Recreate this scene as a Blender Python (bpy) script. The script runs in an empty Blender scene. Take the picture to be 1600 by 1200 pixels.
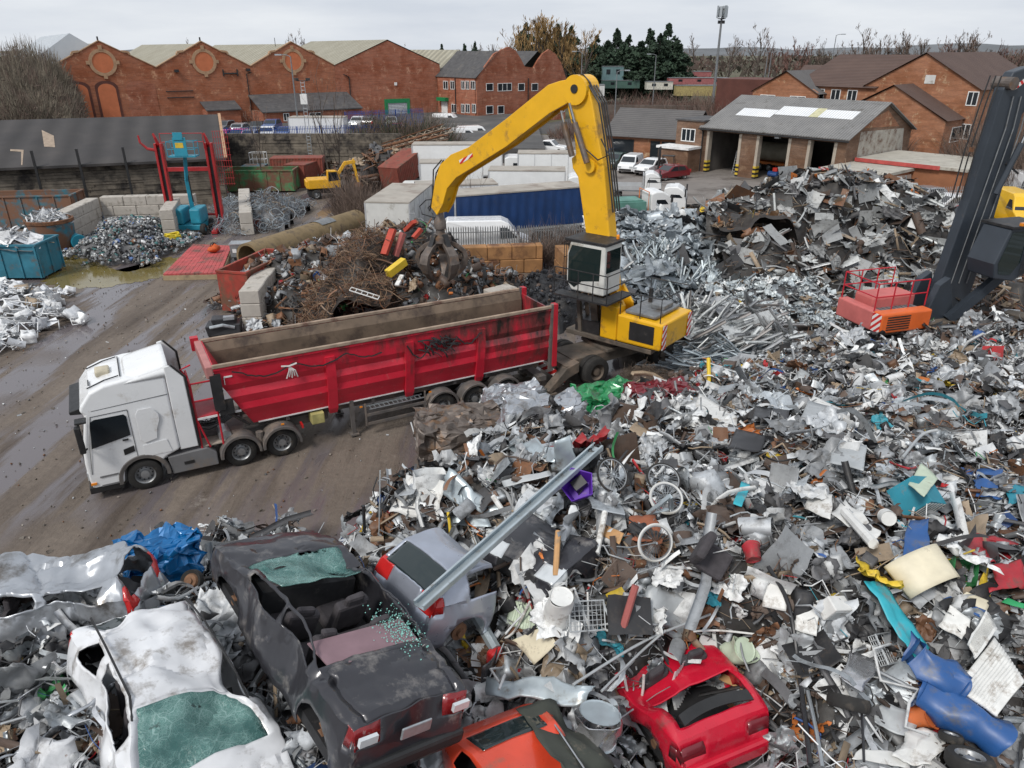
import bpy, math, random
import numpy as np
from mathutils import Vector, Matrix, Euler, noise
rad = math.radians
C = bpy.context.scene.collection
FPX, PITCH, H = 1150.0, rad(24.5), 12.6
CP, SP = math.cos(PITCH), math.sin(PITCH)
def ray(px, py):
    a, v = (px-800)/FPX, (600-py)/FPX
    return a, CP+SP*v, CP*v-SP
def U(px, py, z=0.0):            # where the line of sight through a photo point meets height z
    a, b, c = ray(px, py); t = (z-H)/c
    return Vector((a*t, b*t, z))
def atY(px, py, Y):              # ... meets distance Y
    a, b, c = ray(px, py); t = Y/b
    return Vector((a*t, Y, H+c*t))
def proj(p):
    d = p[1]*CP+(H-p[2])*SP
    return 800+FPX*p[0]/d, 600-FPX*(p[1]*SP-(H-p[2])*CP)/d
MATS = {}
def nd(nt, t, **k):
    n = nt.nodes.new(t)
    for a, b in k.items(): setattr(n, a, b)
    return n
def ln(nt, a, b): nt.links.new(a, b)
def newmat(name):
    m = bpy.data.materials.new(name); m.use_nodes = True
    nt = m.node_tree; b = nt.nodes['Principled BSDF']
    MATS[name] = m
    return m, nt, b
def mixc(nt, fac, a, b, mode='MIX'):
    n = nd(nt, 'ShaderNodeMix', data_type='RGBA', blend_type=mode)
    for i, v in ((0, fac), (6, a), (7, b)):
        if hasattr(v, 'is_linked'): ln(nt, v, n.inputs[i])
        elif i == 0: n.inputs[0].default_value = v
        else: n.inputs[i].default_value = (*v[:3], 1)
    return n.outputs[2]
def ramp(nt, src, p0, p1):
    n = nd(nt, 'ShaderNodeMapRange'); n.inputs[1].default_value = p0; n.inputs[2].default_value = p1
    ln(nt, src, n.inputs[0]); return n.outputs[0]
def nz(nt, vec, scale, detail=4, rough=.55):
    n = nd(nt, 'ShaderNodeTexNoise'); n.inputs['Scale'].default_value = scale
    n.inputs['Detail'].default_value = detail; n.inputs['Roughness'].default_value = rough
    if vec is not None: ln(nt, vec, n.inputs['Vector'])
    return n.outputs['Fac']
def bump(nt, b, h, s, d=.02):
    n = nd(nt, 'ShaderNodeBump'); n.inputs['Strength'].default_value = s; n.inputs['Distance'].default_value = d
    ln(nt, h, n.inputs['Height']); ln(nt, n.outputs[0], b.inputs['Normal'])
def M(name, col=None, rough=.6, metal=0., var=.25, sc=2.5, dirt=None, damt=.5, dsc=1.2, bmp=0., bsc=20., coat=0., seed=0):
    """painted / plain surface: base colour, broad tone variation, patches of dirt or rust"""
    if name in MATS: return MATS[name]
    m, nt, b = newmat(name)
    tc = nd(nt, 'ShaderNodeTexCoord').outputs['Object']
    n1 = nz(nt, tc, sc, 5)
    f = ramp(nt, n1, .3, .7)
    dk = tuple(c*(1-var) for c in col); lt = tuple(min(1, c*(1+var*.7)) for c in col)
    c = mixc(nt, f, dk, lt)
    r = nd(nt, 'ShaderNodeMapRange'); r.inputs[3].default_value = max(.04, rough-.12); r.inputs[4].default_value = min(1, rough+.15)
    ln(nt, nz(nt, tc, sc*2.3, 3), r.inputs[0])
    ln(nt, r.outputs[0], b.inputs['Roughness'])
    if dirt:
        n2 = nz(nt, tc, dsc, 8, .68)
        lo = .72-.45*damt
        c = mixc(nt, ramp(nt, n2, lo, lo+.14), c, dirt)
    ln(nt, c, b.inputs['Base Color']); b.inputs['Metallic'].default_value = metal
    if coat: b.inputs['Coat Weight'].default_value = coat
    if bmp: bump(nt, b, nz(nt, tc, bsc, 6), bmp)
    return m
def glassm(name, col=(.02,.025,.03), rough=.06):
    if name in MATS: return MATS[name]
    m, nt, b = newmat(name)
    b.inputs['Base Color'].default_value = (*col, 1); b.inputs['Roughness'].default_value = rough
    b.inputs['Specular IOR Level'].default_value = .6
    return m
def brickm(name, c1, c2, mortar, scale=1., dirt=None):
    if name in MATS: return MATS[name]
    m, nt, b = newmat(name)
    tc = nd(nt, 'ShaderNodeTexCoord').outputs['Object']
    sx = nd(nt, 'ShaderNodeSeparateXYZ'); ln(nt, tc, sx.inputs[0])
    ad = nd(nt, 'ShaderNodeMath', operation='ADD'); ln(nt, sx.outputs[0], ad.inputs[0]); ln(nt, sx.outputs[1], ad.inputs[1])
    cb = nd(nt, 'ShaderNodeCombineXYZ'); ln(nt, ad.outputs[0], cb.inputs[0]); ln(nt, sx.outputs[2], cb.inputs[1])
    br = nd(nt, 'ShaderNodeTexBrick'); ln(nt, cb.outputs[0], br.inputs['Vector'])
    br.inputs['Color1'].default_value = (*c1, 1); br.inputs['Color2'].default_value = (*c2, 1); br.inputs['Mortar'].default_value = (*mortar, 1)
    br.inputs['Scale'].default_value = scale; br.inputs['Mortar Size'].default_value = .012
    br.inputs['Brick Width'].default_value = .23; br.inputs['Row Height'].default_value = .078
    c = br.outputs[0]
    c = mixc(nt, ramp(nt, nz(nt, tc, .28, 9, .7), .44, .62), c, tuple(x*.55 for x in c1))
    c = mixc(nt, ramp(nt, nz(nt, tc, .6, 10, .78), .55, .66), c, dirt or (c1[0]*1.1+.06,c1[1]*1.9+.06,c1[2]*2.3+.06))
    mp = nd(nt, 'ShaderNodeMapping'); mp.inputs['Scale'].default_value = (.5,.5,4); ln(nt, tc, mp.inputs[0]); sp = nd(nt, 'ShaderNodeMapRange'); sp.inputs[1].default_value = .3; sp.inputs[2].default_value = .7; sp.inputs[3].default_value = .62; sp.inputs[4].default_value = 1.35
    ln(nt, nz(nt, mp.outputs[0], .9, 9, .75), sp.inputs[0]); c = mixc(nt, 1., c, sp.outputs[0], 'MULTIPLY')
    ln(nt, c, b.inputs['Base Color']); b.inputs['Roughness'].default_value = .9
    return m
def ribm(name, c1, c2, period, axis=0, rough=.7, dirt=None, damt=.4, dsc=.4, strength=.6, rows=0):
    """ribbed / corrugated / tiled sheet: wave along one local axis as bump and slight tone"""
    if name in MATS: return MATS[name]
    m, nt, b = newmat(name)
    tc = nd(nt, 'ShaderNodeTexCoord').outputs['Object']
    w = nd(nt, 'ShaderNodeTexWave', bands_direction='XYZ'[axis]); ln(nt, tc, w.inputs['Vector'])
    w.inputs['Scale'].default_value = math.tau/20/period; w.inputs['Distortion'].default_value = .15
    n1 = ramp(nt, nz(nt, tc, dsc, 7, .65), .3, .7)
    c = mixc(nt, n1, c1, c2)
    dkc = nd(nt, 'ShaderNodeMapRange'); dkc.inputs[3].default_value = .72; dkc.inputs[4].default_value = 1.08
    ln(nt, w.outputs[1], dkc.inputs[0])
    c = mixc(nt, 1., c, dkc.outputs[0], 'MULTIPLY')
    if dirt: c = mixc(nt, ramp(nt, nz(nt, tc, dsc*3, 8, .7), .74-.4*damt, .88-.4*damt), c, dirt)
    ln(nt, c, b.inputs['Base Color']); b.inputs['Roughness'].default_value = rough
    bump(nt, b, w.outputs[1], strength, period*.3)
    return m

class B:
    """mesh builder: collects faces with materials and links them as ONE object"""
    def __init__(s, m=None): s.v=[]; s.f=[]; s.mi=[]; s.mats=[]; s.c=0; s.T=None; s.use(m)
    def use(s, m):
        if m is None: return s
        if isinstance(m, str): m = MATS[m]
        if m not in s.mats: s.mats.append(m)
        s.c = s.mats.index(m); return s
    def add(s, vs, fs):
        o = len(s.v)
        for p in vs: s.v.append(tuple(s.T @ Vector(p)) if s.T else tuple(p))
        for f in fs: s.f.append(tuple(i+o for i in f)); s.mi.append(s.c)
        return s
    def poly(s, *pts): return s.add(pts, [range(len(pts))])
    def bx(s, x0, x1, y0, y1, z0, z1):
        return s.add([(x0,y0,z0),(x1,y0,z0),(x1,y1,z0),(x0,y1,z0),(x0,y0,z1),(x1,y0,z1),(x1,y1,z1),(x0,y1,z1)],
                     [(3,2,1,0),(4,5,6,7),(0,1,5,4),(1,2,6,5),(2,3,7,6),(3,0,4,7)])
    def box(s, c, d, rot=(0,0,0)):
        R = Euler(rot).to_matrix(); c = Vector(c); vs = []
        for z in (-.5,.5):
            for x, y in ((-.5,-.5),(.5,-.5),(.5,.5),(-.5,.5)): vs.append(c+R@Vector((x*d[0],y*d[1],z*d[2])))
        return s.add(vs, [(3,2,1,0),(4,5,6,7),(0,1,5,4),(1,2,6,5),(2,3,7,6),(3,0,4,7)])
    def prism(s, pts, a, b, ax='y'):   # outline in the plane across ax, extruded from a to b
        def P(p, h):
            return (p[0],h,p[1]) if ax == 'y' else (h,p[0],p[1]) if ax == 'x' else (p[0],p[1],h)
        n = len(pts)
        return s.add([P(p,a) for p in pts]+[P(p,b) for p in pts],
                     [tuple(range(n))[::-1], tuple(range(n,2*n))]+[(i,(i+1)%n,n+(i+1)%n,n+i) for i in range(n)])
    def tube(s, pts, r, n=6, r1=None, caps=True):
        pts = [Vector(p) for p in pts]; k = len(pts); vs = []
        up = Vector((.31,.2,.93)) if abs((pts[-1]-pts[0]).normalized().dot(Vector((.31,.2,.93)))) < .95 else Vector((1,0,0))
        for i, p in enumerate(pts):
            d = (pts[min(i+1,k-1)]-pts[max(i-1,0)]).normalized()
            a = d.cross(up).normalized(); b = d.cross(a)
            rr = r if r1 is None else r+(r1-r)*i/(k-1)
            for j in range(n):
                t = math.tau*(j+.5)/n; vs.append(p+(a*math.cos(t)+b*math.sin(t))*rr)
        fs = [(i*n+j, i*n+(j+1)%n, (i+1)*n+(j+1)%n, (i+1)*n+j) for i in range(k-1) for j in range(n)]
        if caps: fs += [tuple(range(n))[::-1], tuple(range((k-1)*n, k*n))]
        return s.add(vs, fs)
    def beam(s, p0, p1, w, h, roll=0.):      # rectangular bar between two points
        p0, p1 = Vector(p0), Vector(p1); d = (p1-p0).normalized()
        a = d.cross(Vector((0,0,1)))
        a = Vector((1,0,0)) if a.length < 1e-3 else a.normalized()
        b = a.cross(d)
        a, b = a*math.cos(roll)+b*math.sin(roll), b*math.cos(roll)-a*math.sin(roll)
        vs = [p+a*x*w/2+b*y*h/2 for p in (p0,p1) for x, y in ((-1,-1),(1,-1),(1,1),(-1,1))]
        return s.add(vs, [(3,2,1,0),(4,5,6,7),(0,1,5,4),(1,2,6,5),(2,3,7,6),(3,0,4,7)])
    def lathe(s, prof, c, ax='z', n=20, a0=0., a1=math.tau):
        c = Vector(c); vs = []; full = abs(a1-a0-math.tau) < 1e-6; m = n if full else n+1
        for r, h in prof:
            for j in range(m):
                t = a0+(a1-a0)*j/n; x, y = r*math.cos(t), r*math.sin(t)
                vs.append(c+Vector({'z':(x,y,h),'y':(x,h,y),'x':(h,x,y)}[ax]))
        fs = [(i*m+j, i*m+(j+1)%m, (i+1)*m+(j+1)%m, (i+1)*m+j) for i in range(len(prof)-1) for j in range(n)]
        return s.add(vs, fs)
    def grid(s, fn, nu, nv):
        vs = [fn(i/nu, j/nv) for i in range(nu+1) for j in range(nv+1)]
        return s.add(vs, [(i*(nv+1)+j, (i+1)*(nv+1)+j, (i+1)*(nv+1)+j+1, i*(nv+1)+j+1) for i in range(nu) for j in range(nv)])
    def build(s, name, parent=None, smooth=False, bevel=0., loc=None, rz=None, solid=0., seg=2):
        me = bpy.data.meshes.new(name); me.from_pydata(s.v, [], s.f)
        for m in s.mats: me.materials.append(m)
        if len(s.mats) > 1: me.polygons.foreach_set('material_index', s.mi)
        if smooth:
            me.polygons.foreach_set('use_smooth', [True]*len(me.polygons))
            if smooth is not True: me.set_sharp_from_angle(angle=rad(smooth))
        o = bpy.data.objects.new(name, me); C.objects.link(o)
        if parent: o.parent = parent
        if loc is not None: o.location = loc
        if rz is not None: o.rotation_euler = (0,0,rz)
        if solid:
            k = o.modifiers.new('thickness', 'SOLIDIFY'); k.thickness = solid
        if bevel:
            k = o.modifiers.new('bevel', 'BEVEL'); k.width = bevel; k.segments = seg; k.limit_method = 'ANGLE'; k.angle_limit = rad(40)
            k.use_clamp_overlap = True
        return o
def tag(o, label=None, cat=None, group=None, kind=None):
    if label: o['label'] = label
    if cat: o['category'] = cat
    if group: o['group'] = group
    if kind: o['kind'] = kind
    return o
def thing(name, label, cat, loc=(0,0,0), rz=0., group=None):
    o = bpy.data.objects.new(name, None); C.objects.link(o); o.empty_display_size = .3
    o.location = loc; o.rotation_euler = (0,0,rz)
    return tag(o, label, cat, group)
def dup(o, loc=None, rz=None, label=None, sc=None, parent=None, group=None):
    c = o.copy(); C.objects.link(c)
    if loc is not None: c.location = loc
    if rz is not None: c.rotation_euler = (0,0,rz)
    if sc is not None: c.scale = (sc,sc,sc) if not hasattr(sc,'__len__') else sc
    if label: c['label'] = label
    if group: c['group'] = group
    if parent: c.parent = parent
    for ch in list(o.children): dup(ch, parent=c)
    return c
ORD = ['first','second','third','fourth','fifth','sixth','seventh','eighth','ninth','tenth','eleventh','twelfth','thirteenth','fourteenth','fifteenth','sixteenth','seventeenth','eighteenth','nineteenth','twentieth']
rng = np.random.default_rng(7); random.seed(11)
R_ = random.uniform
# ---- shared colours
M('tyre', (.022,.021,.02), .85, 0, .3, 6, dirt=(.09,.075,.06), damt=.35, dsc=2)
M('dark_metal', (.03,.03,.032), .55, .3, .3, 4, dirt=(.1,.075,.055), damt=.35, dsc=2)
M('black_plastic', (.018,.018,.019), .5, 0, .3, 4, dirt=(.09,.08,.07), damt=.2)
M('grey_metal', (.2,.21,.22), .5, .3, .25, 4, dirt=(.11,.08,.06), damt=.35)
M('rim_steel', (.34,.35,.36), .45, .6, .2, 6, dirt=(.1,.07,.05), damt=.4, dsc=4)
M('white_paint', (.72,.73,.73), .35, 0, .06, 1.5, dirt=(.42,.4,.36), damt=.2, dsc=.9, coat=.3)
M('old_white', (.58,.58,.56), .6, 0, .12, 1.2, dirt=(.24,.22,.18), damt=.42, dsc=.7)
M('galv', (.46,.49,.51), .42, .75, .2, 5, dirt=(.25,.23,.2), damt=.25)
M('rust', (.17,.075,.035), .9, 0, .45, 3, dirt=(.05,.032,.024), damt=.45, dsc=2.5, bmp=.3)
M('concrete_block', (.42,.39,.35), .95, 0, .14, 1.5, dirt=(.2,.18,.15), damt=.42, dsc=1.6, bmp=.3)
glassm('glass'); glassm('cab_glass', (.012,.016,.02), .05)
M('red_lamp', (.5,.02,.02), .2, 0, .15, 3, coat=.4); M('amber_lamp', (.75,.25,.02), .25, 0, .1, 3)
M('clear_lamp', (.6,.63,.65), .15, .2, .1, 3, coat=.5)
def wheel(x, y, r, w, parent, side=1, style=0, rim='rim_steel', flat=False):
    """one road wheel: > tyre, rim with hub. side = +1 when its outside faces +y"""
    b = B('tyre'); h = w/2
    b.lathe([(r*.6,-h*.9),(r*.62,-h),(r*.9,-h),(r*.985,-h*.82),(r,-h*.5),(r,h*.5),(r*.985,h*.82),(r*.9,h),(r*.62,h),(r*.6,h*.9)], (x,y,r), 'y', 28)
    t = b.build('wheel', parent, smooth=40)
    b = B(rim); s = side
    b.lathe([(r*.61,s*h*.8),(r*.58,s*h*.86),(r*.54,s*h*.75),(r*.5,s*h*.1),(r*.3,s*h*(.0 if style else .35)),(r*.26,s*h*(.25 if style else .6)),(r*.24,s*h*(.8 if style else .75)),(r*.001,s*h*(.85 if style else .8))], (x,y,r), 'y', 24)
    b.lathe([(r*.5,-s*h*.2),(.001,-s*h*.2)], (x,y,r), 'y', 16)
    b.use('dark_metal')
    for k in range(10):
        a = math.tau*k/10; q = Vector((x+r*.41*math.cos(a), y+s*h*.26, r+r*.41*math.sin(a)))
        b.tube([q-Vector((0,s*.02,0)), q+Vector((0,s*.012,0))], r*.045, 6)
    b.build('rim', t, smooth=40)
    return t
# ---------------------------------------------------------------- camera, sky, light
sc = bpy.context.scene
cam = bpy.data.cameras.new('camera'); co = bpy.data.objects.new('camera', cam); C.objects.link(co)
cam.sensor_width = 36; cam.lens = FPX/1600*36; cam.clip_end = 6000; cam.clip_start = .3
co.location = (0,0,H); co.rotation_euler = (rad(90)-PITCH, 0, 0); sc.camera = co
sc.view_settings.view_transform = 'Standard'; sc.view_settings.look = 'None'; sc.view_settings.exposure = .55; sc.view_settings.gamma = 1
SUN_EL, SUN_AZ = rad(48), rad(215)
w = bpy.data.worlds.new('World'); sc.world = w; w.use_nodes = True
nt = w.node_tree; bg = nt.nodes['Background']
sky = nd(nt, 'ShaderNodeTexSky', sky_type='NISHITA'); sky.sun_disc = False
sky.sun_elevation = SUN_EL; sky.sun_rotation = SUN_AZ; sky.air_density = 1; sky.dust_density = 3
g = nd(nt, 'ShaderNodeTexCoord').outputs['Generated']
mp = nd(nt, 'ShaderNodeMapping'); mp.inputs['Scale'].default_value = (1.2,1.2,7); ln(nt, g, mp.inputs[0])
cl = mixc(nt, ramp(nt, nz(nt, mp.outputs[0], 2.6, 6, .55), .36, .68), (6.6,7.1,7.9), (8.4,8.75,9.2))
c = mixc(nt, .92, sky.outputs[0], cl)
ln(nt, c, bg.inputs[0]); bg.inputs[1].default_value = .07
sl = bpy.data.lights.new('sun', 'SUN'); sl.energy = 1.7; sl.angle = rad(14); sl.color = (1,.96,.9)
so = bpy.data.objects.new('sun', sl); C.objects.link(so)
so.rotation_euler = (rad(90)-SUN_EL, 0, math.pi-SUN_AZ)
# ---------------------------------------------------------------- ground
def groundmat():
    m, nt, b = newmat('yard_mud')
    tc = nd(nt, 'ShaderNodeTexCoord').outputs['Object']
    mp = nd(nt, 'ShaderNodeMapping'); mp.inputs['Rotation'].default_value = (0,0,rad(-52)); mp.inputs['Scale'].default_value = (1,.13,1); ln(nt, tc, mp.inputs[0])
    tr = nz(nt, mp.outputs[0], .8, 7, .62)
    big = nz(nt, tc, .12, 6, .6); fine = nz(nt, tc, 5, 8, .7)
    c = mixc(nt, ramp(nt, big, .35, .65), (.108,.085,.068), (.185,.152,.124))
    c = mixc(nt, ramp(nt, tr, .48, .7), c, (.07,.053,.042))
    c = mixc(nt, ramp(nt, tr, .36, .28), c, (.2,.175,.15))
    f2 = nd(nt, 'ShaderNodeMapRange'); f2.inputs[3].default_value = .6; f2.inputs[4].default_value = 1.4; ln(nt, fine, f2.inputs[0])
    c = mixc(nt, 1., c, f2.outputs[0], 'MULTIPLY')
    wet = nz(nt, mp.outputs[0], .55, 5, .6); wet2 = nz(nt, tc, .09, 3)
    mm = nd(nt, 'ShaderNodeMath', operation='MULTIPLY'); ln(nt, ramp(nt, wet, .47, .54), mm.inputs[0]); ln(nt, ramp(nt, wet2, .36, .46), mm.inputs[1])
    c = mixc(nt, mm.outputs[0], c, (.12,.105,.11))
    pale = ramp(nt, nz(nt, tc, .45, 10, .78), .62, .74)
    c = mixc(nt, pale, c, (.3,.27,.24))
    ln(nt, c, b.inputs['Base Color'])
    r = nd(nt, 'ShaderNodeMapRange'); r.inputs[3].default_value = .86; r.inputs[4].default_value = .1; ln(nt, mm.outputs[0], r.inputs[0])
    ln(nt, r.outputs[0], b.inputs['Roughness'])
    hh = nd(nt, 'ShaderNodeMath', operation='MULTIPLY_ADD'); ln(nt, tr, hh.inputs[0]); hh.inputs[1].default_value = 2.2; ln(nt, nz(nt, tc, 2.2, 9, .72), hh.inputs[2])
    dry = nd(nt, 'ShaderNodeMapRange'); dry.inputs[3].default_value = .75; dry.inputs[4].default_value = .05; ln(nt, mm.outputs[0], dry.inputs[0])
    bp = nd(nt, 'ShaderNodeBump'); bp.inputs['Distance'].default_value = .09; ln(nt, dry.outputs[0], bp.inputs['Strength']); ln(nt, hh.outputs[0], bp.inputs['Height']); ln(nt, bp.outputs[0], b.inputs['Normal'])
groundmat()
M('field', (.085,.085,.045), .95, 0, .4, .05, dirt=(.1,.075,.05), damt=.5, dsc=.03)
M('tarmac', (.075,.073,.072), .9, 0, .25, .3, dirt=(.13,.12,.11), damt=.45, dsc=.2)
M('forecourt', (.2,.18,.165), .9, 0, .2, .3, dirt=(.1,.085,.075), damt=.5, dsc=.25)
def sheet(name, pts, z, m):
    b = B(m); b.poly(*[(p[0],p[1],z) for p in pts]); return tag(b.build(name), kind='structure')
sheet('ground', [(-3000,-300),(3000,-300),(3000,5000),(-3000,5000)], -.03, 'field')
gy = B('yard_mud'); gy.poly((-75,-25,0),(60,-25,0),(60,72,0),(8,88,0),(-60,88,0),(-75,75,0)); tag(gy.build('yard_ground'), kind='structure')
sheet('car_park', [(6,62),(46,50),(70,80),(20,120),(2,125),(-14,100),(-12,72)], .01, 'forecourt')
sheet('road', [(-2,128),(130,88),(200,120),(20,170)], .0, 'tarmac')
bt = B('tarmac'); bt.bx(-36,4,92,165,-.2,1.7); bt.bx(-75,-36,78,165,-.2,1.7); tag(bt.build('terrace_ground'), kind='structure')
# low hills along the horizon
M('far_hill', (.13,.14,.15), 1, 0, .3, .004); M('far_wood', (.075,.055,.045), 1, 0, .45, .03, dirt=(.05,.055,.035), damt=.5, dsc=.02)
hb = B('far_hill')
def hillf(u, v):
    x = -2200+4400*u; y = 1500+900*v
    h = (9+10*noise.noise((x*.002,3,0))+22*max(0,(x+200)/2400)+6*noise.noise((x*.008,7,0)))*math.sin(math.pi*min(1,v*1.0))
    return (x,y,max(-1,h*1.15-4))
hb.grid(hillf, 90, 8); tag(hb.build('hills', smooth=True), kind='structure')
# ---------------------------------------------------------------- frames for walls
class FR:
    def __init__(s, x, y, deg): s.o = Vector((x,y,0)); s.rz = rad(deg); s.d = Vector((math.cos(s.rz),math.sin(s.rz),0)); s.n = Vector((-s.d.y,s.d.x,0))
    def at(s, px, py, yl=0.):       # local (x, z) of a photo point on the wall plane yl behind the front
        a, b, c = ray(px, py); r = Vector((a,b,c)); q = s.o+s.n*yl-Vector((0,0,H))
        t = q.dot(s.n)/r.dot(s.n); p = r*t+Vector((0,0,H))-s.o
        return p.dot(s.d), p.z
    def side(s, px, py, xl):        # local (y, z) on the end wall at local x = xl
        a, b, c = ray(px, py); r = Vector((a,b,c)); q = s.o+s.d*xl-Vector((0,0,H))
        t = q.dot(s.d)/r.dot(s.d); p = r*t+Vector((0,0,H))-s.o
        return p.dot(s.n), p.z
    def root(s, name, label, cat, group=None): return thing(name, label, cat, s.o, s.rz, group)
M('white_frame', (.75,.75,.74), .5); M('stone', (.4,.25,.15), .9, 0, .2, 3); M('slate', (.07,.068,.07), .75, 0, .3, 1.5, dirt=(.12,.11,.1), damt=.4, dsc=.5)
def win(root, x0, x1, z0, z1, y=0., n=2, axis='y', fw=.09, m='white_frame'):
    """window in a wall facing -y (axis y) or -x (axis x): > frame with its pane below it"""
    f = B(m); g = B('glass')
    def bx(bb, a0, a1, c0, c1, d0, d1):
        if axis == 'y': bb.bx(a0,a1,y+d0,y+d1,c0,c1)
        else: bb.bx(y+d0,y+d1,a0,a1,c0,c1)
    bx(f,x0-fw,x1+fw,z0-fw,z0,-.06,.05); bx(f,x0-fw,x1+fw,z1,z1+fw,-.06,.05)
    for i in range(n+1):
        t = x0+(x1-x0)*i/n; lo = t-fw if i == 0 else t if i == n else t-fw/2
        bx(f,lo,lo+fw,z0,z1,-.055,.05)
    w_ = f.build('window', root); bx(g,x0,x1,z0,z1,-.02,-.01); g.build('pane', w_)
    return w_
RED1, RED2 = (.42,.12,.055), (.3,.1,.055)
brickm('brick_old', (.46,.135,.055), (.33,.1,.048), (.21,.14,.1), 1); brickm('brick_red', RED1, (.33,.095,.048), (.24,.16,.12), 1)
brickm('brick_brown', (.24,.125,.07), (.14,.075,.045), (.2,.16,.13), 1, dirt=(.25,.16,.1)); brickm('brick_orange', (.42,.165,.075), (.34,.125,.06), (.25,.17,.12), 1)
M('brick_infill', (.52,.16,.07), .9, 0, .12, 1.2)
ribm('roof_olive', (.27,.25,.19), (.36,.34,.27), 1.6, 1, .8, dirt=(.14,.14,.1), strength=.5)
ribm('clad_grey', (.42,.46,.5), (.5,.53,.56), .8, 1, .5)
ribm('roof_felt', (.034,.032,.033), (.058,.052,.05), 2.2, 0, .85, dirt=(.14,.1,.075), damt=.15, dsc=.25, strength=.2)
ribm('asbestos', (.17,.17,.17), (.24,.235,.23), .28, 0, .9, dirt=(.1,.095,.085), damt=.45, dsc=.5)
ribm('tile_brown', (.085,.052,.043), (.115,.072,.058), .33, 1, .85, dirt=(.06,.045,.04), damt=.3, strength=.7)
ribm('tile_grey', (.1,.095,.095), (.135,.128,.125), .33, 1, .85, dirt=(.07,.066,.06), damt=.3, strength=.7)
M('green_paint', (.012,.2,.07), .5, 0, .1); M('shutter', (.48,.5,.52), .5, .2, .08); M('flash', (.16,.075,.04), .9)
M('roof_flat', (.4,.38,.33), .85, 0, .15, .8, dirt=(.25,.22,.18), damt=.4)
M('brick_dark', (.11,.04,.03), .9, 0, .25, .6)
# ---- old brick works with three ornamental gables
F1 = FR(-65.5, 113, 35); r = F1.root('brick_works', 'long old red brick works with three stone ringed gables and blind arches', 'factory')
W3 = 42.7/3
gab = [(0,10),(3.3,11.7),(3.5,12.05),(4.3,12.15),(7.1,13.6),(9.9,12.15),(10.7,12.05),(10.9,11.7),(14.2,10)]
wl = B('brick_old')
out = [(0,0)]+[(W3*k+x*W3/14.2, z) for k in range(3) for x, z in gab[(1 if k else 0):]]+[(42.7,0)]
wl.prism(out, 0, .45, 'y'); wl.bx(0,.45,.45,46,0,9.8); wl.build('wall', r)
cp = B('stone')
for k in range(3):
    for (x0,z0),(x1,z1) in zip(gab[:-1], gab[1:]):
        if abs(z1-z0) < .5: cp.beam((W3*k+x0*W3/14.2,.2,z0+.1),(W3*k+x1*W3/14.2,.2,z1+.1),.7,.28)
        else: cp.beam((W3*k+x0*W3/14.2,.2,z0+.06),(W3*k+x1*W3/14.2,.2,z1+.06),.6,.12)
cp.build('coping', r)
for k in range(3):
    t = B('stone'); n = 32; cx, cz = W3*(k+.5), 10.75
    t.lathe([(1.4,-.02),(1.4,-.12),(1.85,-.12),(1.85,-.02)], (cx,0,cz), 'y', n); t.bx(cx-.25,cx+.25,-.18,0,cz+1.7,cz+2.3)
    for a in (0,math.pi/2,math.pi,-math.pi/2): t.box((cx+1.95*math.cos(a),-.08,cz+1.95*math.sin(a)),(.5,.16,.5),(0,-a,0))
    o = t.build('stone_ring', r); t = B('brick_infill'); t.lathe([(1.39,-.05),(.001,-.05)], (cx,0,cz), 'y', n); t.build('infill', o)
    rf = B('roof_olive'); x0 = W3*k
    for s in (0,1):
        xa, xb = (x0, x0+W3/2) if s == 0 else (x0+W3, x0+W3/2)
        rf.poly((xa,.45,9.75),(xb,.45,13.3),(xb,46,13.3),(xa,46,9.75))
    rf.build('roof', r)
def arch(x0, x1, z0, z1, m, parent, nm):
    t = B(m); cx = (x0+x1)/2; w_ = (x1-x0)/2; h = min(w_, .9)
    t.prism([(x0,z0)]+[(x1,z0)]+[(cx+w_*math.cos(a), z1-h+h*math.sin(a)) for a in [math.pi*i/12 for i in range(13)]], -.05, .02, 'y'); return t.build(nm, parent)
for x0, x1 in ((2.0,4.4),(5.7,8.1)):
    arch(x0-.35,x1+.35,2,8.3,'brick_dark',r,'arch_surround'); arch(x0,x1,1.95,7.9,'brick_infill',r,'blind_arch').location.y = -.03
arch(9.5,13.6,2,8.2,'brick_red',r,'blind_arch')
t = B('dark_metal')
for z in (6.6,5.7): t = B('dark_metal'); t.tube([(15,-.1,z),(19,-.1,z)],.07,5); t.build('pipework', r)
t = B('dark_metal')
t.tube([(24,-.12,8.6),(24,-.12,9.6)],.12,5); t.tube([(26.2,-.12,8.6),(26.2,-.12,9.6)],.12,5); t.tube([(24,-.12,9),(26.2,-.12,9)],.12,5)
t.build('pipework', r); t = B('dark_metal'); t.tube([(27.6,-.12,2),(27.6,-.12,8.9),(28.4,-.12,9.1)],.08,5); t.build('downpipe', r)
for x in (17,27.9):
    t = B('dark_metal'); t.box((x,-.3,9.5),(.6,.45,.4)); t.build('wall_lamp', r)
t = B('dark_metal'); t.tube([(33,.2,12.9),(33,.2,14.2)],.05,5); t.build('finial', r)
for x in (7.1,21.3): t = B('dark_metal'); t.tube([(x,.2,13.6),(x,.2,14.2)],.12,5); t.build('finial', r)
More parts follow.
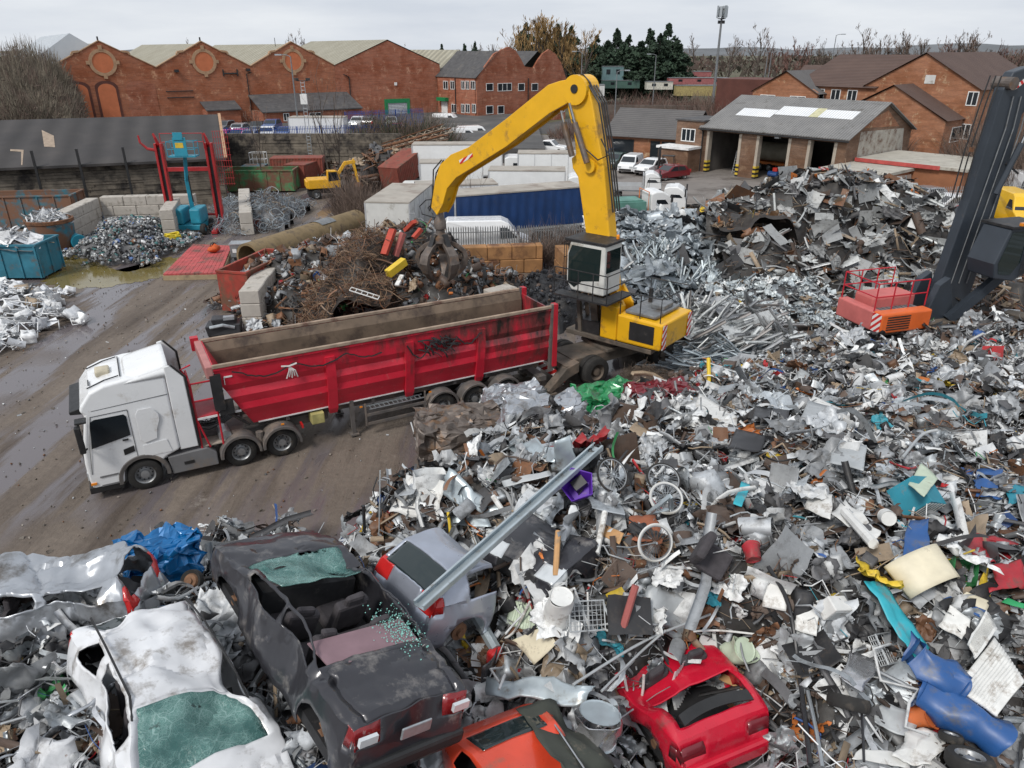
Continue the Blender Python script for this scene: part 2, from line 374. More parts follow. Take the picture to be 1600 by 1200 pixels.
# fourth, plain gable with the green roller door
F2 = FR(-30.5, 137.5, 32); r = F2.root('brick_warehouse', 'plain gabled red brick warehouse with green framed roller door', 'warehouse')
t = B('brick_red'); L2 = 20.2; t.prism([(0,0),(0,9.9),(L2/2,13.9),(L2,9.9),(L2,0)],0,.4); t.bx(L2-.4,L2,.4,40,0,9.9); t.build('wall', r)
t = B('roof_olive')
for xa in (-.2, L2+.2): t.poly((xa,-.1,9.95),(L2/2,-.1,14.05),(L2/2,42,14.05),(xa,42,9.95))
t.build('roof', r)
x0, z1 = F2.at(601,155); x1, z0 = F2.at(641,192)
t = B('green_paint'); t.bx(x0-.1,x0+.5,-.15,0,1.7,z1); t.bx(x1-.5,x1+.1,-.15,0,1.7,z1); t.bx(x0+.5,x1-.5,-.15,0,z1-.7,z1); d = t.build('door_frame', r)
ribm('shutter_rib', (.42,.45,.48), (.5,.52,.55), .25, 2, .5); t = B('shutter_rib'); t.bx(x0+.5,x1-.5,-.05,0,1.7,z1-.7); t.build('roller_shutter', d)
t = B('white_frame'); t.box((F2.at(618,131)[0],-.06,F2.at(618,131)[1]),(.5,.1,.5)); t.build('alarm_box', r)
t = B('dark_metal'); q = F2.at(545,120); t.tube([(q[0],-.1,2),(q[0],-.1,q[1]),(q[0]-1,-.2,q[1]+.4)],.09,5); t.build('downpipe', r)
# pale shed behind the left gable, small sheds in front
t = B('clad_grey'); t.prism([(-2,0),(-2,10.8),(3.8,14.6),(9.5,10.8),(9.5,0)],1.2,44); tag(t.build('clad_shed', loc=F1.o, rz=F1.rz),'pale grey metal clad shed rising behind the leftmost brick gable','shed')
def leanto(px0, px1, pyb, pyt, pyr, fr, dep, name, label, wins=()):
    x0, _ = fr.at(px0, pyb, -dep); x1, _ = fr.at(px1, pyb, -dep); zt = fr.at(px0, pyt, -dep)[1]; zr = fr.at(px0, pyr, 0)[1]
    rt = fr.root(name, label, 'outbuilding')
    t = B('brick_red'); t.bx(x0,x1,-dep,-.01,0,zt); t.build('wall', rt)
    t = B('slate'); t.add([(x0-.2,-dep-.3,zt-.05),(x1+.2,-dep-.3,zt-.05),(x1+.2,-.02,zr),(x0-.2,-.02,zr),(x0-.2,-dep-.3,zt+.12),(x1+.2,-dep-.3,zt+.12),(x1+.2,-.02,zr+.17),(x0-.2,-.02,zr+.17)],[(0,1,2,3),(4,5,6,7),(0,1,5,4),(0,3,7,4),(1,2,6,5)]); t.build('roof', rt)
    for a, b_, c_, d_ in wins:
        xa, za = fr.at(a,b_,-dep); xb, zb = fr.at(c_,d_,-dep); win(rt, xa, xb, zb, za, -dep)
leanto(327,378,192,173,160,F1,3,'lean_to','small brick lean-to with dark roof against the middle gable')
leanto(413,566,192,176,149,F1,6,'lean_to','long low brick lean-to with grey roof and white windows below the third gable',[(443,178,452,188),(484,177,502,187)])
# ---- brick offices with the double curved gable
F3 = FR(-6.3, 138.8, 41); r = F3.root('brick_offices', 'red brick offices with twin curved gables and white windows', 'offices')
out = [F3.at(*p) for p in [(745,122),(752,112),(762,98),(772,84),(783,78),(795,73),(806,79),(814,92),(820,104),(834,106),(840,95),(848,84),(858,77),(868,84),(877,98),(885,124)]]
out = [(out[0][0],0)]+out+[(out[-1][0],0)]
LX = out[-1][0]
t = B('brick_red'); t.prism(out,0,.4); t.bx(0,.4,.4,11.5,0,8); t.build('wall', r)
t = B('slate'); t.poly((-.2,-.1,7.9),(5.2,-.1,12.2),(5.2,12,12.2),(-.2,12,7.9)); t.poly((5.2,.4,12.2),(11,.4,9.2),(11,12,9.2),(5.2,12,12.2)); t.poly((11,.4,9.2),(15,.4,12.2),(15,12,12.2),(11,12,9.2)); t.poly((15,.4,12.2),(LX,.4,8),(LX,12,8),(15,12,12.2)); t.build('roof', r)
for a, b_, c_, d_, n in ((760,131,770,141,1),(778,131,799,141,3),(810,131,819,141,1),(831,131,840,141,1),(760,166,770,177,1),(778,166,787,177,1),(870,164,882,174,2),(832,165,846,176,2)):
    xa, za = F3.at(a,b_); xb, zb = F3.at(c_,d_); win(r, xa, xb, zb, za, 0, n)
for row, pys in enumerate(((127,139),(163,176))):
    for k, (a, c_) in enumerate(((693,700),(704,710),(721,726),(728,733),(736,742)) if row == 0 else ((706,713),(721,726),(728,734),(738,743))):
        ya, za = F3.side(a,pys[0],0); yb, zb = F3.side(c_,pys[1],0); win(r, min(ya,yb), max(ya,yb), zb, za, 0, 2, 'x')
ya, za = F3.side(690,158,0); yb, zb = F3.side(700,185,0)
t = B('white_frame'); t.bx(-.08,0,min(ya,yb),max(ya,yb),1.7,za); d = t.build('door', r); t = B('green_paint'); t.bx(-.9,0,min(ya,yb)-.4,max(ya,yb)+.4,za+.1,za+.7); t.build('canopy', r)
t = B('dark_metal'); q = F3.at(825,122); t.tube([(q[0],-.1,3.5),(q[0],-.1,q[1])],.09,5); t.build('downpipe', r); t = B('dark_metal'); y_ = F3.side(712,140,0)[0]; t.tube([(-.1,y_,1.7),(-.1,y_,7.8)],.09,5); t.build('downpipe', r)
t = B('roof_olive'); t.prism([(1.2,0),(1.2,9),(6,12.4),(11,9),(11,0)],12.3,40); tag(t.build('pale_roof_shed', loc=F3.o, rz=F3.rz),'shed with a pale ribbed roof between warehouse and offices','shed')
# ---- long dark shed on the left
F4 = FR(-25.5-.936*34, 66.8-.35*34, 20.5); r = F4.root('timber_shed', 'long low shed with black felt roof and stacked sleeper wall', 'shed')
M('sleeper', (.17,.145,.115), .95, 0, .4, 1.2, dirt=(.028,.024,.022), damt=.55, dsc=.45, bmp=.3)
t = B('sleeper')
for k in range(15):
    x = 0
    while x < 34:
        l = min(R_(2.2,4.8), 34-x)
        t.bx(x+.015,x+l,R_(-.09,.05),.4,.22*k,.22*k+.205); x += l
t.bx(0,34,.38,.5,0,3.9); t.bx(33.5,34,.5,13,0,3.9); t.build('sleeper_wall', r)
t = B('roof_felt'); 
t.add([(-.3,-.7,3.75),(34.4,-.7,3.75),(34.4,13,6.35),(-.3,13,6.35),(-.3,-.7,3.95),(34.4,-.7,3.95),(34.4,13,6.55),(-.3,13,6.55)],[(0,1,2,3),(4,5,6,7),(0,1,5,4),(1,2,6,5),(3,0,4,7)]); t.poly((-.3,13,6.55),(34.4,13,6.55),(34.4,26,4),(-.3,26,4)); t.poly((34,0,3.7),(34,13,6.4),(34,26,3.7)); t.build('roof', r)
M('bare_board', (.32,.25,.19), .9, 0, .25, 3)
t = B('bare_board')
def rf(px, py): # roof point
    y = 6.; 
    for _ in range(30):
        x, z = F4.at(px,py,y); y += ((z-3.97)/2.6*13.7-.7-y)*.5
    return (x, y, 3.97+(y+.7)/13.7*2.6)
for q in ([(65,203),(84,212),(86,230),(69,229)],[(16,233),(37,234),(35,258),(33,258),(33,237),(16,236)]): t.poly(*[rf(*p) for p in q])
t.build('bare_patch', r); t = B('stone'); t.beam((34.4,-.7,4.0),(34.4,13,6.6),.25,.12); t.build('verge', r)
for px in (58,128,200,262,330):
    x, _ = F4.at(px,270,-.75)
    t = B('black_plastic'); t.bx(-.09,.09,-.09,.09,0,5.2); t.box((0,0,.02),(.35,.35,.04)); o = t.build('steel_post')
    o.location = F4.o+F4.d*x-F4.n*.85; o.rotation_euler = (0,0,F4.rz); tag(o, ORD[(58,128,200,262,330).index(px)]+' black steel post from the left against the sleeper wall','post','posts along the sleeper wall')
# ---- three bay garage
F5 = FR(21.1, 85.3, -49); r = F5.root('garage', 'three bay brick garage with grey sheet roof and white rooflights', 'garage')
GL, GD, GE, GR = 16.3, 14., 4.9, 7.7
cols = [(0,.55),(4.9,6.7),(10.6,12.4),(GL-.9,GL)]
t = B('brick_brown')
for a, b_ in cols: t.bx(a,b_,0,.5,0,4.4)
t.bx(0,GL,0,.5,4.4,GE); t.prism([(0,0),(0,GE),(GD/2,GR),(GD,GE),(GD,0)],0,.4,'x'); t.bx(.4,GL-.4,GD-.4,GD,0,GE)
t.build('wall', r)
t = B('brick_brown'); t.prism([(.5,0),(.5,GE-.02),(GD/2,GR-.03),(GD,GE-.02),(GD,0)],GL-.4,GL,'x'); wv = t.build('gable_wall', r)
M('render_patch', (.42,.39,.34), .95, 0, .3, 3, dirt=(.14,.08,.055), damt=.5, dsc=1.5)
t = B('render_patch'); t.prism([F5.side(*p,GL) for p in [(1338,247),(1408,243),(1412,200),(1345,206)]],GL,GL+.03,'x'); t.build('render_patch', wv)
t = B('brick_orange'); t.prism([F5.side(*p,GL) for p in [(1350,200),(1405,197),(1388,172),(1360,188)]],GL,GL+.025,'x'); t.build('brick_patch', wv)
t = B('asbestos')
def slab(t, xa, xb, ya, za, yb, zb, th=.1): t.add([(xa,ya,za),(xb,ya,za),(xb,yb,zb),(xa,yb,zb),(xa,ya,za+th),(xb,ya,za+th),(xb,yb,zb+th),(xa,yb,zb+th)],[(0,3,2,1),(4,5,6,7),(0,1,5,4),(1,2,6,5),(3,0,4,7),(2,3,7,6)])
sl_ = (GR-GE)/(GD/2)
slab(t,-.3,GL+.4,-.5,GE-.5*sl_+.02,GD/2,GR+.02); slab(t,-.3,GL+.4,GD+.4,GE-.4*sl_+.02,GD/2,GR+.02); t.build('roof', r)
def rl(x0,x1,y0,y1,m,nm):
    t = B(m); slab(t,x0,x1,y0,GE+y0*sl_+.14,y1,GE+y1*sl_+.14,.03); t.build(nm, r)
ribm('rooflight', (.72,.74,.76), (.82,.83,.84), .28, 0, .5); M('rooflight_old', (.5,.48,.3), .6)
rl(2.2,6.4,2.4,4.0,'rooflight','rooflight'); rl(6.45,10.3,3.1,4.9,'rooflight','rooflight'); rl(10.32,11.3,3.1,4.9,'rooflight_old','rooflight'); rl(11.32,14.9,3.1,4.7,'rooflight','rooflight')
M('jamb', (.4,.35,.29), .85, 0, .15, 2)
def hazard(t, x0, x1, y0, y1, z0, z1, k=6):
    for i in range(k):
        t.use('hz_y' if i % 2 else 'hz_k'); t.bx(x0,x1,y0,y1,z0+(z1-z0)*i/k,z0+(z1-z0)*(i+1)/k)
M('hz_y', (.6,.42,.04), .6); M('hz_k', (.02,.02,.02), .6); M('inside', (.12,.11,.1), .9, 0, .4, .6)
for i, x in enumerate((.55,4.6,6.7,10.3,12.4,GL-1.2)):
    t = B('jamb'); t.bx(x,x+.3,-.06,.56,1.3,4.4); hazard(t,x-.02,x+.32,-.08,.58,0,1.3); t.build('door_jamb', r)
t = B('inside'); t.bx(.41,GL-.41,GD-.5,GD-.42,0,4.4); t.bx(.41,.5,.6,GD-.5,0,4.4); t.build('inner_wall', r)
t = B('forecourt'); t.bx(-.5,GL,-3,GD,-.1,.03); tag(t.build('garage_floor', loc=F5.o, rz=F5.rz), kind='structure')
t = B('black_plastic'); t.tube([(-.3,-.55,GE-.3),(GL+.4,-.55,GE-.3)],.08,6); t.tube([(0,-.5,GE-.3),(0,-.1,GE-.6),(0,-.1,0)],.07,6); t.build('gutter', r)
t = B('grey_metal'); t.box((9.2,-.3,4.5),(.5,.4,.35)); t.build('floodlight', r)
# flat roofed stores on the garage's right
M('fascia_red', (.42,.07,.06), .7); M('orange_brick', (.3,.125,.06), .9, 0, .2, 1, dirt=(.2,.08,.045), damt=.4)
for (a0,a1,d0,d1,hh,lb) in ((GL-.2,GL+5.5,-4,2.0,2.35,'low brick store with a short flat roof at the garage corner'),(GL+.2,GL+10,2.1,11,2.7,'wide brick store with pale flat roof beside the garage gable')):
    rt = F5.root('brick_store', lb, 'outbuilding')
    t = B('orange_brick'); t.bx(a0+.3,a1,d0,d1,0,hh); t.build('wall', rt)
    t = B('roof_flat'); t.bx(a0,a1+.3,d0-.3,d1+.2,hh,hh+.25); rf_ = t.build('roof', rt)
    t = B('fascia_red'); t.bx(a0,a1-2,d0-.36,d0-.302,hh-.05,hh+.3); t.build('fascia', rf_)
# ---- office with grey tiled roof, and its two storey end
F6 = FR(11.6, 95, -31); r = F6.root('tiled_office', 'single storey brick office with grey tiled roof and wide windows', 'office')
OL = 10.4
t = B('brick_orange'); t.bx(0,OL,0,.4,0,3.1); t.prism([(0,0),(0,3.1),(4.5,5.6),(9,3.1),(9,0)],0,.35,'x'); t.prism([(0,0),(0,3.1),(4.5,5.6),(9,3.1),(9,0)],OL-.35,OL,'x'); t.build('wall', r)
t = B('tile_grey'); slab(t,-.3,OL+.3,-.5,2.9,4.5,5.75); slab(t,-.3,OL+.3,9.5,2.9,4.5,5.75); t.build('roof', r)
win(r,.9,3.6,.9,2.5,-.01,1,m='dark_metal'); win(r,5.9,6.9,.1,2.5,-.01,1,m='dark_metal'); win(r,7.3,9.8,.9,2.5,-.01,1,m='dark_metal')
F7 = FR(18.6, 87.6, -45); r = F7.root('brick_annex', 'small two storey brick annex with white window beside the garage', 'outbuilding')
t = B('brick_brown'); t.bx(0,3.4,0,6,0,5.3); t.build('wall', r); t = B('slate'); t.bx(-.15,3.5,-.15,6,5.3,5.45); t.build('roof', r); win(r,.8,2.4,3.2,4.4,0,3)
t = B('brick_brown'); t.bx(-.6,3.3,-2.4,-.01,0,2.5); t.build('porch', r); t = B('white_frame'); t.bx(-.8,3.4,-2.6,-.012,2.5,2.75); t.build('porch_roof', r)
# ---- brick flats behind the garage
F8 = FR(44.5, 100, -49); r = F8.root('brick_flats', 'large orange brick building with brown tiled roof and broad gable', 'building')
t = B('brick_orange'); t.prism([(0,0),(0,8.4),(6.65,12.05),(13.3,8.4),(13.3,0)],0,.4); t.bx(12.9,13.3,.4,20,0,8.4); t.bx(-9.5,0,.01,.4,0,8.2); t.build('wall', r)
t = B('tile_brown'); t.poly((-.2,-.3,8.3),(6.65,-.3,12.2),(6.65,22,12.2),(-.2,22,8.3)); t.poly((13.6,-.3,8.3),(6.65,-.3,12.2),(6.65,22,12.2),(13.6,22,8.3)); t.poly((-9.7,-.4,8.1),(1.5,-.4,8.1),(6.65,7,11.9),(-7.5,7,11.9)); t.poly((-9.7,14,8.1),(6.6,14,8.1),(6.6,7,11.9),(-7.5,7,11.9)); t.poly((-9.7,-.4,8.1),(-9.7,14,8.1),(-7.5,7,11.9)); t.build('roof', r)
t = B('old_white'); x0,z1 = F8.at(1447,117); x1,z0 = F8.at(1460,131); t.bx(x0,x1,-.06,0,z0,z1); t.build('vent_panel', r)
for k in range(4): win(r,-8.6+2.2*k,-7.5+2.2*k,6.2,7.7,0,2)
for a, b_, c_, d_ in ((1541,145,1557,166),(1528,196,1540,219)):
    xa, za = F8.at(a,b_); xb, zb = F8.at(c_,d_); win(r, min(xa,12.2), min(xb,13.2), zb, za, 0, 2)
# front extension
rt = F8.root('brick_extension', 'lower brick extension with its own tiled gable in front of the flats', 'building')
y0 = -5.; pts = [F8.at(p[0],p[1],y0) for p in [(1355,160),(1398,134),(1478,190),(1508,187)]]
xl, xm, xr = pts[0][0]-1, pts[1][0], pts[2][0]; zl, zm, zr = F8.at(1352,162,y0)[1], pts[1][1], pts[2][1]
t = B('brick_orange'); t.prism([(xl,0),(xl,zl),(xm,zm),(xr,zr),(xr,0)],y0,y0+.4); t.bx(xr-.4,xr,y0+.4,-.01,0,zr); t.build('wall', rt)
t = B('tile_brown'); t.poly((xm,y0-.3,zm+.12),(xr+.3,y0-.3,zr+.05),(xr+.3,-.02,zr+.05),(xm,-.02,zm+.12)); t.poly((xm,y0-.3,zm+.12),(xl-.3,y0-.3,zl+.05),(xl-.3,-.02,zl+.05),(xm,-.02,zm+.12)); t.build('roof', rt)
ya, za = F8.side(1488,199,xr); yb, zb = F8.side(1504,219,xr)
t = B('white_frame'); t.bx(xr,xr+.07,min(ya,yb),max(ya,yb),zb,za); o = t.build('window', rt); t = B('glass'); m_ = (ya+yb)/2
for a, b_ in ((min(ya,yb)+.1,m_-.05),(m_+.05,max(ya,yb)-.1)): t.bx(xr+.06,xr+.08,a,b_,zb+.1,za-.1)
t.build('pane', o)
# small gabled house left of the flats; dark brick hall behind
F9 = FR(33.2, 109, -46); r = F9.root('brick_house', 'small gabled brick house with two wide white windows', 'house')
t = B('brick_orange'); t.prism([(0,0),(0,7.4),(4.6,9.8),(9.2,7.4),(9.2,0)],0,.4); t.build('wall', r)
t = B('tile_grey'); t.poly((-.3,-.3,7.2),(4.6,-.3,9.95),(4.6,14,9.95),(-.3,14,7.2)); t.poly((9.5,-.3,7.2),(4.6,-.3,9.95),(4.6,14,9.95),(9.5,14,7.2)); t.build('roof', r)
win(r,1.3,3.3,5.2,6.8,0,2); win(r,5.6,7.6,5.2,6.8,0,2)
F10 = FR(33, 128, -35); r = F10.root('dark_brick_hall', 'dark red brick hall with low brown roof behind the small house', 'building')
M('brick_dark', (.085,.03,.026), .9, 0, .25, .6)
t = B('brick_dark'); t.bx(0,26,0,10,0,8.2); t.build('wall', r); t = B('tile_brown'); slab(t,12,27,-.3,8.3,5,10.2); slab(t,12,27,10.3,8.3,5,10.2); t.build('roof', r)
FA = FR(98, 150, -30); r = FA.root('far_house', 'distant orange brick house with gable half hidden by bare trees on the right', 'house')
t = B('brick_orange'); t.prism([(0,0),(0,7.5),(5,10.5),(10,7.5),(10,0)],0,9); t.build('wall', r); t = B('tile_brown'); t.poly((-.3,-.3,7.4),(5,-.3,10.6),(5,9.3,10.6),(-.3,9.3,7.4)); t.poly((10.3,-.3,7.4),(5,-.3,10.6),(5,9.3,10.6),(10.3,9.3,7.4)); t.build('roof', r)
# ---------------------------------------------------------------- trees, scrub, poles, fences
M('bark', (.075,.06,.05), .95, 0, .3, 3); M('twig', (.14,.1,.08), .95, 0, .3, .5); M('twig_red', (.16,.085,.07), .95, 0, .3, .5)
M('twig_gold', (.27,.17,.07), .95, 0, .25, .5); M('twig_grey', (.2,.17,.13), .95, 0, .35, .3)
M('needles', (.03,.055,.032), .9, 0, .45, .35); M('ivy', (.035,.055,.02), .9, 0, .4, .4); M('dead_grass', (.17,.14,.075), .95, 0, .35, .4)
def branchy(h, seed, spread=.55, levels=4, twigs=3, tr=.03, tw=.035, mt='twig', low=.25, kids=(3,5), droop=0.):
    """bare tree in two meshes: trunk with limbs, and a crown of fine twigs"""
    rs = random.Random(seed); tb = B('bark'); cb = B(mt)
    def grow(p, d, l, r, lev):
        pts = [p]; q = p.copy(); dd = d.copy(); k = 3 if lev else 5
        for i in range(k):
            dd = (dd+Vector((rs.gauss(0,.12),rs.gauss(0,.12),rs.gauss(.05,.1)-droop*lev*.1))).normalized(); q = q+dd*l/k; pts.append(q.copy())
        if lev <= 1: tb.tube(pts, r, 5 if lev == 0 else 4, r*.45, caps=False)
        else:
            b = cb; a = dd.cross(Vector((0,0,1)) if abs(dd.z) < .9 else Vector((1,0,0))).normalized(); ww = max(r, tw)
            for s0, s1 in zip(pts[:-1], pts[1:]):
                b.poly(s0-a*ww*.5, s0+a*ww*.5, s1+a*ww*.35, s1-a*ww*.35)
        if lev >= levels: return
        n = rs.randint(*kids) if lev else rs.randint(7,10)
        for i in range(n):
            t = low+(1-low)*(i+rs.random())/n if lev == 0 else .3+.7*rs.random()
            f = t*k; j = min(int(f), k-1); s = pts[j].lerp(pts[j+1], f-j)
            az = rs.random()*math.tau; sp = spread*(1.25-.5*t if lev == 0 else 1)*rs.uniform(.7,1.3)
            nd_ = (d*math.cos(sp)+Vector((math.cos(az),math.sin(az),.25-droop*.3))*math.sin(sp)).normalized()
            grow(s, nd_, l*rs.uniform(.42,.62)*(1.1-.35*t if lev == 0 else .95), r*.5, lev+1)
    grow(Vector((0,0,0)), Vector((0,0,1)), h, h*tr, 0)
    return tb, cb
def bare_tree(label, loc, h, seed, name='bare_tree', group=None, **k):
    o = thing(name, label, 'tree', loc, 0, group); tb, cb = branchy(h, seed, **k)
    tb.build('trunk', o); c = cb.build('crown', o); c['label'] = 'bare leafless crown'; return o
P1 = bare_tree('bare brown tree in the distant belt along the horizon', (0,0,0), 9, 1, group='bare trees along the horizon', tw=.075)
P2 = bare_tree('bare brown tree in the distant belt along the horizon', (0,0,0), 9, 2, group='bare trees along the horizon', spread=.7, tw=.075)
P3 = bare_tree('bare reddish tree in the distant belt along the horizon', (0,0,0), 8, 3, group='bare reddish trees along the horizon', mt='twig_red', tw=.085)
PP = [P1,P2,P3]; used = set(); rt_ = random.Random(5)
spots = []
for k in range(60):
    a = rt_.uniform(-.78,.78); Y = rt_.uniform(200,420)
    if a < -.05 and Y < 280: Y += 100
    spots.append((a*Y/1.08*.95, Y, rt_.uniform(.75,1.25)))
for px, Y in ((1110,240),(1135,230),(1180,210),(1225,190),(1240,205),(1262,210),(1285,215),(1320,200),(1345,190),(1365,200),(1390,205),(1420,185),(1450,180),(1475,190),(1500,170),(1530,160),(1560,140),(1580,150),(1600,135),(1090,260),(490,240),(475,250),(885,260),(1210,250),(1300,240),(1440,230),(1515,220),(1570,200)):
    spots.append(((px-800)/1150*Y/1.1, Y, rt_.uniform(.9,1.3)))
for i, (x, y, s) in enumerate(spots):
    k = rt_.choice((0,0,1,1,2)); o = PP[k]
    if k in used: o = dup(o)
    used.add(k); o.location = (x,y,-.1); o.rotation_euler = (0,0,rt_.random()*6); o.scale = (s,s,s*rt_.uniform(.85,1.1))
# distant woodland mass under them
wb = B('far_wood')
rs = np.random.default_rng(3)
for k in range(7000):
    a = rs.uniform(-.85,.85); Y = rs.uniform(330,900); x = a*Y; hh = (5+4*noise.noise((x*.02,Y*.01,1)))*rs.uniform(.4,1.05); s = rs.uniform(1.2,3.2)
    q = Vector((x,Y,hh)); d1 = Vector(rs.normal(size=3)).normalized()*s; d2 = Vector(rs.normal(size=3)).normalized()*s*.6
    wb.poly(q-d1, q+d2, q+d1*.8, q-d2)
tag(wb.build('woodland'), 'brown winter woodland massed along the far horizon', 'woodland', kind='stuff')
# conifers
def conifer(h, seed, wd, rag=.3, base=.12):
    rs = np.random.default_rng(seed); tb = B('bark'); tb.tube([(0,0,0),(.1,0,h*.5),(0,.1,h*.97)], h*.018, 6, h*.004)
    cb = B('needles'); n = 4200
    lim = [(rs.uniform(base,1), rs.uniform(0,math.tau)) for _ in range(150)]
    for i in range(n):
        t, a = lim[rs.integers(len(lim))]
        prof = wd*min(1,(1.02-t)*2.6)**.8*(.75+.25*math.sin(t*23+seed))
        rr = prof*rs.uniform(.15,1)**.6*(1+.4*rag*math.sin(a*3+t*9)); a2 = a+rs.normal(0,.22)
        p = Vector((rr*math.cos(a2), rr*math.sin(a2), h*t-rr*.18+rs.normal(0,h*.012)))
        s = h*.027*rs.uniform(.5,1.3); d1 = Vector(rs.normal(size=3)).normalized()*s; d2 = Vector(rs.normal(size=3)).normalized()*s*.7
        cb.poly(p-d1, p+d2, p+d1, p-d2)
    return tb, cb
def pine(label, loc, h, seed, wd, group, name='pine_tree'):
    o = thing(name, label, 'pine tree', loc, 0, group); tb, cb = conifer(h, seed, wd); tb.build('trunk', o); cb.build('crown', o); return o
pr = [pine('', (0,0,0), 17, s, 4.3, 'dark pines behind the yard') for s in (1,2,3)]
for i, (px, pt, Y) in enumerate(((930,62,200),(948,56,190),(966,58,205),(984,54,195),(1000,52,188),(1016,54,200),(1032,50,190),(1048,48,196),(1062,56,192))):
    o = pr[i] if i < 3 else dup(pr[i%3]); p = atY(px, pt, Y); s = p.z/17
    o.location = (p.x, Y, 0); k = (1.04,.92,1.1,.97,.88,1.06,.95,1.08,.9)[i]; o.scale = (s*1.2/k,s*1.1/k,s*k); o.rotation_euler = (.03*math.sin(i*2.),.03*math.cos(i*3.),i*1.7); o['label'] = ORD[i]+' dark pine from the left in the dense clump behind the storage yard'
for i, (px, pt, Y) in enumerate(((822,39,225),(850,43,230),(871,41,228),(893,44,222))):
    o = dup(pr[i%3], group='pines above the golden willows'); p = atY(px, pt, Y); s = p.z/17
    o.location = (p.x, Y, 0); o.scale = (s*1.1,s*1.1,s); o.rotation_euler = (0,0,i*2.1); o['label'] = ORD[i]+' dark pine from the left rising above the golden willows'
for i, (px, pt, Y) in enumerate(((690,70,250),(726,70,250),(742,67,245))):
    o = dup(pr[(i+1)%3], group='small conifers beyond the offices'); p = atY(px, pt, Y); s = p.z/17
    o.location = (p.x, Y, 0); o.scale = (s*.7,s*.7,s); o.rotation_euler = (0,0,i*2.1); o['label'] = ORD[i]+' small pointed conifer from the left on the skyline beyond the offices'
gw = None
for i, (px, pt, Y) in enumerate(((805,62,190),(825,52,185),(846,54,188),(868,56,182),(890,62,186),(908,70,178))):
    o = bare_tree('', (0,0,0), 12, 20, 'willow_tree', 'golden willows behind the offices', mt='twig_gold', spread=.5, tw=.1, kids=(4,6), low=.12) if gw is None else dup(gw)
    gw = gw or o; p = atY(px, pt, Y); s = p.z/14.5
    o.location = (p.x, Y, 0); o.scale = (s*1.15,s*1.15,s); o.rotation_euler = (0,0,i*1.3); o['label'] = ORD[i]+' bare golden willow from the left behind the twin gabled offices'
# scrub: countless twigs, one stuff object per patch
def scrub(name, label, spots, mt, n=900, tw=.03, kind='stuff', m2=None):
    rs = np.random.default_rng(len(name)+int(abs(spots[0][0])*7)); b = B(mt)
    for (x, y, z, r, h) in spots:
        for k in range(n):
            if m2: b.use(m2 if rs.random() < .3 else mt)
            a = rs.uniform(0,math.tau); rr = r*math.sqrt(rs.random()); p = Vector((x+rr*math.cos(a), y+rr*math.sin(a), z))
            d = Vector((rs.normal(0,.4)+.5*math.cos(a)*rr/r, rs.normal(0,.4)+.5*math.sin(a)*rr/r, 1)).normalized(); l = h*rs.uniform(.4,1.)*(1.1-.5*(rr/r)**2)
            p = p+Vector((0,0,l*rs.uniform(0,.45))); sd = Vector((rs.normal(),rs.normal(),rs.normal()*.3)).normalized()*tw
            m_ = p+d*l*.5+Vector(rs.normal(0,.06*h,3)); e = m_+(d+Vector(rs.normal(0,.35,3))).normalized()*l*.5
            b.poly(p-sd, p+sd, m_+sd*.7, m_-sd*.7); b.poly(m_-sd*.7, m_+sd*.7, e+sd*.2, e-sd*.2)
    return tag(b.build(name), label, 'scrub', kind=kind)
sh = None
for i, (px, pt, Y, w_) in enumerate(((8,66,100,5.5),(25,58,112,6),(45,62,105,5),(52,72,108,4.5),(62,86,112,4),(15,95,90,5.5),(50,100,92,5),(58,116,98,4),(-20,75,100,6),(20,130,84,5),(60,138,86,5),(70,150,90,3))):
    if sh is None:
        sh = o = thing('bare_shrub', 'bare grey brown shrub in the thicket on the bank at far left', 'shrub', (0,0,0), 0, 'shrubs in the left bank thicket')
        t = B('bark'); t.tube([(0,0,0),(.1,0,1),(.3,.2,2.2)],.12,5,.05); t.tube([(0,0,0),(-.3,.2,1.2)],.09,5,.04); t.build('stem', o)
        rs = np.random.default_rng(9); b = B('twig_grey')
        for k in range(9000):
            v = Vector(rs.normal(size=3)).normalized(); rr = rs.uniform(.3,1)**.5; p = Vector((v.x*rr, v.y*rr, .52+v.z*rr*.5*(1+.2*math.sin(v.x*7+v.y*5))))*5
            b.use('twig_grey' if noise.noise(p*.6) > -.05 else 'twig')
            d = (Vector((v.x,v.y,abs(v.z)+.5))+Vector(rs.normal(0,.6,3))).normalized()*rs.uniform(.3,.8); s = Vector(rs.normal(size=3)).normalized()*.035
            b.poly(p-s, p+s, p+d+s*.3, p+d-s*.3)
        b.build('crown', o)
    else: o = dup(sh)
    p = atY(px, pt, Y); s = p.z/5.9; o.location = (p.x, Y, 0); o.scale = (w_/5.4,w_/5.4,s); o.rotation_euler = (0,0,i*1.1)
scrub('bank_scrub', 'ivy and bare scrub along the bank below the car park wall', [(atY(px,200,Y).x,Y,z,r,h) for px,Y,z,r,h in ((590,100,1,3,4),(615,98,.5,3,4.5),(640,96,.3,3,4.5),(660,97,.3,3,5),(680,100,.3,3,4),(560,95,.5,3,3.5),(625,90,0,3,3),(650,88,0,2.5,3),(675,92,0,2.5,2.5))], 'twig', 1000, .035, m2='ivy')
scrub('verge_scrub', 'brown scrub on the verge between offices and storage yard', [(atY(px,200,Y).x,Y,0,r,h) for px,Y,r,h in ((930,125,5,3),(960,130,6,3),(1000,135,6,3.5),(1040,140,6,3.5),(1080,135,6,4.5),(1110,130,5,5),(1135,125,5,4.5),(950,112,4,2.5),(985,115,5,3),(1030,120,5,3),(1075,118,5,3.5),(1110,112,5,4),(900,118,4,2.2),(1150,120,5,3.5),(1060,165,9,4),(1000,170,9,4),(1120,170,9,4))], 'twig', 900, .045, m2='twig_red')
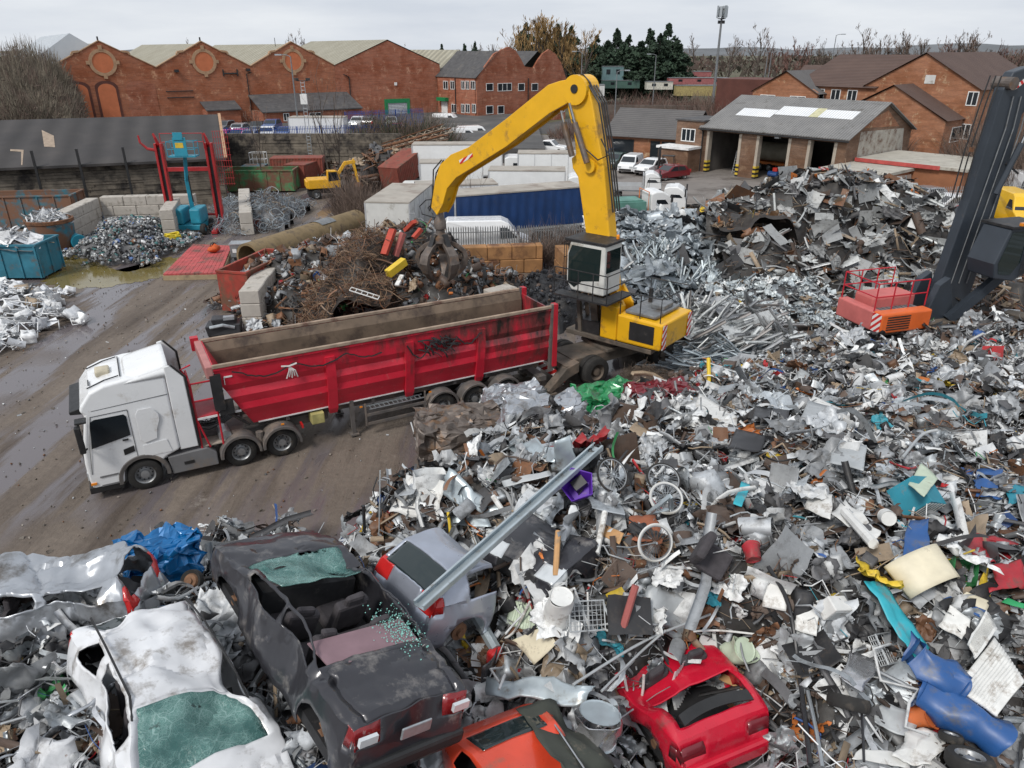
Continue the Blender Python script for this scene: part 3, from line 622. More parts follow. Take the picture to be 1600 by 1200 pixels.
scrub('yard_bush', 'leafless thorn bush growing at the corner of the dirty box body', [(*U(560,352)[:2],0,1.6,4.2),(*U(548,345)[:2],0,1.2,3.2),(*U(575,362)[:2],0,1.3,3.)], 'twig', 900, .018)
scrub('fence_brambles', 'dry brambles tangled through the grey palisade fence', [(x,46.2,0,1.1,2.4) for x in (1.5,2.6,3.6,4.6,5.6)], 'twig', 500, .014)
scrub('right_scrub', 'bare scrub and small trees behind the right hand palisade fence', [(atY(px,260,Y).x,Y,0,r,h) for px,Y,r,h in ((1545,78,3,6),(1570,74,3,7),(1595,80,3,8),(1600,70,3,6),(1520,84,3,5),(1390,84,1.2,4.5))], 'twig', 900, .03)
for i, (px, py, h, lb) in enumerate(((520,290,7.5,'tall thin bare sapling beside the rusty beams'),(532,292,6.5,'thin pale barked sapling leaning over the beam stack'),(412,300,6,'bare sapling in front of the car park wall'),(1400,240,7.5,'bare sapling growing against the brick gable'),(745,372,3.5,'small bare sapling in front of the blue curtain side'))):
    p = U(px, py); bare_tree(lb, (p.x,p.y,0), h, 40+i, 'sapling', levels=3, tr=.012, tw=.02, spread=.4)
# ---- poles and mast
def lamp_post(px, pb, pt, Y, label, arm=1, z0=0.):
    a = atY(px, pb, Y); b_ = atY(px, pt, Y); o = thing('lamp_post', label, 'lamp post', (a.x, Y, z0))
    t = B('grey_metal'); h = b_.z-z0; t.tube([(0,0,0),(0,0,h*.5),(0,0,h)], .13, 8, .07); t.tube([(0,0,h-.05),(arm*.5,0,h+.15),(arm*1.2,0,h+.2)], .05, 6); t.build('post', o)
    t = B('galv'); t.box((arm*1.5,0,h+.18),(.8,.35,.16)); t.build('lamp_head', o)
lamp_post(466,195,88,100,'tall grey lamp post in front of the third brick gable',-1,1.7)
lamp_post(1120+82,110,82,150,'lamp post by the dark brick hall',1)
lamp_post(908,128,82,150,'lamp post right of the golden willows',-1)
lamp_post(1023,118,86,165,'curved lamp post standing over the storage yard',-1)
lamp_post(1300,96,55,170,'slanted tall lamp post beyond the house roofs',1)
lamp_post(1196,112,80,140,'short lamp post at the end of the dark brick hall',-1)
lamp_post(960,190,112,120,'lamp post in the scrub left of the tiled office',1)
o = thing('phone_mast', 'tall pale steel phone mast with antenna cluster on top', 'mast', (43.4,170,0))
t = B('grey_metal'); t.tube([(0,0,0),(0,0,18.3)], .33, 12, .2); t.build('pole', o)
t = B('dark_metal'); t.lathe([(.3,18.1),(.85,18.2),(.85,18.3),(.3,18.3)],(0,0,0),'z',12); t.tube([(0,0,18.3),(0,0,20.3)],.12,8)
for k in range(6):
    a = k*math.pi/3; t.tube([(0,0,18.7),(.8*math.cos(a),.8*math.sin(a),18.7)],.05,5); t.tube([(0,0,20),(.8*math.cos(a),.8*math.sin(a),20)],.05,5)
t.build('head_frame', o)
for k in range(6):
    a = k*math.pi/3; t = B('galv'); t.box((.95*math.cos(a),.95*math.sin(a),19.5),(.24,.5,2.3 if k%2 else 2.),(0,0,a)); t.build('antenna', o)
for k in range(4):
    a = k*math.pi/2+.4; t = B('dark_metal'); t.box((.6*math.cos(a),.6*math.sin(a),17.6),(.3,.4,.6),(0,0,a)); t.build('radio_unit', o)
# ---- fences
M('fence_steel', (.3,.31,.32), .6, .4, .2, 3, dirt=(.16,.12,.09), damt=.3); M('fence_blue', (.02,.08,.33), .5); M('fence_black', (.02,.022,.024), .5); M('fence_green', (.03,.07,.055), .6)
def palisade(label, p0, p1, h, m, sp=.155, z0=0., name='palisade_fence'):
    p0, p1 = Vector(p0), Vector(p1); L = (p1-p0).length; rz = math.atan2(p1.y-p0.y, p1.x-p0.x)
    o = thing(name, label, 'fence', (p0.x,p0.y,z0), rz)
    t = B(m); n = int(L/sp)
    for i in range(n):
        x = (i+.5)*sp; a = R_(-.012,.012); hh = h*R_(.985,1.01)
        t.add([(x-.034,-.012,.05),(x,.02,.05),(x+.034,-.012,.05),(x+a-.034,-.012,hh-.12),(x+a,.02,hh),(x+a+.034,-.012,hh-.12)],[(0,1,4,3),(1,2,5,4)])
    f = t.build('pales', o); f['kind'] = 'stuff'
    for z in (.35, h-.45):
        t = B(m); t.bx(0,L,.03,.08,z,z+.05); t.build('rail', o)
    for i in range(int(L/2.75)+1):
        t = B(m); t.bx(i*2.75-.04,i*2.75+.04,.085,.16,0,h-.1); t.build('post', o)
    return o
palisade('weathered grey palisade fence in front of the white van', (-5.0,46.2), (5.7,47.4), 2.4, 'fence_steel')
palisade('grey palisade fence beside the tyre stacks behind the silver heap', (8.4,48.5), (15.,52.5), 2.2, 'fence_steel')
palisade('bright blue palisade fence round the raised car park', (-37.5,94), (-12,100), 2.2, 'fence_blue', .2, 1.7)
palisade('blue palisade fence in front of the green roller door', (-25,117), (-14,124), 2.4, 'fence_blue', .2, 1.7)
palisade('black palisade gate fence behind the lorry yard', (.3,84), (7.5,86), 2.3, 'fence_black', .16)
palisade('dark green palisade fence left of the lorry yard', (-11.5,92), (-7.5,96), 2.4, 'fence_green', .17)
palisade('tall grey palisade fence behind the yellow van', (33.,59), (46,63), 2.7, 'fence_steel', .19)
t = B('sleeper')
for k in range(10):
    x = -34.
    while x < -13: l = R_(2,4.5); t.bx(x,min(x+l-.03,-13),90+R_(-.06,.06),90.5,.36*k,.36*k+.34); x += l
tag(t.build('retaining_wall'), 'dark sleeper retaining wall below the blue fence', 'wall')
M('wall_brown', (.12,.095,.08), .95, 0, .35, .5)
t = B('wall_brown'); t.bx(0,22,0,.4,0,3.6); tag(t.build('yard_wall', loc=(16,138,0), rz=-.1), 'long brown panel wall in front of the storage yard', 'wall')
# ---- storage yard beyond: cabins, containers, stacked goods
M('pinkish', (.32,.11,.11), .6); M('cabin_green', (.06,.12,.1), .6, 0, .2, .5); M('cabin_teal', (.12,.2,.21), .6, 0, .2, .5); M('yellow_sheet', (.36,.29,.12), .6); M('cabin_blue', (.05,.13,.28), .6); M('cream', (.55,.53,.47), .7)
def cabin(px0, px1, pb, pt, Y, m, label, nm='site_cabin', cat='cabin', win_n=2, z0=None):
    a = atY(px0, pb, Y); c_ = atY(px1, pt, Y); z0 = max(0,a.z) if z0 is None else z0; o = thing(nm, label, cat, (a.x, Y, z0)); L = c_.x-a.x; h = c_.z-z0
    t = B(m); t.bx(0,L,0,2.6,0,h)
    for k in range(int(L/.5)): t.bx(k*.5+.1,k*.5+.3,-.04,0,.1,h-.15)
    t.build('body', o); t = B('grey_metal'); t.bx(-.06,L+.06,-.1,2.7,h,h+.09); t.build('roof', o)
    for k in range(win_n):
        x = L*(k+.6)/(win_n+.2); t = B('glass'); t.bx(x-.45,x+.45,-.07,-.045,h*.45,h*.8); t.build('window', o)
cabin(941,975,126,104,185,'cabin_teal','teal storage cabin stacked above the green one in the far yard'); cabin(941,1000,138,126,184,'cabin_green','long green cabin under the teal one in the far yard')
cabin(1010,1052,140,128,180,'cream','cream cabin left of the red topped sheds in the far yard'); cabin(1056,1140,150,134,172,'yellow_sheet','yellow sheeted store in the far yard below the mast',win_n=0)
cabin(1045,1140,132,122,182,'pinkish','long crimson roofed store near the foot of the mast',win_n=3); cabin(1085,1112,120,112,200,'pinkish','stack of salmon wrapped goods behind the crimson store',nm='wrapped_stack',cat='goods',win_n=0)
cabin(985,1008,118,108,195,'cabin_blue','blue container behind the cabins',nm='container',cat='container',win_n=0); cabin(1058,1082,126,118,196,'cabin_green','green container left of the salmon goods',nm='container',cat='container',win_n=0)
cabin(915,945,150,133,160,'old_white','white box lorry body parked by the brown wall',nm='box_trailer',cat='lorry',win_n=0)
# ---------------------------------------------------------------- parked vehicles
M('car_white', (.75,.76,.77), .25, 0, .04, 1, coat=.6); M('car_grey', (.13,.135,.145), .3, .4, .1, 1, coat=.6); M('car_dark', (.03,.035,.04), .25, .2, .1, 1, coat=.6); M('car_green', (.02,.06,.05), .25, .2, .1, 1, coat=.6)
M('car_red', (.42,.015,.02), .25, .1, .1, 1, coat=.6); M('wreck_dark_red', (.16,.012,.018), .35, .1, .15, 1, coat=.4); M('car_blue', (.03,.08,.25), .25, .2, .1, 1, coat=.6); M('car_silver', (.42,.43,.45), .3, .6, .1, 1, coat=.6); M('car_yellow', (.75,.45,.01), .4, 0, .1, 1, coat=.4); M('car_pink', (.5,.05,.22), .3, 0, .1, 1, coat=.5)
KIND = {  # side outline (x, z) front at +x; z of the waist; windows; wheels; width
 'van':  dict(o=[(-2.6,.35),(-2.62,1.1),(-2.58,2.15),(-2.4,2.3),(.6,2.35),(1.1,2.2),(1.85,1.35),(2.55,1.05),(2.65,.6),(2.6,.3)], w=1.95, zb=1.25, side=[[(.35,1.35),(.35,2.0),(.95,2.0),(1.62,1.35)]], ws=[(1.12,2.1),(1.8,1.38)], rear=[(-2.6,1.4),(-2.58,2.0)], wh=(-1.6,1.7), r=.34),
 'smallvan': dict(o=[(-2.15,.35),(-2.2,1.0),(-2.1,1.78),(-1.9,1.85),(.4,1.86),(.8,1.75),(1.4,1.15),(2.1,.95),(2.2,.6),(2.15,.3)], w=1.8, zb=1.1, side=[[(.2,1.15),(.2,1.65),(.7,1.65),(1.2,1.15)]], ws=[(.85,1.7),(1.36,1.18)], rear=[(-2.17,1.15),(-2.11,1.65)], wh=(-1.35,1.4), r=.31),
 'car':  dict(o=[(-2.05,.35),(-2.12,.8),(-1.95,1.0),(-1.45,1.42),(-.4,1.5),(.2,1.45),(1.0,.98),(1.9,.82),(2.1,.55),(2.05,.28)], w=1.75, zb=.95, side=[[(-1.5,.98),(-1.25,1.33),(-.45,1.38),(-.45,.96)],[(-.38,.96),(-.38,1.38),(.15,1.35),(.75,.95)]], ws=[(.27,1.4),(.95,1.0)], rear=[(-1.92,1.03),(-1.5,1.39)], wh=(-1.3,1.3), r=.31),
 'suv':  dict(o=[(-2.15,.4),(-2.25,.9),(-2.15,1.1),(-1.8,1.6),(-.4,1.68),(.3,1.6),(1.05,1.12),(2.0,.98),(2.2,.65),(2.15,.35)], w=1.85, zb=1.05, side=[[(-1.75,1.12),(-1.55,1.5),(-.5,1.56),(-.5,1.08)],[(-.42,1.08),(-.42,1.56),(.2,1.52),(.8,1.08)]], ws=[(.36,1.56),(1.0,1.14)], rear=[(-2.1,1.15),(-1.84,1.55)], wh=(-1.35,1.35), r=.36),
 'pickup': dict(o=[(-2.6,.5),(-2.6,1.05),(-.75,1.05),(-.7,1.65),(-.5,1.75),(.45,1.75),(1.15,1.12),(2.3,1.0),(2.5,.7),(2.45,.4)], w=1.85, zb=1.1, side=[[(-.6,1.12),(-.55,1.62),(.3,1.62),(.85,1.12)]], ws=[(.5,1.7),(1.1,1.15)], rear=[(-.74,1.15),(-.7,1.6)], wh=(-1.6,1.55), r=.38)}
KIND['transit'] = dict(o=[(-2.8,.4),(-2.85,1.2),(-2.8,2.4),(-2.6,2.58),(.9,2.6),(1.35,2.4),(2.1,1.5),(2.75,1.25),(2.9,.75),(2.85,.35)], w=2.0, zb=1.4, side=[[(.75,1.5),(.75,2.15),(1.25,2.15),(1.95,1.5)]], ws=[(1.4,2.3),(2.05,1.53)], rear=[(-2.84,1.5),(-2.81,2.2)], wh=(-1.8,1.9), r=.35)
def vehicle(kind, m, label, loc, deg, cat=None, group=None, tail=True, name=None):
    k = KIND[kind]; hw = k['w']/2; zb = k['zb']; tum = lambda z: max(0, z-zb)*.2
    o = thing(name or ('parked_van' if kind in ('van','smallvan','transit') else 'parked_car' if kind != 'pickup' else 'pickup_truck'), label, cat or ('van' if 'van' in kind or kind == 'transit' else 'car' if kind != 'pickup' else 'pickup'), (loc[0],loc[1],loc[2] if len(loc) > 2 else 0), rad(deg), group)
    P = k['o']; b = B(m); n = len(P); sd = lambda p, s: (p[0], s*(hw-tum(p[1])), p[1])
    cx = lambda s: [(p[0], s*(hw-tum(p[1])-.06), p[1]) for p in P]
    vs = [(p[0], -(hw-tum(p[1])-.0), p[1]) for p in P]+[(p[0], hw-tum(p[1]), p[1]) for p in P]
    b.add(vs, [tuple(range(n)), tuple(range(2*n-1,n-1,-1))]+[(i,n+i,n+(i+1)%n,(i+1)%n) for i in range(n)])
    bo = b.build('body', o, bevel=.07, seg=2)
    g = B('glass')
    for s in (-1,1):
        for q in k['side']:
            t = B('glass'); pts = [(x, s*(hw-tum(z)+.008), z) for x, z in q]; t.poly(*(pts if s < 0 else pts[::-1])); t.build('side_window', o)
    (xa,za),(xb,zb2) = k['ws']; t = B('glass'); d = .015
    t.poly((xa+d,-(hw-tum(za)-.1),za+d),(xb+d,-(hw-tum(zb2)-.08),zb2+d),(xb+d,hw-tum(zb2)-.08,zb2+d),(xa+d,hw-tum(za)-.1,za+d)); t.build('windscreen', o)
    (xa,za),(xb,zb2) = k['rear']; t = B('glass'); t.poly((xa-.015,hw-tum(za)-.12,za),(xa-.015,-(hw-tum(za)-.12),za),(xb-.015,-(hw-tum(zb2)-.14),zb2),(xb-.015,hw-tum(zb2)-.14,zb2)); t.build('rear_window', o)
    x0, x1 = P[0][0], P[-1][0]
    for s in (-1,1):
        t = B('clear_lamp'); t.box((P[-2][0]-.1, s*(hw-.25), (P[-2][1]+P[-3][1])/2+.02),(.26,.36,.17)); t.build('headlight', o)
        t = B('red_lamp'); t.box((P[1][0]+.03, s*(hw-.12), P[1][1]+.02),(.12,.2,.34)); t.build('tail_light', o)
        for x in k['wh']: wheel(x, s*(hw-.1), k['r'], .2, o, s)
    t = B('black_plastic'); t.box((P[-2][0]-.02,0,P[-1][1]+.18),(.14,hw*1.5,.18)); t.build('grille', o)
    return o
M('curtain_blue', (.01,.04,.135), .45, 0, .25, .8, dirt=(.02,.03,.07), damt=.3, dsc=.6); M('curtain_cyan', (.03,.3,.45), .5, 0, .2, 1); M('box_roof', (.36,.33,.29), .8, 0, .2, .6, dirt=(.24,.2,.17), damt=.5, dsc=.5); M('alu_trim', (.55,.56,.57), .45, .5, .1, 2)
def cab_unit(o, x, m='white_paint', hw=1.2, h=2.9, L=2.1, zf=.6, fl=None):
    """lorry cab with its front at x, facing +x"""
    b = B(m); b.prism([(x-L,zf),(x-L,h-.15),(x-L+.4,h),(x-.75,h),(x-.3,h-.25),(x-.05,1.9),(x,1.3),(x,zf)],-hw,hw); c_ = b.build('cab', o, bevel=.09)
    t = B('cab_glass'); e = .012
    t.poly((x-.28+e,-hw+.12,h-.4),(x-.05+e,-hw+.1,1.75),(x-.05+e,hw-.1,1.75),(x-.28+e,hw-.12,h-.4)); t.build('windscreen', c_)
    for s in (-1,1):
        t = B('cab_glass'); pts = [(x-1.3,s*(hw+e),1.65),(x-1.25,s*(hw+e),h-.6),(x-.55,s*(hw+e),h-.6),(x-.28,s*(hw+e),1.65)]; t.poly(*(pts if s < 0 else pts[::-1])); t.build('side_window', c_)
        t = B('black_plastic'); t.box((x-.1,s*(hw+.2),2.1),(.12,.2,.6)); t.build('mirror', c_)
        t = B('clear_lamp'); t.box((x,s*(hw-.3),zf+.25),(.05,.4,.2)); t.build('headlight', c_)
    t = B('black_plastic'); t.bx(x-.02,x+.02,-hw+.25,hw-.25,zf+.05,1.5); t.build('grille', c_)
    return c_
def lorry(label, loc, deg, L=9.5, bh=3.6, bz=1.1, m='white_paint', roof='box_roof', cab=True, group=None, name='box_lorry', cabm='white_paint', ribs=0, w_=2.5, end=None, cabh=2.9):
    o = thing(name, label, 'lorry', loc, rad(deg), group); hw = w_/2
    b = B(m); b.bx(0,L,-hw,hw,bz,bh)
    bo = b.build('box', o)
    t = B(roof); t.bx(-.03,L+.03,-hw-.03,hw+.03,bh,bh+.09); t.build('roof', bo)
    if end:
        t = B(end); t.bx(-.04,-.003,-hw+.05,hw-.05,bz+.05,bh-.05); t.build('rear_doors', bo)
    t = B('alu_trim')
    for s in (-1,1):
        t.bx(-.02,L+.02,s*hw-.03,s*hw+.03,bz-.06,bz+.1)
        for x in (0,L): t.bx(x-.05,x+.05,s*hw-.05,s*hw+.05,bz,bh)
        for k in range(ribs): x = (k+1)*L/(ribs+1); t.bx(x-.02,x+.02,s*(hw+.012)-.012,s*(hw+.012)+.012,bz,bh)
    t.build('trim', bo)
    t = B('dark_metal'); t.bx(.1,L+(2.2 if cab else 0),-.45,.45,.75,bz-.061); t.build('chassis', o)
    for s in (-1,1):
        for x in ([1.3,2.5] if L > 7 else [1.6])+([L+1.4] if cab else []): wheel(x, s*(hw-.2), .48, .32, o, s)
    if cab: cab_unit(o, L+2.35, cabm, h=cabh)
    return o
def curtain(o, L, hw, z0, z1):
    t = B('curtain_blue')
    for s in (-1,1):
        def fn(u, v): 
            x = .08+(L-.16)*u; d = .03*math.sin(x*9)+.02*noise.noise((x*2,v*2,s)); return (x, s*(hw+.05+d*(1-abs(2*v-1)**4)), z0+(z1-z0)*v)
        t.grid(fn, 120, 6)
    return t.build('side_curtain', o, smooth=True)
l = lorry('long lorry with a deep blue curtain side and grey roof', (-4.3,50.9,0), 23, 9.8, 3.6, 1.0, 'curtain_blue', group=None, name='curtain_lorry'); curtain([c for c in l.children if c.name.startswith('box')][0], 9.8, 1.25, 1.1, 3.5)
M('box_side', (.12,.3,.38), .6, 0, .3, 1, dirt=(.4,.42,.42), damt=.5)
lorry('dirty white box body with grey roof and streaky cyan side', (-8.05,47.9,0), 84, 7.2, 3.55, 1.0, 'old_white', cab=False, name='box_trailer', ribs=4, w_=2.9, end='old_white')
lorry('tall white box lorry at the back left of the lorry yard', (-9.8,76.3,0), 1, 8.8, 4.0, 1.1); lorry('short white box lorry with rounded end behind the yellow arm', (-8.3,68.8,0), 4, 5.6, 3.3, 1.0, cab=False, name='box_trailer')
lorry('white box lorry with grey roof in front of the tall one', (-1.9,64.5,0), -3, 6.4, 3.3, 1.0); lorry('white trailer body behind the yellow arm', (.6,73,0), -2, 6.3, 3.6, 1.1, cab=False, name='box_trailer', ribs=3)
lorry('blue ended trailer left of the curtain side lorry', (-7.2,56.5,0), 12, 6, 3.3, 1.0, 'white_paint', cab=False, name='box_trailer', end='curtain_blue')
vehicle('transit', 'car_white', 'large white panel van right behind the palisade fence', (-1.6,47.9), 3)
vehicle('transit', 'old_white', 'old white van with grimy roof left of the box lorries', (-6.3,62.5), 6); vehicle('transit', 'car_white', 'white van parked between the box bodies', (-5.2,59.3), 4)
for i, (px, py, k, m, a, lb) in enumerate(((985,268,'smallvan','car_white',-115,'small white van parked nose out by the tiled office'),(1016,272,'suv','car_white',-130,'white family car parked beside the small van'),(960,262,'suv','car_green',-120,'dark green car half hidden left of the small van'),(1046,280,'car','wreck_dark_red',-150,'red car parked beside the porch'),(945,252,'car','car_blue',-110,'dark blue car at the left end of the office row'),
    (858,240,'pickup','car_white',-20,'white pickup parked behind the black gate'),(845,262,'smallvan','car_white',5,'white van roof showing behind the trailers'),(722,226,'van','car_white',15,'white van left of the black gate'),(742,222,'van','car_white',10,'second white van nearer the black gate'),(700,199,'van','car_white',-15,'white van with blue rear by the office door'))):
    p = U(px,py); vehicle(k, m, lb, p, a)
cols_ = ['car_grey','car_silver','car_dark','car_blue','car_pink','car_silver','car_white','car_pink','car_blue','car_grey','car_silver','car_pink','car_white']
nm_ = {'car_grey':'grey','car_silver':'silver','car_dark':'black','car_blue':'blue','car_pink':'pink','car_white':'white'}
for i, (px, Y) in enumerate(((350,110),(378,109),(402,111),(425,112),(371,100),(395,100),(417,101),(345,99),(445,103),(580,118),(612,119),(618,108),(560,117))):
    p = atY(px, 200, Y); vehicle('car' if i%3 else 'suv', cols_[i], nm_[cols_[i]]+' car '+('in the back row' if i < 4 or i > 8 else 'close behind the blue fence')+' of the raised car park, '+ORD[i]+' counted', (p.x,Y,1.7), (-95,85,-80,-90)[i%4], group='cars in the raised car park')
p = atY(505,205,100); lorry('white van body behind the blue fence at the wall end', (p.x-4,100,1.7), 0, 7, 2.9, .7, 'car_white', cab=False, name='box_trailer')
# right hand edge
p = U(1578,352); vehicle('transit', 'car_yellow', 'bright yellow van facing the yard at the right edge', p, -100)
for px, py, k, m, a, lb in ((1600,318,'transit','car_white',-100,'white van behind the yellow one'),(1500,312,'smallvan','old_white',-70,'old white van beside the grey boom'),(1440,318,'car','car_silver',-160,'silver car at the end of the store wall'),(1475,335,'suv','car_white',-165,'white car left of the grey boom'),(1525,340,'car','car_silver',-140,'damaged silver car behind the dark cab'),(1580,378,'car','car_white',-170,'white car under the yellow van'),(1505,352,'car','car_red',-155,'red and white car near the heap end')):
    vehicle(k, m, lb, U(px,py), a)
# lorry cabs and flatbeds by the silver heap
o = thing('flatbed_truck', 'small white flatbed truck with headboard on the forecourt', 'truck', U(952,310), rad(-8)); cab_unit(o, 4.6, h=2.5, L=1.5, hw=1.0)
t = B('grey_metal'); t.bx(0,3,-1,1,.85,.97); t.build('bed', o); t = B('alu_trim'); t.bx(2.95,3.03,-1,1,.98,2.3); t.bx(0,2.9,-1,-.96,.98,1.35); t.bx(0,2.9,.96,1,.98,1.35); t.build('headboard', o)
for s in (-1,1):
    for x in (.8,3.9): wheel(x, s*.85, .36, .24, o, s)
o = thing('crane_truck', 'white cab truck with green body and orange rails by the silver heap', 'truck', U(922,353), rad(12)); cab_unit(o, 6.2, h=2.6, L=1.7, hw=1.05)
M('green_body', (.1,.24,.2), .6, 0, .3, 1); t = B('green_body'); t.bx(0,4.1,-1.1,1.1,.9,1.9); t.bx(.2,3.9,-.9,.9,1.9,2.0); t.build('body', o); M('orange_rail', (.6,.17,.03), .5)
t = B('orange_rail'); t.tube([(4.3,-1,1),(4.3,-1,2.6),(4.3,1,2.6),(4.3,1,1)],.04,6); t.build('rail', o)
for s in (-1,1):
    for x in (.9,5.4): wheel(x, s*.9, .4, .26, o, s)
o = thing('white_cab', 'white truck cab with black roof rails beside the tyre stacks', 'truck', U(1013,335), rad(-15)); cab_unit(o, 3, h=2.5, L=1.8, hw=1.05); t = B('grey_metal'); t.bx(-1.5,1.2,-.9,.9,.7,.9); t.build('chassis', o)
t = B('fence_black'); t.tube([(-.2,-1,.9),(-.2,-1,2.8),(2,-1,2.8)],.03,5); t.tube([(-.2,1,.9),(-.2,1,2.8),(2,1,2.8)],.03,5); t.build('rail', o)
for s in (-1,1):
    for x in (-.6,2.2): wheel(x, s*.9, .4, .26, o, s)
k = 0
for px, py in ((1052,332),(1063,334),(1075,334),(1086,333),(1058,338),(1070,340)):
    for j in range(3):
        t = B('tyre'); t.lathe([(.2,-.1),(.24,-.12),(.33,-.11),(.36,-.05),(.36,.05),(.33,.11),(.24,.12),(.2,.1)],(0,0,0),'z',18)
        p = U(px,py); o = t.build('tyre', smooth=40, loc=(p.x+R_(-.05,.05),p.y+R_(-.05,.05),.13+.245*j)); tag(o, 'black tyre in the stacks beside the white cab', 'tyre', 'tyres stacked by the white cab')
# forklift by the office
o = thing('forklift', 'red forklift truck with dark mast parked by the porch', 'forklift', U(1040,275), rad(160)); M('fork_red', (.45,.03,.02), .4)
t = B('fork_red'); t.bx(-1.2,.7,-.5,.5,.35,1.0); t.bx(-1.3,-.5,-.5,.5,1,1.3); t.build('body', o); t = B('dark_metal'); t.bx(.75,.9,-.45,-.3,.1,3.); t.bx(.75,.9,.3,.45,.1,3.); t.bx(.75,.85,-.3,.3,1.4,1.5); t.bx(.9,1.9,-.35,-.25,.1,.14); t.bx(.9,1.9,.25,.35,.1,.14); t.build('mast', o)
t = B('dark_metal'); 
for x in (-.9,.5):
    for s in (-1,1): t.tube([(x,s*.45,1),(x*.8,s*.42,2.1)],.04,5)
t.bx(-.8,.5,-.45,.45,2.1,2.16); t.build('overhead_guard', o)
for s in (-1,1):
    for x in (-.9,.45): wheel(x, s*.45, .27, .2, o, s)
# in the garage bays
def gp(x, y): return F5.o+F5.d*x+F5.n*y
o = thing('tanker_lorry', 'old tanker lorry parked inside the middle garage bay', 'lorry', gp(3.2,6.5), F5.rz); M('tank', (.3,.28,.22), .6, 0, .3, 1)
t = B('tank'); t.lathe([(.01,0),(.8,0),(1,.15),(1,4.6),(.8,4.75),(.01,4.75)],(0,0,2.1),'x',24); t.build('tank', o, smooth=40); t = B('orange_rail'); t.bx(-.1,4.9,-.9,.9,.8,1.05); t.build('chassis', o)
for s in (-1,1):
    for x in (.8,2.,4.): wheel(x, s*.85, .45, .3, o, s)
vehicle('pickup', 'old_white', 'white pickup with raised bonnet inside the right garage bay', gp(13.6,7), math.degrees(F5.rz)+0)
o = thing('step_ladder', 'aluminium step ladder inside the left garage bay', 'ladder', gp(3.4,2.0), F5.rz); t = B('alu_trim')
for s in (-.25,.25): t.beam((s,-.4,0),(s*.7,0,2.4),.06,.04); t.beam((s,.5,0),(s*.7,0,2.4),.05,.03)
for k in range(8): t.bx(-.24,.24,-.4+.05*k-.03,-.4+.05*k+.03,.25+.28*k,.28+.28*k)
t.build('ladder_frame', o)
o = thing('compressor', 'blue and red workshop compressor between the garage columns', 'machine', gp(8.2,1.6), F5.rz); t = B('car_blue'); t.lathe([(.01,-.6),(.3,-.55),(.32,.5),(.01,.6)],(0,0,.5),'x',14); t.build('tank', o); t = B('fork_red'); t.box((.2,0,1),(.5,.4,.35)); t.build('motor', o); t = B('dark_metal'); t.bx(-.5,.5,-.3,.3,0,.2); t.build('frame', o)
# ---------------------------------------------------------------- left part of the yard
M('teal', (.03,.17,.24), .55, 0, .3, 1.2, dirt=(.13,.08,.05), damt=.35, dsc=1.4); M('teal_rust', (.03,.15,.2), .7, 0, .35, 1.5, dirt=(.17,.085,.05), damt=.75, dsc=.9)
M('skip_green', (.06,.22,.09), .6, 0, .35, 1.5, dirt=(.16,.075,.045), damt=.7, dsc=.8); M('skip_red', (.3,.04,.025), .65, 0, .35, 1.5, dirt=(.13,.06,.035), damt=.6, dsc=1.1)
M('rust_red', (.24,.06,.04), .8, 0, .35, 1.2, dirt=(.12,.06,.04), damt=.5)
def skip(label, loc, deg, L, W, Hh, m, mi='rust', ribs=6, cat='skip', name='skip', taper=0., tilt=0.):
    o = thing(name, label, cat, loc, rad(deg)); o.rotation_euler = (tilt,0,rad(deg)); t = B(m); w = .05
    t.bx(0,L,0,w,.15,Hh); t.bx(0,L,W-w,W,.15,Hh); t.bx(0,w,w,W-w,.15,Hh); t.bx(L-w,L,w,W-w,.15,Hh); t.build('body', o)
    t = B(mi); t.bx(w,L-w,w,W-w,.16,.2); t.build('floor', o)
    for k in range(ribs+1):
        x = k*(L-.1)/ribs
        t = B(m); t.bx(x,x+.1,-.07,-.001,.15,Hh-.1); t.build('rib', o); t = B(m); t.bx(x,x+.1,W+.001,W+.07,.15,Hh-.1); t.build('rib', o)
    for k in range(3):
        y = k*(W-.1)/2; t = B(m); t.bx(L+.001,L+.07,y,y+.1,.15,Hh-.1); t.build('rib', o)
    t = B(m); t.bx(-.05,L+.09,-.09,.06,Hh-.1,Hh+.01); t.bx(-.05,L+.09,W-.06,W+.09,Hh-.1,Hh+.01); t.bx(-.05,.06,.06,W-.06,Hh-.1,Hh+.01); t.bx(L-.06,L+.09,.06,W-.06,Hh-.1,Hh+.01); t.build('rim', o)
    t = B('dark_metal'); t.bx(0,L,.4,.55,0,.15); t.bx(0,L,W-.55,W-.4,0,.15); t.build('skid', o)
    return o
skip('bright teal roll-on skip heaped with white profiles at the left edge', (-34.2,42.4,0), 2, 6.2, 2.5, 2.15, 'teal')
skip('long teal skip with rust streaked rim against the sleeper wall', (-43,55.5,0), 8, 9.5, 2.5, 2.5, 'teal_rust', ribs=8)
o = thing('scrap_bin', 'rounded rusty and teal bin filled with white window profiles', 'bin', U(88,389), rad(6)); t = B('teal_rust')
t.lathe([(1.2,.0),(1.35,.5),(1.42,1.5),(1.45,2.),(1.4,2.02),(1.36,1.9)],(0,0,0),'z',26); t.build('body', o, smooth=40); t = B('rust'); t.lathe([(1.43,1.85),(1.5,1.9),(1.5,2.1),(1.38,2.12),(1.36,1.9)],(0,0,0),'z',26); t.build('rim', o)
skip('green and rust skip standing behind the wire heap', (-27.2,71.8,0), 3, 6.3, 2.4, 2.1, 'skip_green', ribs=5)
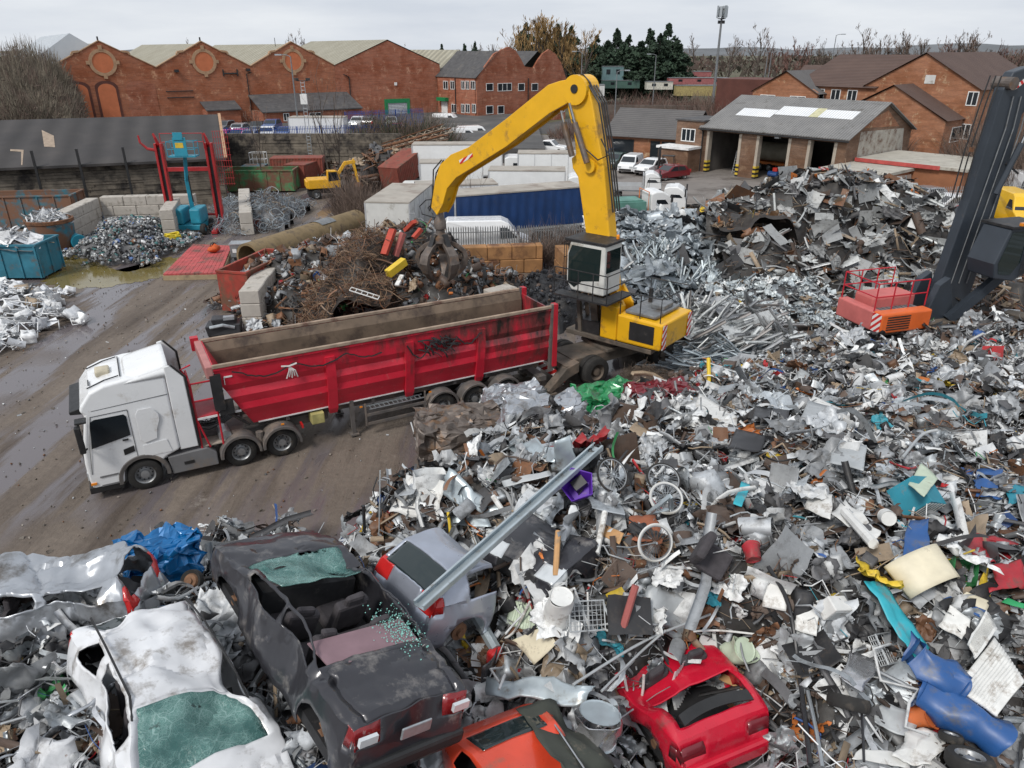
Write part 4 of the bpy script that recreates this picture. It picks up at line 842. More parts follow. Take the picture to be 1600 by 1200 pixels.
def container(label, loc, deg, L, W, Hh, m, tilt=0., name='container'):
    o = thing(name, label, 'container', loc, rad(deg)); o.rotation_euler = (0,tilt,rad(deg)); t = B(m); n = int(L/.3)
    for s in (0,1):
        y = W*s; pts = []
        for k in range(n): x = k*L/n; pts += [(x, .0),(x+.09,.0),(x+.12,.05),(x+.24,.05)]
        pts.append((L,0))
        vs = [(x, y+(d if s == 0 else -d), z) for z in (.12,Hh-.1) for x, d in pts]; q = len(pts)
        t.add(vs, [(i,i+1,q+i+1,q+i) for i in range(q-1)])
    t.bx(0,.06,.05,W-.05,.1,Hh-.05); t.bx(L-.06,L,.05,W-.05,.1,Hh-.05); t.build('side', o)
    t = B(m); t.bx(0,L,.0,W,Hh-.1,Hh); t.build('roof', o); t = B(m); t.bx(0,L,0,W,0,.12); t.build('floor', o)
    return o
container('dull red container between the wall and the green skip', (-24.5,77,0), 6, 5.2, 2.4, 2.5, 'rust_red'); container('short red container at the end of the wall row', (-20.4,74.6,0), 80, 3.2, 2.2, 2.2, 'rust_red')
container('rusty corrugated container tipped on the beam stack', (-10.6,72,.2), 66, 5, 2.2, 2.2, 'rust_red', -.25); container('brown rusty open container on top of the tipped one', (-9.2,76,.9), 64, 3.2, 2.2, 1.8, 'rust', -.2)
container('small teal bin box left of the red container', (-27.6,77.2,0), 4, 2.3, 2, 1.7, 'teal_rust', name='steel_box')
# concrete block bays: each block row reads from joints; one thing per wall
def blockwall(label, p0, p1, rows, th=.8, bl=1.6, bh=.8, m='concrete_block', name='block_wall', cat='wall', cap=True):
    p0, p1 = Vector((*p0,0)), Vector((*p1,0)); L = (p1-p0).length; o = thing(name, label, cat, p0, math.atan2(p1.y-p0.y,p1.x-p0.x))
    for r_ in range(rows):
        x = -(bl/2 if r_ % 2 else 0)
        while x < L-.1:
            a, b_ = max(0,x), min(L,x+bl)
            t = B(m); dy = R_(-.03,.03); t.bx(a+.012,b_-.012,dy,th+dy,r_*bh+.006,(r_+1)*bh-.006); t.build('block', o, bevel=.04, seg=1); x += bl
    return o
blockwall('left arm of the pale concrete block bay', (-31.2,51.6), (-31.9,57.6), 3, .9, 1.5, .72); blockwall('back wall of the pale concrete block bay', (-31.9,57.7), (-25.,58.7), 3, .8, 1.7, .72); blockwall('right arm of the pale concrete block bay', (-24.2,52.9), (-25.6,57.6), 3, .9, 1.5, .72)
blockwall('long low row of pale concrete blocks left of the wire heap', (-19.1,54.4), (-22.6,64.5), 2, .9, 1.7, .85)
blockwall('short concrete block row topped with rusty debris beside the red bin', (-12.2,34.0), (-12.7,40), 3, .95, 1.4, .68); 
M('rusty_block', (.33,.17,.07), .95, 0, .4, .9, dirt=(.12,.055,.03), damt=.5, dsc=.8, bmp=.3)
blockwall('back wall of the rust stained concrete bay', (-5.2,43.4), (1.9,44.3), 2, .8, 1.5, .85, 'rusty_block'); blockwall('side wall of the rust stained concrete bay', (2.6,44.4), (4.1,36.5), 2, .8, 1.5, .85, 'rusty_block')
p = U(790,470); blockwall('pair of pale blocks at the right end of the mixed heap', (-.9,35.0), (.3,36.0), 2, .9, 1.5, .8)
# puddles
def puddle(name, px, m, z=.012):
    b = B(m); pts = [U(*p) for p in px]; c = sum(pts, Vector())/len(pts); n = 220; vs = [(c.x,c.y,z)]; k0 = len(pts)
    for i in range(n):
        t = i/n*k0; j = int(t); f = t-j; P = [pts[(j+q)%k0] for q in (-1,0,1,2)]
        p = ((-f**3+2*f*f-f)*P[0]+(3*f**3-5*f*f+2)*P[1]+(-3*f**3+4*f*f+f)*P[2]+(f**3-f*f)*P[3])*.5
        w_ = noise.noise((p.x*.7,p.y*.7,2))*.5+noise.noise((p.x*2.3,p.y*2.3,5))*.35+noise.noise((p.x*6,p.y*6,9))*.18; d = (p-c); p = p+d.normalized()*w_*min(1.2,d.length*.6); vs.append((p.x,p.y,z))
    b.add(vs, [(0,1+i,1+(i+1)%n) for i in range(n)]); return tag(b.build(name), kind='structure')
M('puddle_brown', (.17,.135,.045), .05, 0, .2, .3); M('puddle_grey', (.085,.078,.08), .12, 0, .3, 1); 
puddle('puddle', [(70,440),(100,400),(140,405),(200,425),(262,402),(285,412),(250,430),(190,445),(120,452)], 'puddle_brown')
# red frame lift with the teal boom lift
M('lift_red', (.36,.018,.02), .45, 0, .2, 2, dirt=(.12,.04,.03), damt=.3); M('lift_teal', (.02,.24,.34), .45, 0, .15, 2, dirt=(.1,.12,.12), damt=.25)
o = thing('gantry_frame', 'tall red twin mast frame rising in front of the sleeper wall', 'lifting frame', (-25.9,56.3,0), rad(6))
for x in (0,3.55):
    t = B('lift_red'); t.bx(x-.28,x-.12,-.22,.22,.1,6.3); t.bx(x+.12,x+.28,-.22,.22,.1,6.3); t.bx(x-.12,x+.12,.1,.22,.1,6.2); m_ = t.build('mast', o, bevel=.02)
    t = B('dark_metal'); t.bx(x-.115,x+.115,-.05,.09,.4,6.0); t.build('channel', m_)
    t = B('lift_red'); t.prism([(-2.2,.05),(-2.2,.22),(-.3,.55),(.5,.55),(.5,.05)],x-.2,x+.2,'x'); t.build('foot', o)
    t = B('lift_red'); t.tube([(x,0,6.2),(x-.1,-.1,6.7),(x-.2,-.1,7.0)],.13,6,.08); t.build('mast_tip', o)
t = B('lift_red'); t.bx(.28,3.27,-.1,.12,4.3,4.58); t.build('cross_beam', o); t = B('lift_red'); t.bx(.28,3.27,-.05,.1,1.0,1.15); t.build('cross_beam', o)
t = B('lift_red'); t.tube([(-.15,-.1,5.8),(-.7,-.3,5.95),(-1.1,-.4,6.4),(-1.15,-.4,6.9)],.12,6,.06); t.build('hook_arm', o)
t = B('lift_red')
for k in range(7): t.tube([(3.9+.17*k,.2,3.2),(3.9+.17*k,.2,7.1)],.018,4)
for k in range(10): t.tube([(3.85,.2,3.3+.42*k),(5.0,.2,3.3+.42*k)],.018,4)
t.build('mesh_panel', o)
t = B('lift_red'); t.tube([(.3,-.3,7.),(3.3,-.3,7.)],.03,5); t.tube([(.3,-.3,6.4),(3.3,-.3,6.4)],.03,5); t.tube([(.3,-.3,5.9),(.3,-.3,7.)],.03,5); t.tube([(3.3,-.3,5.9),(3.3,-.3,7.)],.03,5); t.build('guard_rail', o)
o = thing('boom_lift', 'teal wheeled boom lift with raised basket between the red masts', 'boom lift', (-24.,55.2,0), rad(4))
t = B('lift_teal'); t.bx(-.95,.95,-.9,1.3,.35,.75); t.build('chassis', o, bevel=.05)
for s in (-1,1):
    t = B('lift_teal'); t.bx(s*.62-.38,s*.62+.38,-.9,1.0,.78,1.9); t.build('cowl', o, bevel=.12)
    for y in (-.75,1.15):
        t = B('tyre'); x = s*1.05; t.lathe([(.15,-.16),(.33,-.18),(.4,-.1),(.4,.1),(.33,.18),(.15,.16)],(x,y,.4),'x',18); wq = t.build('wheel', o, smooth=40); t = B('lift_teal'); t.lathe([(.2,s*.14),(.001,s*.12)],(x,y,.4),'x',14); t.build('rim', wq)
t = B('lift_teal'); t.beam((0,.7,1.6),(.1,.3,3.9),.3,.34); t.build('lower_boom', o, bevel=.03); t = B('lift_teal'); t.beam((.1,.25,3.8),(.45,-.3,5.5),.22,.26); t.build('upper_boom', o, bevel=.02); t = B('dark_metal'); t.tube([(.25,.4,2.2),(.3,.1,4.2)],.05,6); t.build('boom_ram', o)
t = B('lift_teal'); t.T = Matrix.Translation((1.5,0,0)); t.bx(-2.,-.1,-.9,.0,5.55,5.65); t.bx(-1.5,-.6,-.93,-.85,5.66,6.9); t.bx(-1.4,-.75,-.99,-.94,6.75,7.25); b_ = t.build('basket', o)
t = B('lift_teal'); t.T = Matrix.Translation((1.5,0,0))
for z in (6.1,6.6):
    t.tube([(-2,-.9,z),(-.1,-.9,z),(-.1,0,z),(-2,0,z),(-2,-.9,z)],.025,5)
for x in (-2,-.1):
    for y in (-.9,0): t.tube([(x,y,5.6),(x,y,6.65)],.025,5)
t.build('basket_rail', b_); t = B('hz_y'); t.T = Matrix.Translation((1.5,0,0)); t.bx(-1.35,-.8,-.945,-.935,6.2,6.55); t.build('warning_panel', b_)
# mid excavator
M('exc_yellow', (.68,.36,.015), .45, 0, .15, 1.5, dirt=(.2,.13,.06), damt=.3)
o = thing('wheeled_excavator', 'old yellow wheeled excavator parked by the rusty beam stack', 'excavator', U(512,308), rad(200)); o.scale = (.82,.82,.82)
t = B('dark_metal'); t.bx(-1.9,1.9,-.6,.6,.55,1.0); t.bx(1.7,2.1,-1.1,1.1,.3,.9); t.build('undercarriage', o)
for s in (-1,1):
    for x in (-1.2,1.3): wheel(x, s*1.0, .52, .4, o, s)
t = B('exc_yellow'); t.bx(-.3,2.1,-1.15,1.15,1.15,2.15); t.bx(1.2,2.3,-1.1,1.1,1.2,2.0); t.build('body', o, bevel=.08)
t = B('exc_yellow'); t.prism([(-1.5,1.15),(-1.45,2.1),(-1.2,3.0),(-.1,3.05),(0,1.15)],.2,1.15); c_ = t.build('cab', o, bevel=.06); t = B('cab_glass'); t.poly((-1.4,1.165,2.0),(-1.15,1.165,2.9),(-.2,1.165,2.9),(-.15,1.165,1.9)); t.poly((-1.49,.3,1.95),(-1.49,1.05,1.95),(-1.24,1.05,2.9),(-1.24,.3,2.9)); t.build('cab_window', c_)
t = B('exc_yellow'); t.prism([(-.6,1.6),(-2.2,3.8),(-3.4,3.9),(-3.5,3.6),(-2.3,3.4),(-.9,1.4)],-.35,.0); t.build('boom', o, bevel=.03); t = B('exc_yellow'); t.prism([(-3.3,4.1),(-3.0,3.8),(-3.5,1.4),(-3.75,1.4)],-.32,-.02); t.build('stick', o, bevel=.03)
t = B('rust'); t.lathe([(.05,.6),(.4,.5),(.55,.1),(.3,-.35),(.01,-.5)],(-3.6,-.15,.9),'z',12); t.build('grab', o)
# fallen tank tube, deck, crates
M('earthy', (.22,.16,.085), .95, 0, .4, 1.2, dirt=(.1,.075,.05), damt=.5, dsc=1.2, bmp=.4)
p0, p1 = U(392,428,0), U(560,368,0); p0.z = p1.z = .95; d = (p1-p0)
o = thing('steel_tank', 'long earth caked steel tube lying behind the mixed heap', 'tank', (p0.x,p0.y,0), math.atan2(d.y,d.x)); L = d.length
t = B('earthy'); t.lathe([(.8,0),(.95,0),(.95,L*.3),(.97,L*.32),(.97,L*.34),(.95,L*.36),(.95,L*.66),(.97,L*.68),(.95,L*.7),(.95,L),(.8,L),(.8,0)],(0,0,.95),'x',32); t.build('shell', o, smooth=40); t = B('grey_metal'); t.lathe([(.99,L*.58),(1.0,L*.6),(1.0,L*.7),(.985,L*.72)],(0,0,.95),'x',20,.3,2.2); t.build('patch', o)
M('deck_red', (.43,.075,.075), .7, 0, .25, 1.5, dirt=(.16,.07,.055), damt=.5, dsc=.9); M('timber', (.34,.26,.16), .9, 0, .25, 2, dirt=(.2,.15,.1), damt=.4)
q = [U(255,428,.4),U(345,426,.4),U(362,384,.4),U(302,381,.4)]
o = thing('timber_deck', 'low red planked deck lying on the mud beside the puddle', 'deck', (q[0].x,q[0].y,0), 0); 
for i in range(13):
    f0, f1 = i/13, (i+.93)/13; t = B('deck_red'); P_ = [q[0].lerp(q[1],f0),q[0].lerp(q[1],f1),q[3].lerp(q[2],f1),q[3].lerp(q[2],f0)]; P_ = [a-q[0] for a in P_]
    t.add([(a.x,a.y,z) for z in (.3,.4+R_(0,.012)) for a in P_],[(3,2,1,0),(4,5,6,7),(0,1,5,4),(1,2,6,5),(2,3,7,6),(3,0,4,7)]); t.build('plank', o)
t = B('timber'); P_ = [a-q[0] for a in q]
for a, b_ in ((0,1),(1,2),(2,3),(3,0)): t.beam((P_[a].x,P_[a].y,.15),(P_[b_].x,P_[b_].y,.15),.12,.28)
t.beam(P_[0].lerp(P_[3],.5)-Vector((0,0,.25)),P_[1].lerp(P_[2],.5)-Vector((0,0,.25)),.12,.28); t.build('bearer', o)
p = U(335,394,.42); o = thing('tool_bag', 'slumped orange red bag lying on the red deck', 'bag', p, .4); M('bag_orange', (.5,.09,.02), .8, 0, .35, 4)
t = B('bag_orange'); t.grid(lambda u,v: ((.42*math.cos(u*math.tau))*(math.sin(math.pi*(.1+.8*v)))*(1+.15*noise.noise((u*6,v*4,1))), .36*math.sin(u*math.tau)*math.sin(math.pi*(.1+.8*v)), .48*v*(1+.2*math.sin(u*9))), 18, 8); t.build('body', o, smooth=True); t = B('black_plastic'); t.tube([(-.2,0,.4),(-.1,0,.62),(.12,.02,.62),(.2,0,.38)],.03,6); t.build('handle', o)
p = U(379,405); o = thing('steel_crate', 'grey steel crate with hinged lid beside the red deck', 'crate', p, rad(8)); t = B('grey_metal'); t.bx(-.6,.6,-.45,.45,.25,1.05); t.build('body', o, bevel=.02)
t = B('galv'); t.bx(-.63,.63,-.48,.48,1.05,1.13); t.build('lid', o); t = B('white_paint'); t.bx(-.45,-.2,-.465,-.451,.55,.8); t.build('sticker', o); t = B('dark_metal'); t.bx(-.15,.15,-.47,-.451,.5,.85); t.build('latch', o)
for x in (-.5,.5): t = B('grey_metal'); t.bx(x-.06,x+.06,-.4,.4,0,.25); t.build('leg', o)
skip('deep red rusty bin tilted beside the concrete blocks', (-13.5,36.2,0), 76, 4.6, 1.6, 2.3, 'skip_red', ribs=3, name='scrap_bin', cat='bin')
p = U(123,388); t = B('lift_teal'); t.lathe([(.01,-.5),(.5,-.5),(.52,-.4),(.5,-.2),(.52,.0),(.5,.2),(.52,.4),(.5,.5),(.01,.5)],(0,0,.5),'x',20); t.lathe([(.2,.505),(.2,.53),(.01,.53)],(0,0,.5),'x',12); tag(t.build('drum', smooth=40, loc=p, rz=-.7), 'bright blue drum lying beside the rounded bin', 'drum')
M('hose_yellow', (.65,.5,.02), .5); p = U(272,380); t = B('hose_yellow')
for k in range(7): a0 = k*.9; t.tube([(.45*math.cos(a)*(1+.1*k%.3)+R_(-.04,.04), .4*math.sin(a)+R_(-.04,.04), .12+.09*k+.05*math.sin(a*2+k)) for a in [a0+i*math.tau/14 for i in range(15)]],.06,6)
tag(t.build('hose_coil', smooth=True, loc=p), 'coil of yellow hose at the foot of the red mast', 'hose')
p = U(398,359); t = B('rust_red'); t.bx(-.5,.5,-.35,.35,0,.75); t.bx(-.55,.55,-.4,.4,.75,.82); tag(t.build('steel_box', loc=p, rz=.3, bevel=.03), 'small dark red box in front of the wire heap', 'box')
p = U(474,283); o = thing('ibc_tank', 'white plastic tank in a wire cage beside the red containers', 'tank', p, 0); t = B('old_white'); t.bx(-.55,.55,-.45,.45,.15,1.15); t.build('bottle', o, bevel=.08); t = B('galv')
for k in range(6): x = -.58+k*.232; t.tube([(x,-.49,.12),(x,-.49,1.18)],.018,4); 
for z in (.15,.5,.85,1.18): t.tube([(-.58,-.49,z),(.58,-.49,z),(.58,.49,z),(-.58,.49,z),(-.58,-.49,z)],.018,4)
t.build('cage', o); t = B('timber'); t.bx(-.58,.58,-.48,.48,0,.12); t.build('pallet', o)
p = U(448,285); o = thing('fuel_cabinet', 'yellow and white upright cabinet at the end of the green skip', 'cabinet', p, .1); t = B('car_yellow'); t.bx(-.4,.4,-.35,.35,0,1.9); t.build('body', o, bevel=.04); t = B('white_paint'); t.bx(-.3,.3,-.37,-.351,.7,1.6); t.build('panel', o)
p = U(407,272); o = thing('steel_cage', 'white wire cage standing by the retaining wall', 'cage', p, 0); t = B('white_paint')
for z in (.2,.9,1.6,2.3): t.tube([(-.8,-.5,z),(.8,-.5,z),(.8,.5,z),(-.8,.5,z),(-.8,-.5,z)],.035,4)
for x, y in ((-.8,-.5),(.8,-.5),(.8,.5),(-.8,.5),(0,-.5)): t.tube([(x,y,0),(x,y,2.3)],.035,4)
t.build('frame', o)
o = thing('ladder_mast', 'grey lattice ladder mast with small lamps by the retaining wall', 'mast', atY(487,262,84).to_2d().to_3d(), 0); t = B('galv'); 
for x in (-.2,.2): t.tube([(x,0,0),(x,0,9.5)],.04,4)
for k in range(26): t.tube([(-.2,0,.3+.36*k),(.2,0,.3+.36*k)],.025,4)
t.build('frame', o); t = B('white_paint'); t.bx(-.35,.35,-.25,-.03,7.2,8.2); t.build('control_box', o); t = B('dark_metal'); t.tube([(-.6,0,9.5),(.6,0,9.5)],.05,4); t.box((-.6,0,9.65),(.4,.3,.25)); t.box((.6,0,9.65),(.4,.3,.25)); t.build('lamp', o)
p = U(538,325); o = thing('forklift', 'black fork attachment standing by the thorn bush', 'fork attachment', p, 0); t = B('dark_metal'); t.bx(-.6,-.45,0,.15,0,1.9); t.bx(.45,.6,0,.15,0,1.9); t.bx(-.45,.45,.03,.12,1.6,1.75); t.bx(-.45,.45,.03,.12,.6,.75); t.build('carriage', o)
for x in (-.5,.5): t = B('dark_metal'); t.bx(x-.05,x+.05,-1.1,-.01,.03,.08); t.build('fork', o)
# ---------------------------------------------------------------- tipper lorry (local x runs from front axle to rear, near side y = 0)
TR, TA = (-11.4,19.66,0), 28.5
M('cab_white', (.74,.75,.76), .28, 0, .05, .8, dirt=(.46,.43,.39), damt=.32, dsc=1.1, coat=.5)
M('skirt_grey', (.16,.16,.165), .55, 0, .15, 2, dirt=(.2,.16,.13), damt=.4)
M('grime_grey', (.12,.11,.105), .7, .1, .3, 2, dirt=(.21,.17,.14), damt=.5)
def redmat():
    m, nt, b = newmat('tipper_red')
    tc = nd(nt, 'ShaderNodeTexCoord').outputs['Object']; sx = nd(nt, 'ShaderNodeSeparateXYZ'); ln(nt, tc, sx.inputs[0])
    c = mixc(nt, ramp(nt, nz(nt, tc, .7, 5), .3, .7), (.46,.01,.028), (.62,.022,.048))
    mp = nd(nt, 'ShaderNodeMapping'); mp.inputs['Scale'].default_value = (1,1,.3); ln(nt, tc, mp.inputs[0])
    st = nz(nt, mp.outputs[0], 1.3, 9, .68)
    ax = nd(nt, 'ShaderNodeMapRange'); ln(nt, sx.outputs[0], ax.inputs[0]); ax.inputs[1].default_value = 3; ax.inputs[2].default_value = 12; ax.inputs[3].default_value = -.2; ax.inputs[4].default_value = .04
    az = nd(nt, 'ShaderNodeMapRange'); ln(nt, sx.outputs[2], az.inputs[0]); az.inputs[1].default_value = 1.6; az.inputs[2].default_value = 3.4; az.inputs[3].default_value = -.1; az.inputs[4].default_value = .07
    a1 = nd(nt, 'ShaderNodeMath', operation='ADD'); ln(nt, st, a1.inputs[0]); ln(nt, ax.outputs[0], a1.inputs[1])
    a2 = nd(nt, 'ShaderNodeMath', operation='ADD'); ln(nt, a1.outputs[0], a2.inputs[0]); ln(nt, az.outputs[0], a2.inputs[1])
    c = mixc(nt, ramp(nt, a2.outputs[0], .47, .6), c, (.17,.03,.032)); c = mixc(nt, ramp(nt, a2.outputs[0], .62, .7), c, (.022,.014,.013))
    scr = nz(nt, tc, 4, 10, .8); c = mixc(nt, ramp(nt, scr, .58, .7), c, (.36,.15,.14))
    ln(nt, c, b.inputs['Base Color']); b.inputs['Roughness'].default_value = .42; b.inputs['Coat Weight'].default_value = .15
    bump(nt, b, nz(nt, tc, 2.5, 7, .65), .25, .05)
redmat()
M('tipper_inside', (.17,.125,.09), .75, .2, .35, 1.2, dirt=(.07,.05,.04), damt=.5, dsc=.9); M('rim_worn', (.33,.25,.19), .8, .1, .3, 2.5, dirt=(.15,.08,.06), damt=.45)
M('rail_red', (.45,.015,.03), .45, 0, .15, 2, dirt=(.2,.08,.07), damt=.25); M('white_line', (.75,.74,.74), .5)
o = thing('lorry_tractor', 'white high roofed articulated lorry tractor coupled to the red tipper', 'lorry', TR, rad(TA))
W = 2.5
# cab: lofted cross sections from bumper to rear
st = [(-1.5,.45,1.55,.0),(-1.52,1.0,1.75,.02),(-1.47,.4,2.0,.02)]
b = B('cab_white')
prof = [(-1.44,.42),(-1.5,.75),(-1.5,1.3),(-1.46,1.72),(-1.2,2.86),(-1.3,2.98),(-1.24,3.14),(-.95,3.5),(-.55,3.66),(.1,3.74),(1.12,3.74),(1.12,1.15),(.72,1.0),(.55,.86),(.3,1.05),(0,1.1),(-.3,1.05),(-.52,.82),(-.58,.42)]
def tumy(z): return .0 if z < 1.7 else .04*(z-1.7)
n = len(prof)
for s in (0,1):
    pass
vs = [(x, tumy(z) if True else 0, z) for x, z in prof]+[(x, W-tumy(z), z) for x, z in prof]
b.add(vs, [tuple(range(n))[::1], tuple(range(2*n-1,n-1,-1))]+[(i,n+i,n+(i+1)%n,(i+1)%n) for i in range(n)])
cab = b.build('cab', o, bevel=.1, seg=4)
# roof wind deflector
t = B('cab_white')
def defl(u, v):
    x = .0+1.25*u; y = .12+(W-.24)*v; e = abs(2*v-1); z = 3.72+.3*u**.8*(1-.12*e**4)-.1*e**6
    return (x, y, z)
t.grid(defl, 10, 16); n0 = len(t.v)
for v in (0,1): t.add([defl(u/10,v) for u in range(11)]+[(1.25*u/10, .12+(W-.24)*v+(-.02 if v == 0 else .02), 3.6) for u in range(11)], [(i,i+1,12+i,11+i) for i in range(10)])
t.build('roof_deflector', cab, smooth=40, solid=.04)
for y in (-.0,W-.0):   # side deflectors behind the doors
    s = 1 if y == 0 else -1; t = B('cab_white'); t.prism([(1.125,1.1),(1.125,3.92),(1.28,3.95),(1.62,3.5),(1.66,1.1)], y+s*.05, y+s*.1); t.build('side_deflector', cab, bevel=.03)
    t = B('black_plastic'); t.prism([(1.665,1.1),(1.625,3.5),(1.3,3.95),(1.35,3.95),(1.69,3.5),(1.73,1.1)], y+s*.04, y+s*.12); t.build('edge_strip', cab)
t = B('dark_metal'); t.bx(1.13,1.2,.15,W-.15,1.1,3.6); t.tube([(1.2,.5,2.2),(1.2,.5,3.5)],.06,6); t.tube([(1.2,1.9,1.5),(1.2,1.9,3.6)],.09,6)
for y in (.7,1.25,1.8): t.tube([(1.15,y,3.3),(1.2,y,3.9)],.03,5); t.tube([(.5,y,3.76),(1.2,y,3.88)],.03,5)
t.build('rear_panel', cab)
t = B('cab_glass'); t.poly((-1.475,.14,1.74),(-1.22,.2,2.84),(-1.22,W-.2,2.84),(-1.475,W-.14,1.74)); t.build('windscreen', cab)
t = B('black_plastic'); t.prism([(-1.24,2.86),(-1.55,2.9),(-1.56,3.0),(-1.27,3.06)],.16,W-.16); t.build('sun_visor', cab, bevel=.02)
def sidequad(m, nm, pts, par, d=.012, y=0):
    t = B(m); s = -1 if y == 0 else 1; q = [(x, (tumy(z) if y == 0 else W-tumy(z))+s*d, z) for x, z in pts]; t.poly(*(q if y == 0 else q[::-1])); return t.build(nm, par)
for y in (0,W):
    sidequad('cab_glass','side_window',[(-1.22,1.78),(-1.1,2.62),(-.98,2.68),(-.2,2.68),(-.14,2.6),(-.14,1.98)],cab,.014,y)
    s = -1 if y == 0 else 1
    t = B('black_plastic')
    for a, c_ in (((-1.38,.95),(-1.28,1.72)),((-1.28,1.72),(-1.06,2.78)),((-1.06,2.78),(-.08,2.8)),((-.08,2.8),(-.08,1.2)),((-.08,1.2),(-.35,.98))):
        t.beam((a[0],(tumy(a[1]) if y == 0 else W-tumy(a[1]))+s*.006,a[1]),(c_[0],(tumy(c_[1]) if y == 0 else W-tumy(c_[1]))+s*.006,c_[1]),.012,.012)
    t.build('door_seam', cab)
    sidequad('black_plastic','door_grab',[(-.42,1.35),(-.42,1.55),(-.12,1.62),(-.12,1.42)],cab,.012,y)
    t = B('cab_white'); q = [(.1,1.75),(.1,2.6),(.2,2.75),(.55,2.75),(.72,2.5),(.72,2.3),(.6,2.0),(.55,1.7),(.2,1.62)]; t.prism(q, y+s*.0 if y else -.004+tumy(2.2)*0, (y+s*.012 if y else -.02)); t.build('side_blister', cab, bevel=.01)
    t = B('cab_white'); t.prism([(.12,1.15),(.12,1.55),(.8,1.6),(.9,1.15)], (W if y else -.012), (W+.012 if y else 0)); t.build('locker_door', cab, bevel=.008)
    t = B('black_plastic'); t.beam((-1.32,y+s*.05,2.75),(-1.42,y+s*.32,2.7),.06,.06); t.beam((-1.32,y+s*.05,1.85),(-1.42,y+s*.32,1.9),.06,.06); t.box((-1.42,y+s*.34,2.3),(.16,.22,.85)); t.build('mirror', cab, bevel=.04)
    t = B('clear_lamp'); t.prism([(-1.52,.75),(-1.515,1.0),(-1.2,1.06),(-1.25,.8)], y+(.03 if y == 0 else -.25), y+(.25 if y == 0 else -.03)); t.build('headlight', cab)
    t = B('amber_lamp'); t.box((-1.4,y+s*.01,.62),(.16,.04,.07)); t.build('indicator', cab)
    t = B('grime_grey'); t.lathe([(.62,-.02),(.72,-.03),(.74,.0),(.74,.34),(.62,.34)],(0,y-(0 if y == 0 else .32),.5),'y',26,-.15,math.pi+.15); t.build('wheel_arch', cab)
t = B('black_plastic'); t.box((-1.3,-.3,2.86),(.3,.35,.07)); t.build('kerb_mirror', cab, bevel=.02)
t = B('black_plastic'); t.bx(-1.515,-1.4,.2,W-.2,.55,1.6); t.bx(-1.55,-.62,-.0,W,.28,.5); t.build('bumper_grille', cab, bevel=.02)
M('hatch', (.5,.45,.34), .6); t = B('hatch'); t.bx(-.72,-.32,.95,1.45,3.6,3.8); t.build('roof_hatch', cab, bevel=.05)
t = B('black_plastic')
for y in (.42,W-.42): t.tube([(-.98,y,3.53),(-.5,y,3.7),(-.1,y,3.77)],.02,5)
t.bx(-.08,-.05,.4,W-.4,3.75,3.775); t.bx(-.95,-.92,.6,1.0,3.54,3.58); t.build('roof_trim', cab)
for y, s in ((0,-1),(W,1)):
    t = B('black_plastic'); t.box((-.3,y+s*.012+(.0 if y else .0),1.86),(.16,.03,.05)); t.build('door_handle', cab)
    t = B('skirt_grey')
    for z in (.5,.8): t.box((-.95,y+s*.005,z),(.5,.03,.05))
    t.build('cab_step', cab)
    t = B('black_plastic'); t.beam((.98,y+s*(-.05),1.2),(1.0,y-s*.09,3.6),.014,.014); t.beam((-1.0,tumy(2.95) if y == 0 else W-tumy(2.95),2.95),(1.1,tumy(3.05) if y == 0 else W-tumy(3.05),3.05),.012,.012); t.build('panel_seam', cab)
# chassis, skirts, mudguards
t = B('grime_grey'); t.bx(.9,6.0,.75,1.0,.72,1.0); t.bx(.9,6.0,1.5,1.75,.72,1.0); t.bx(1.2,5.9,.7,1.8,1.0,1.06); t.build('chassis', o)
for s, y0 in ((0,.02),(1,W-.5)):
    t = B('skirt_grey'); t.prism([(.78,.32),(.72,.95),(1.9,.98),(2.15,.75),(2.15,.3)], y0, y0+.48); t.build('side_skirt', o, bevel=.03)
    t = B('black_plastic'); t.box((1.3,y0+(-.005 if s == 0 else .485),.62),(.3,.02,.1)); t.build('step', o)
    for x in (2.89,4.22):
        t = B('grime_grey'); t.lathe([(.56,-.05),(.64,-.05),(.66,0),(.66,.5),(.6,.52)],(x,y0-.03,.52),'y',26,-.1,math.pi+.1); t.build('mudguard', o)
        wheel(x, y0+.22 if s == 0 else y0+.28, .51, .34, o, -1 if s == 0 else 1, 0 if x < 3 else 1)
    wheel(0, .2 if s == 0 else W-.2, .51, .36, o, -1 if s == 0 else 1, 0)
    t = B('grime_grey'); t.tube([(3.55,y0+.2,.6),(3.55,y0+.2,1.05)],.12,8); t.build('air_tank', o)
    t = B('red_lamp'); t.box((4.95,y0+.2,.95),(.06,.3,.12)); t.build('tail_light', o)
M('beige_deck', (.35,.3,.25), .85, 0, .2, 3); t = B('beige_deck'); t.bx(1.75,2.6,.1,.68,.99,1.03); t.build('catwalk', o)
t = B('black_plastic')
for k in range(9): 
    y = .85+.1*k; t.tube([(1.25,y,2.0-.05*k),(1.6,y,1.45),(2.1,y+.1*math.sin(k),1.2+.05*(k%3)),(2.6,y,1.35),(2.9,y,1.5)],.025,5)
for k in range(3):
    a0 = k; t.tube([(1.3+1.3*i/40, .9+.5*k+.09*math.cos(i*1.1+a0), 1.75-.3*math.sin(i/40*3.1)+.09*math.sin(i*1.1+a0)) for i in range(41)],.014,4)
t.build('air_lines', o); t = B('galv'); t.lathe([(.01,-.3),(.2,-.3),(.2,.3),(.01,.3)],(2.5,.5,1.15),'y',16); t.build('cylinder', o)
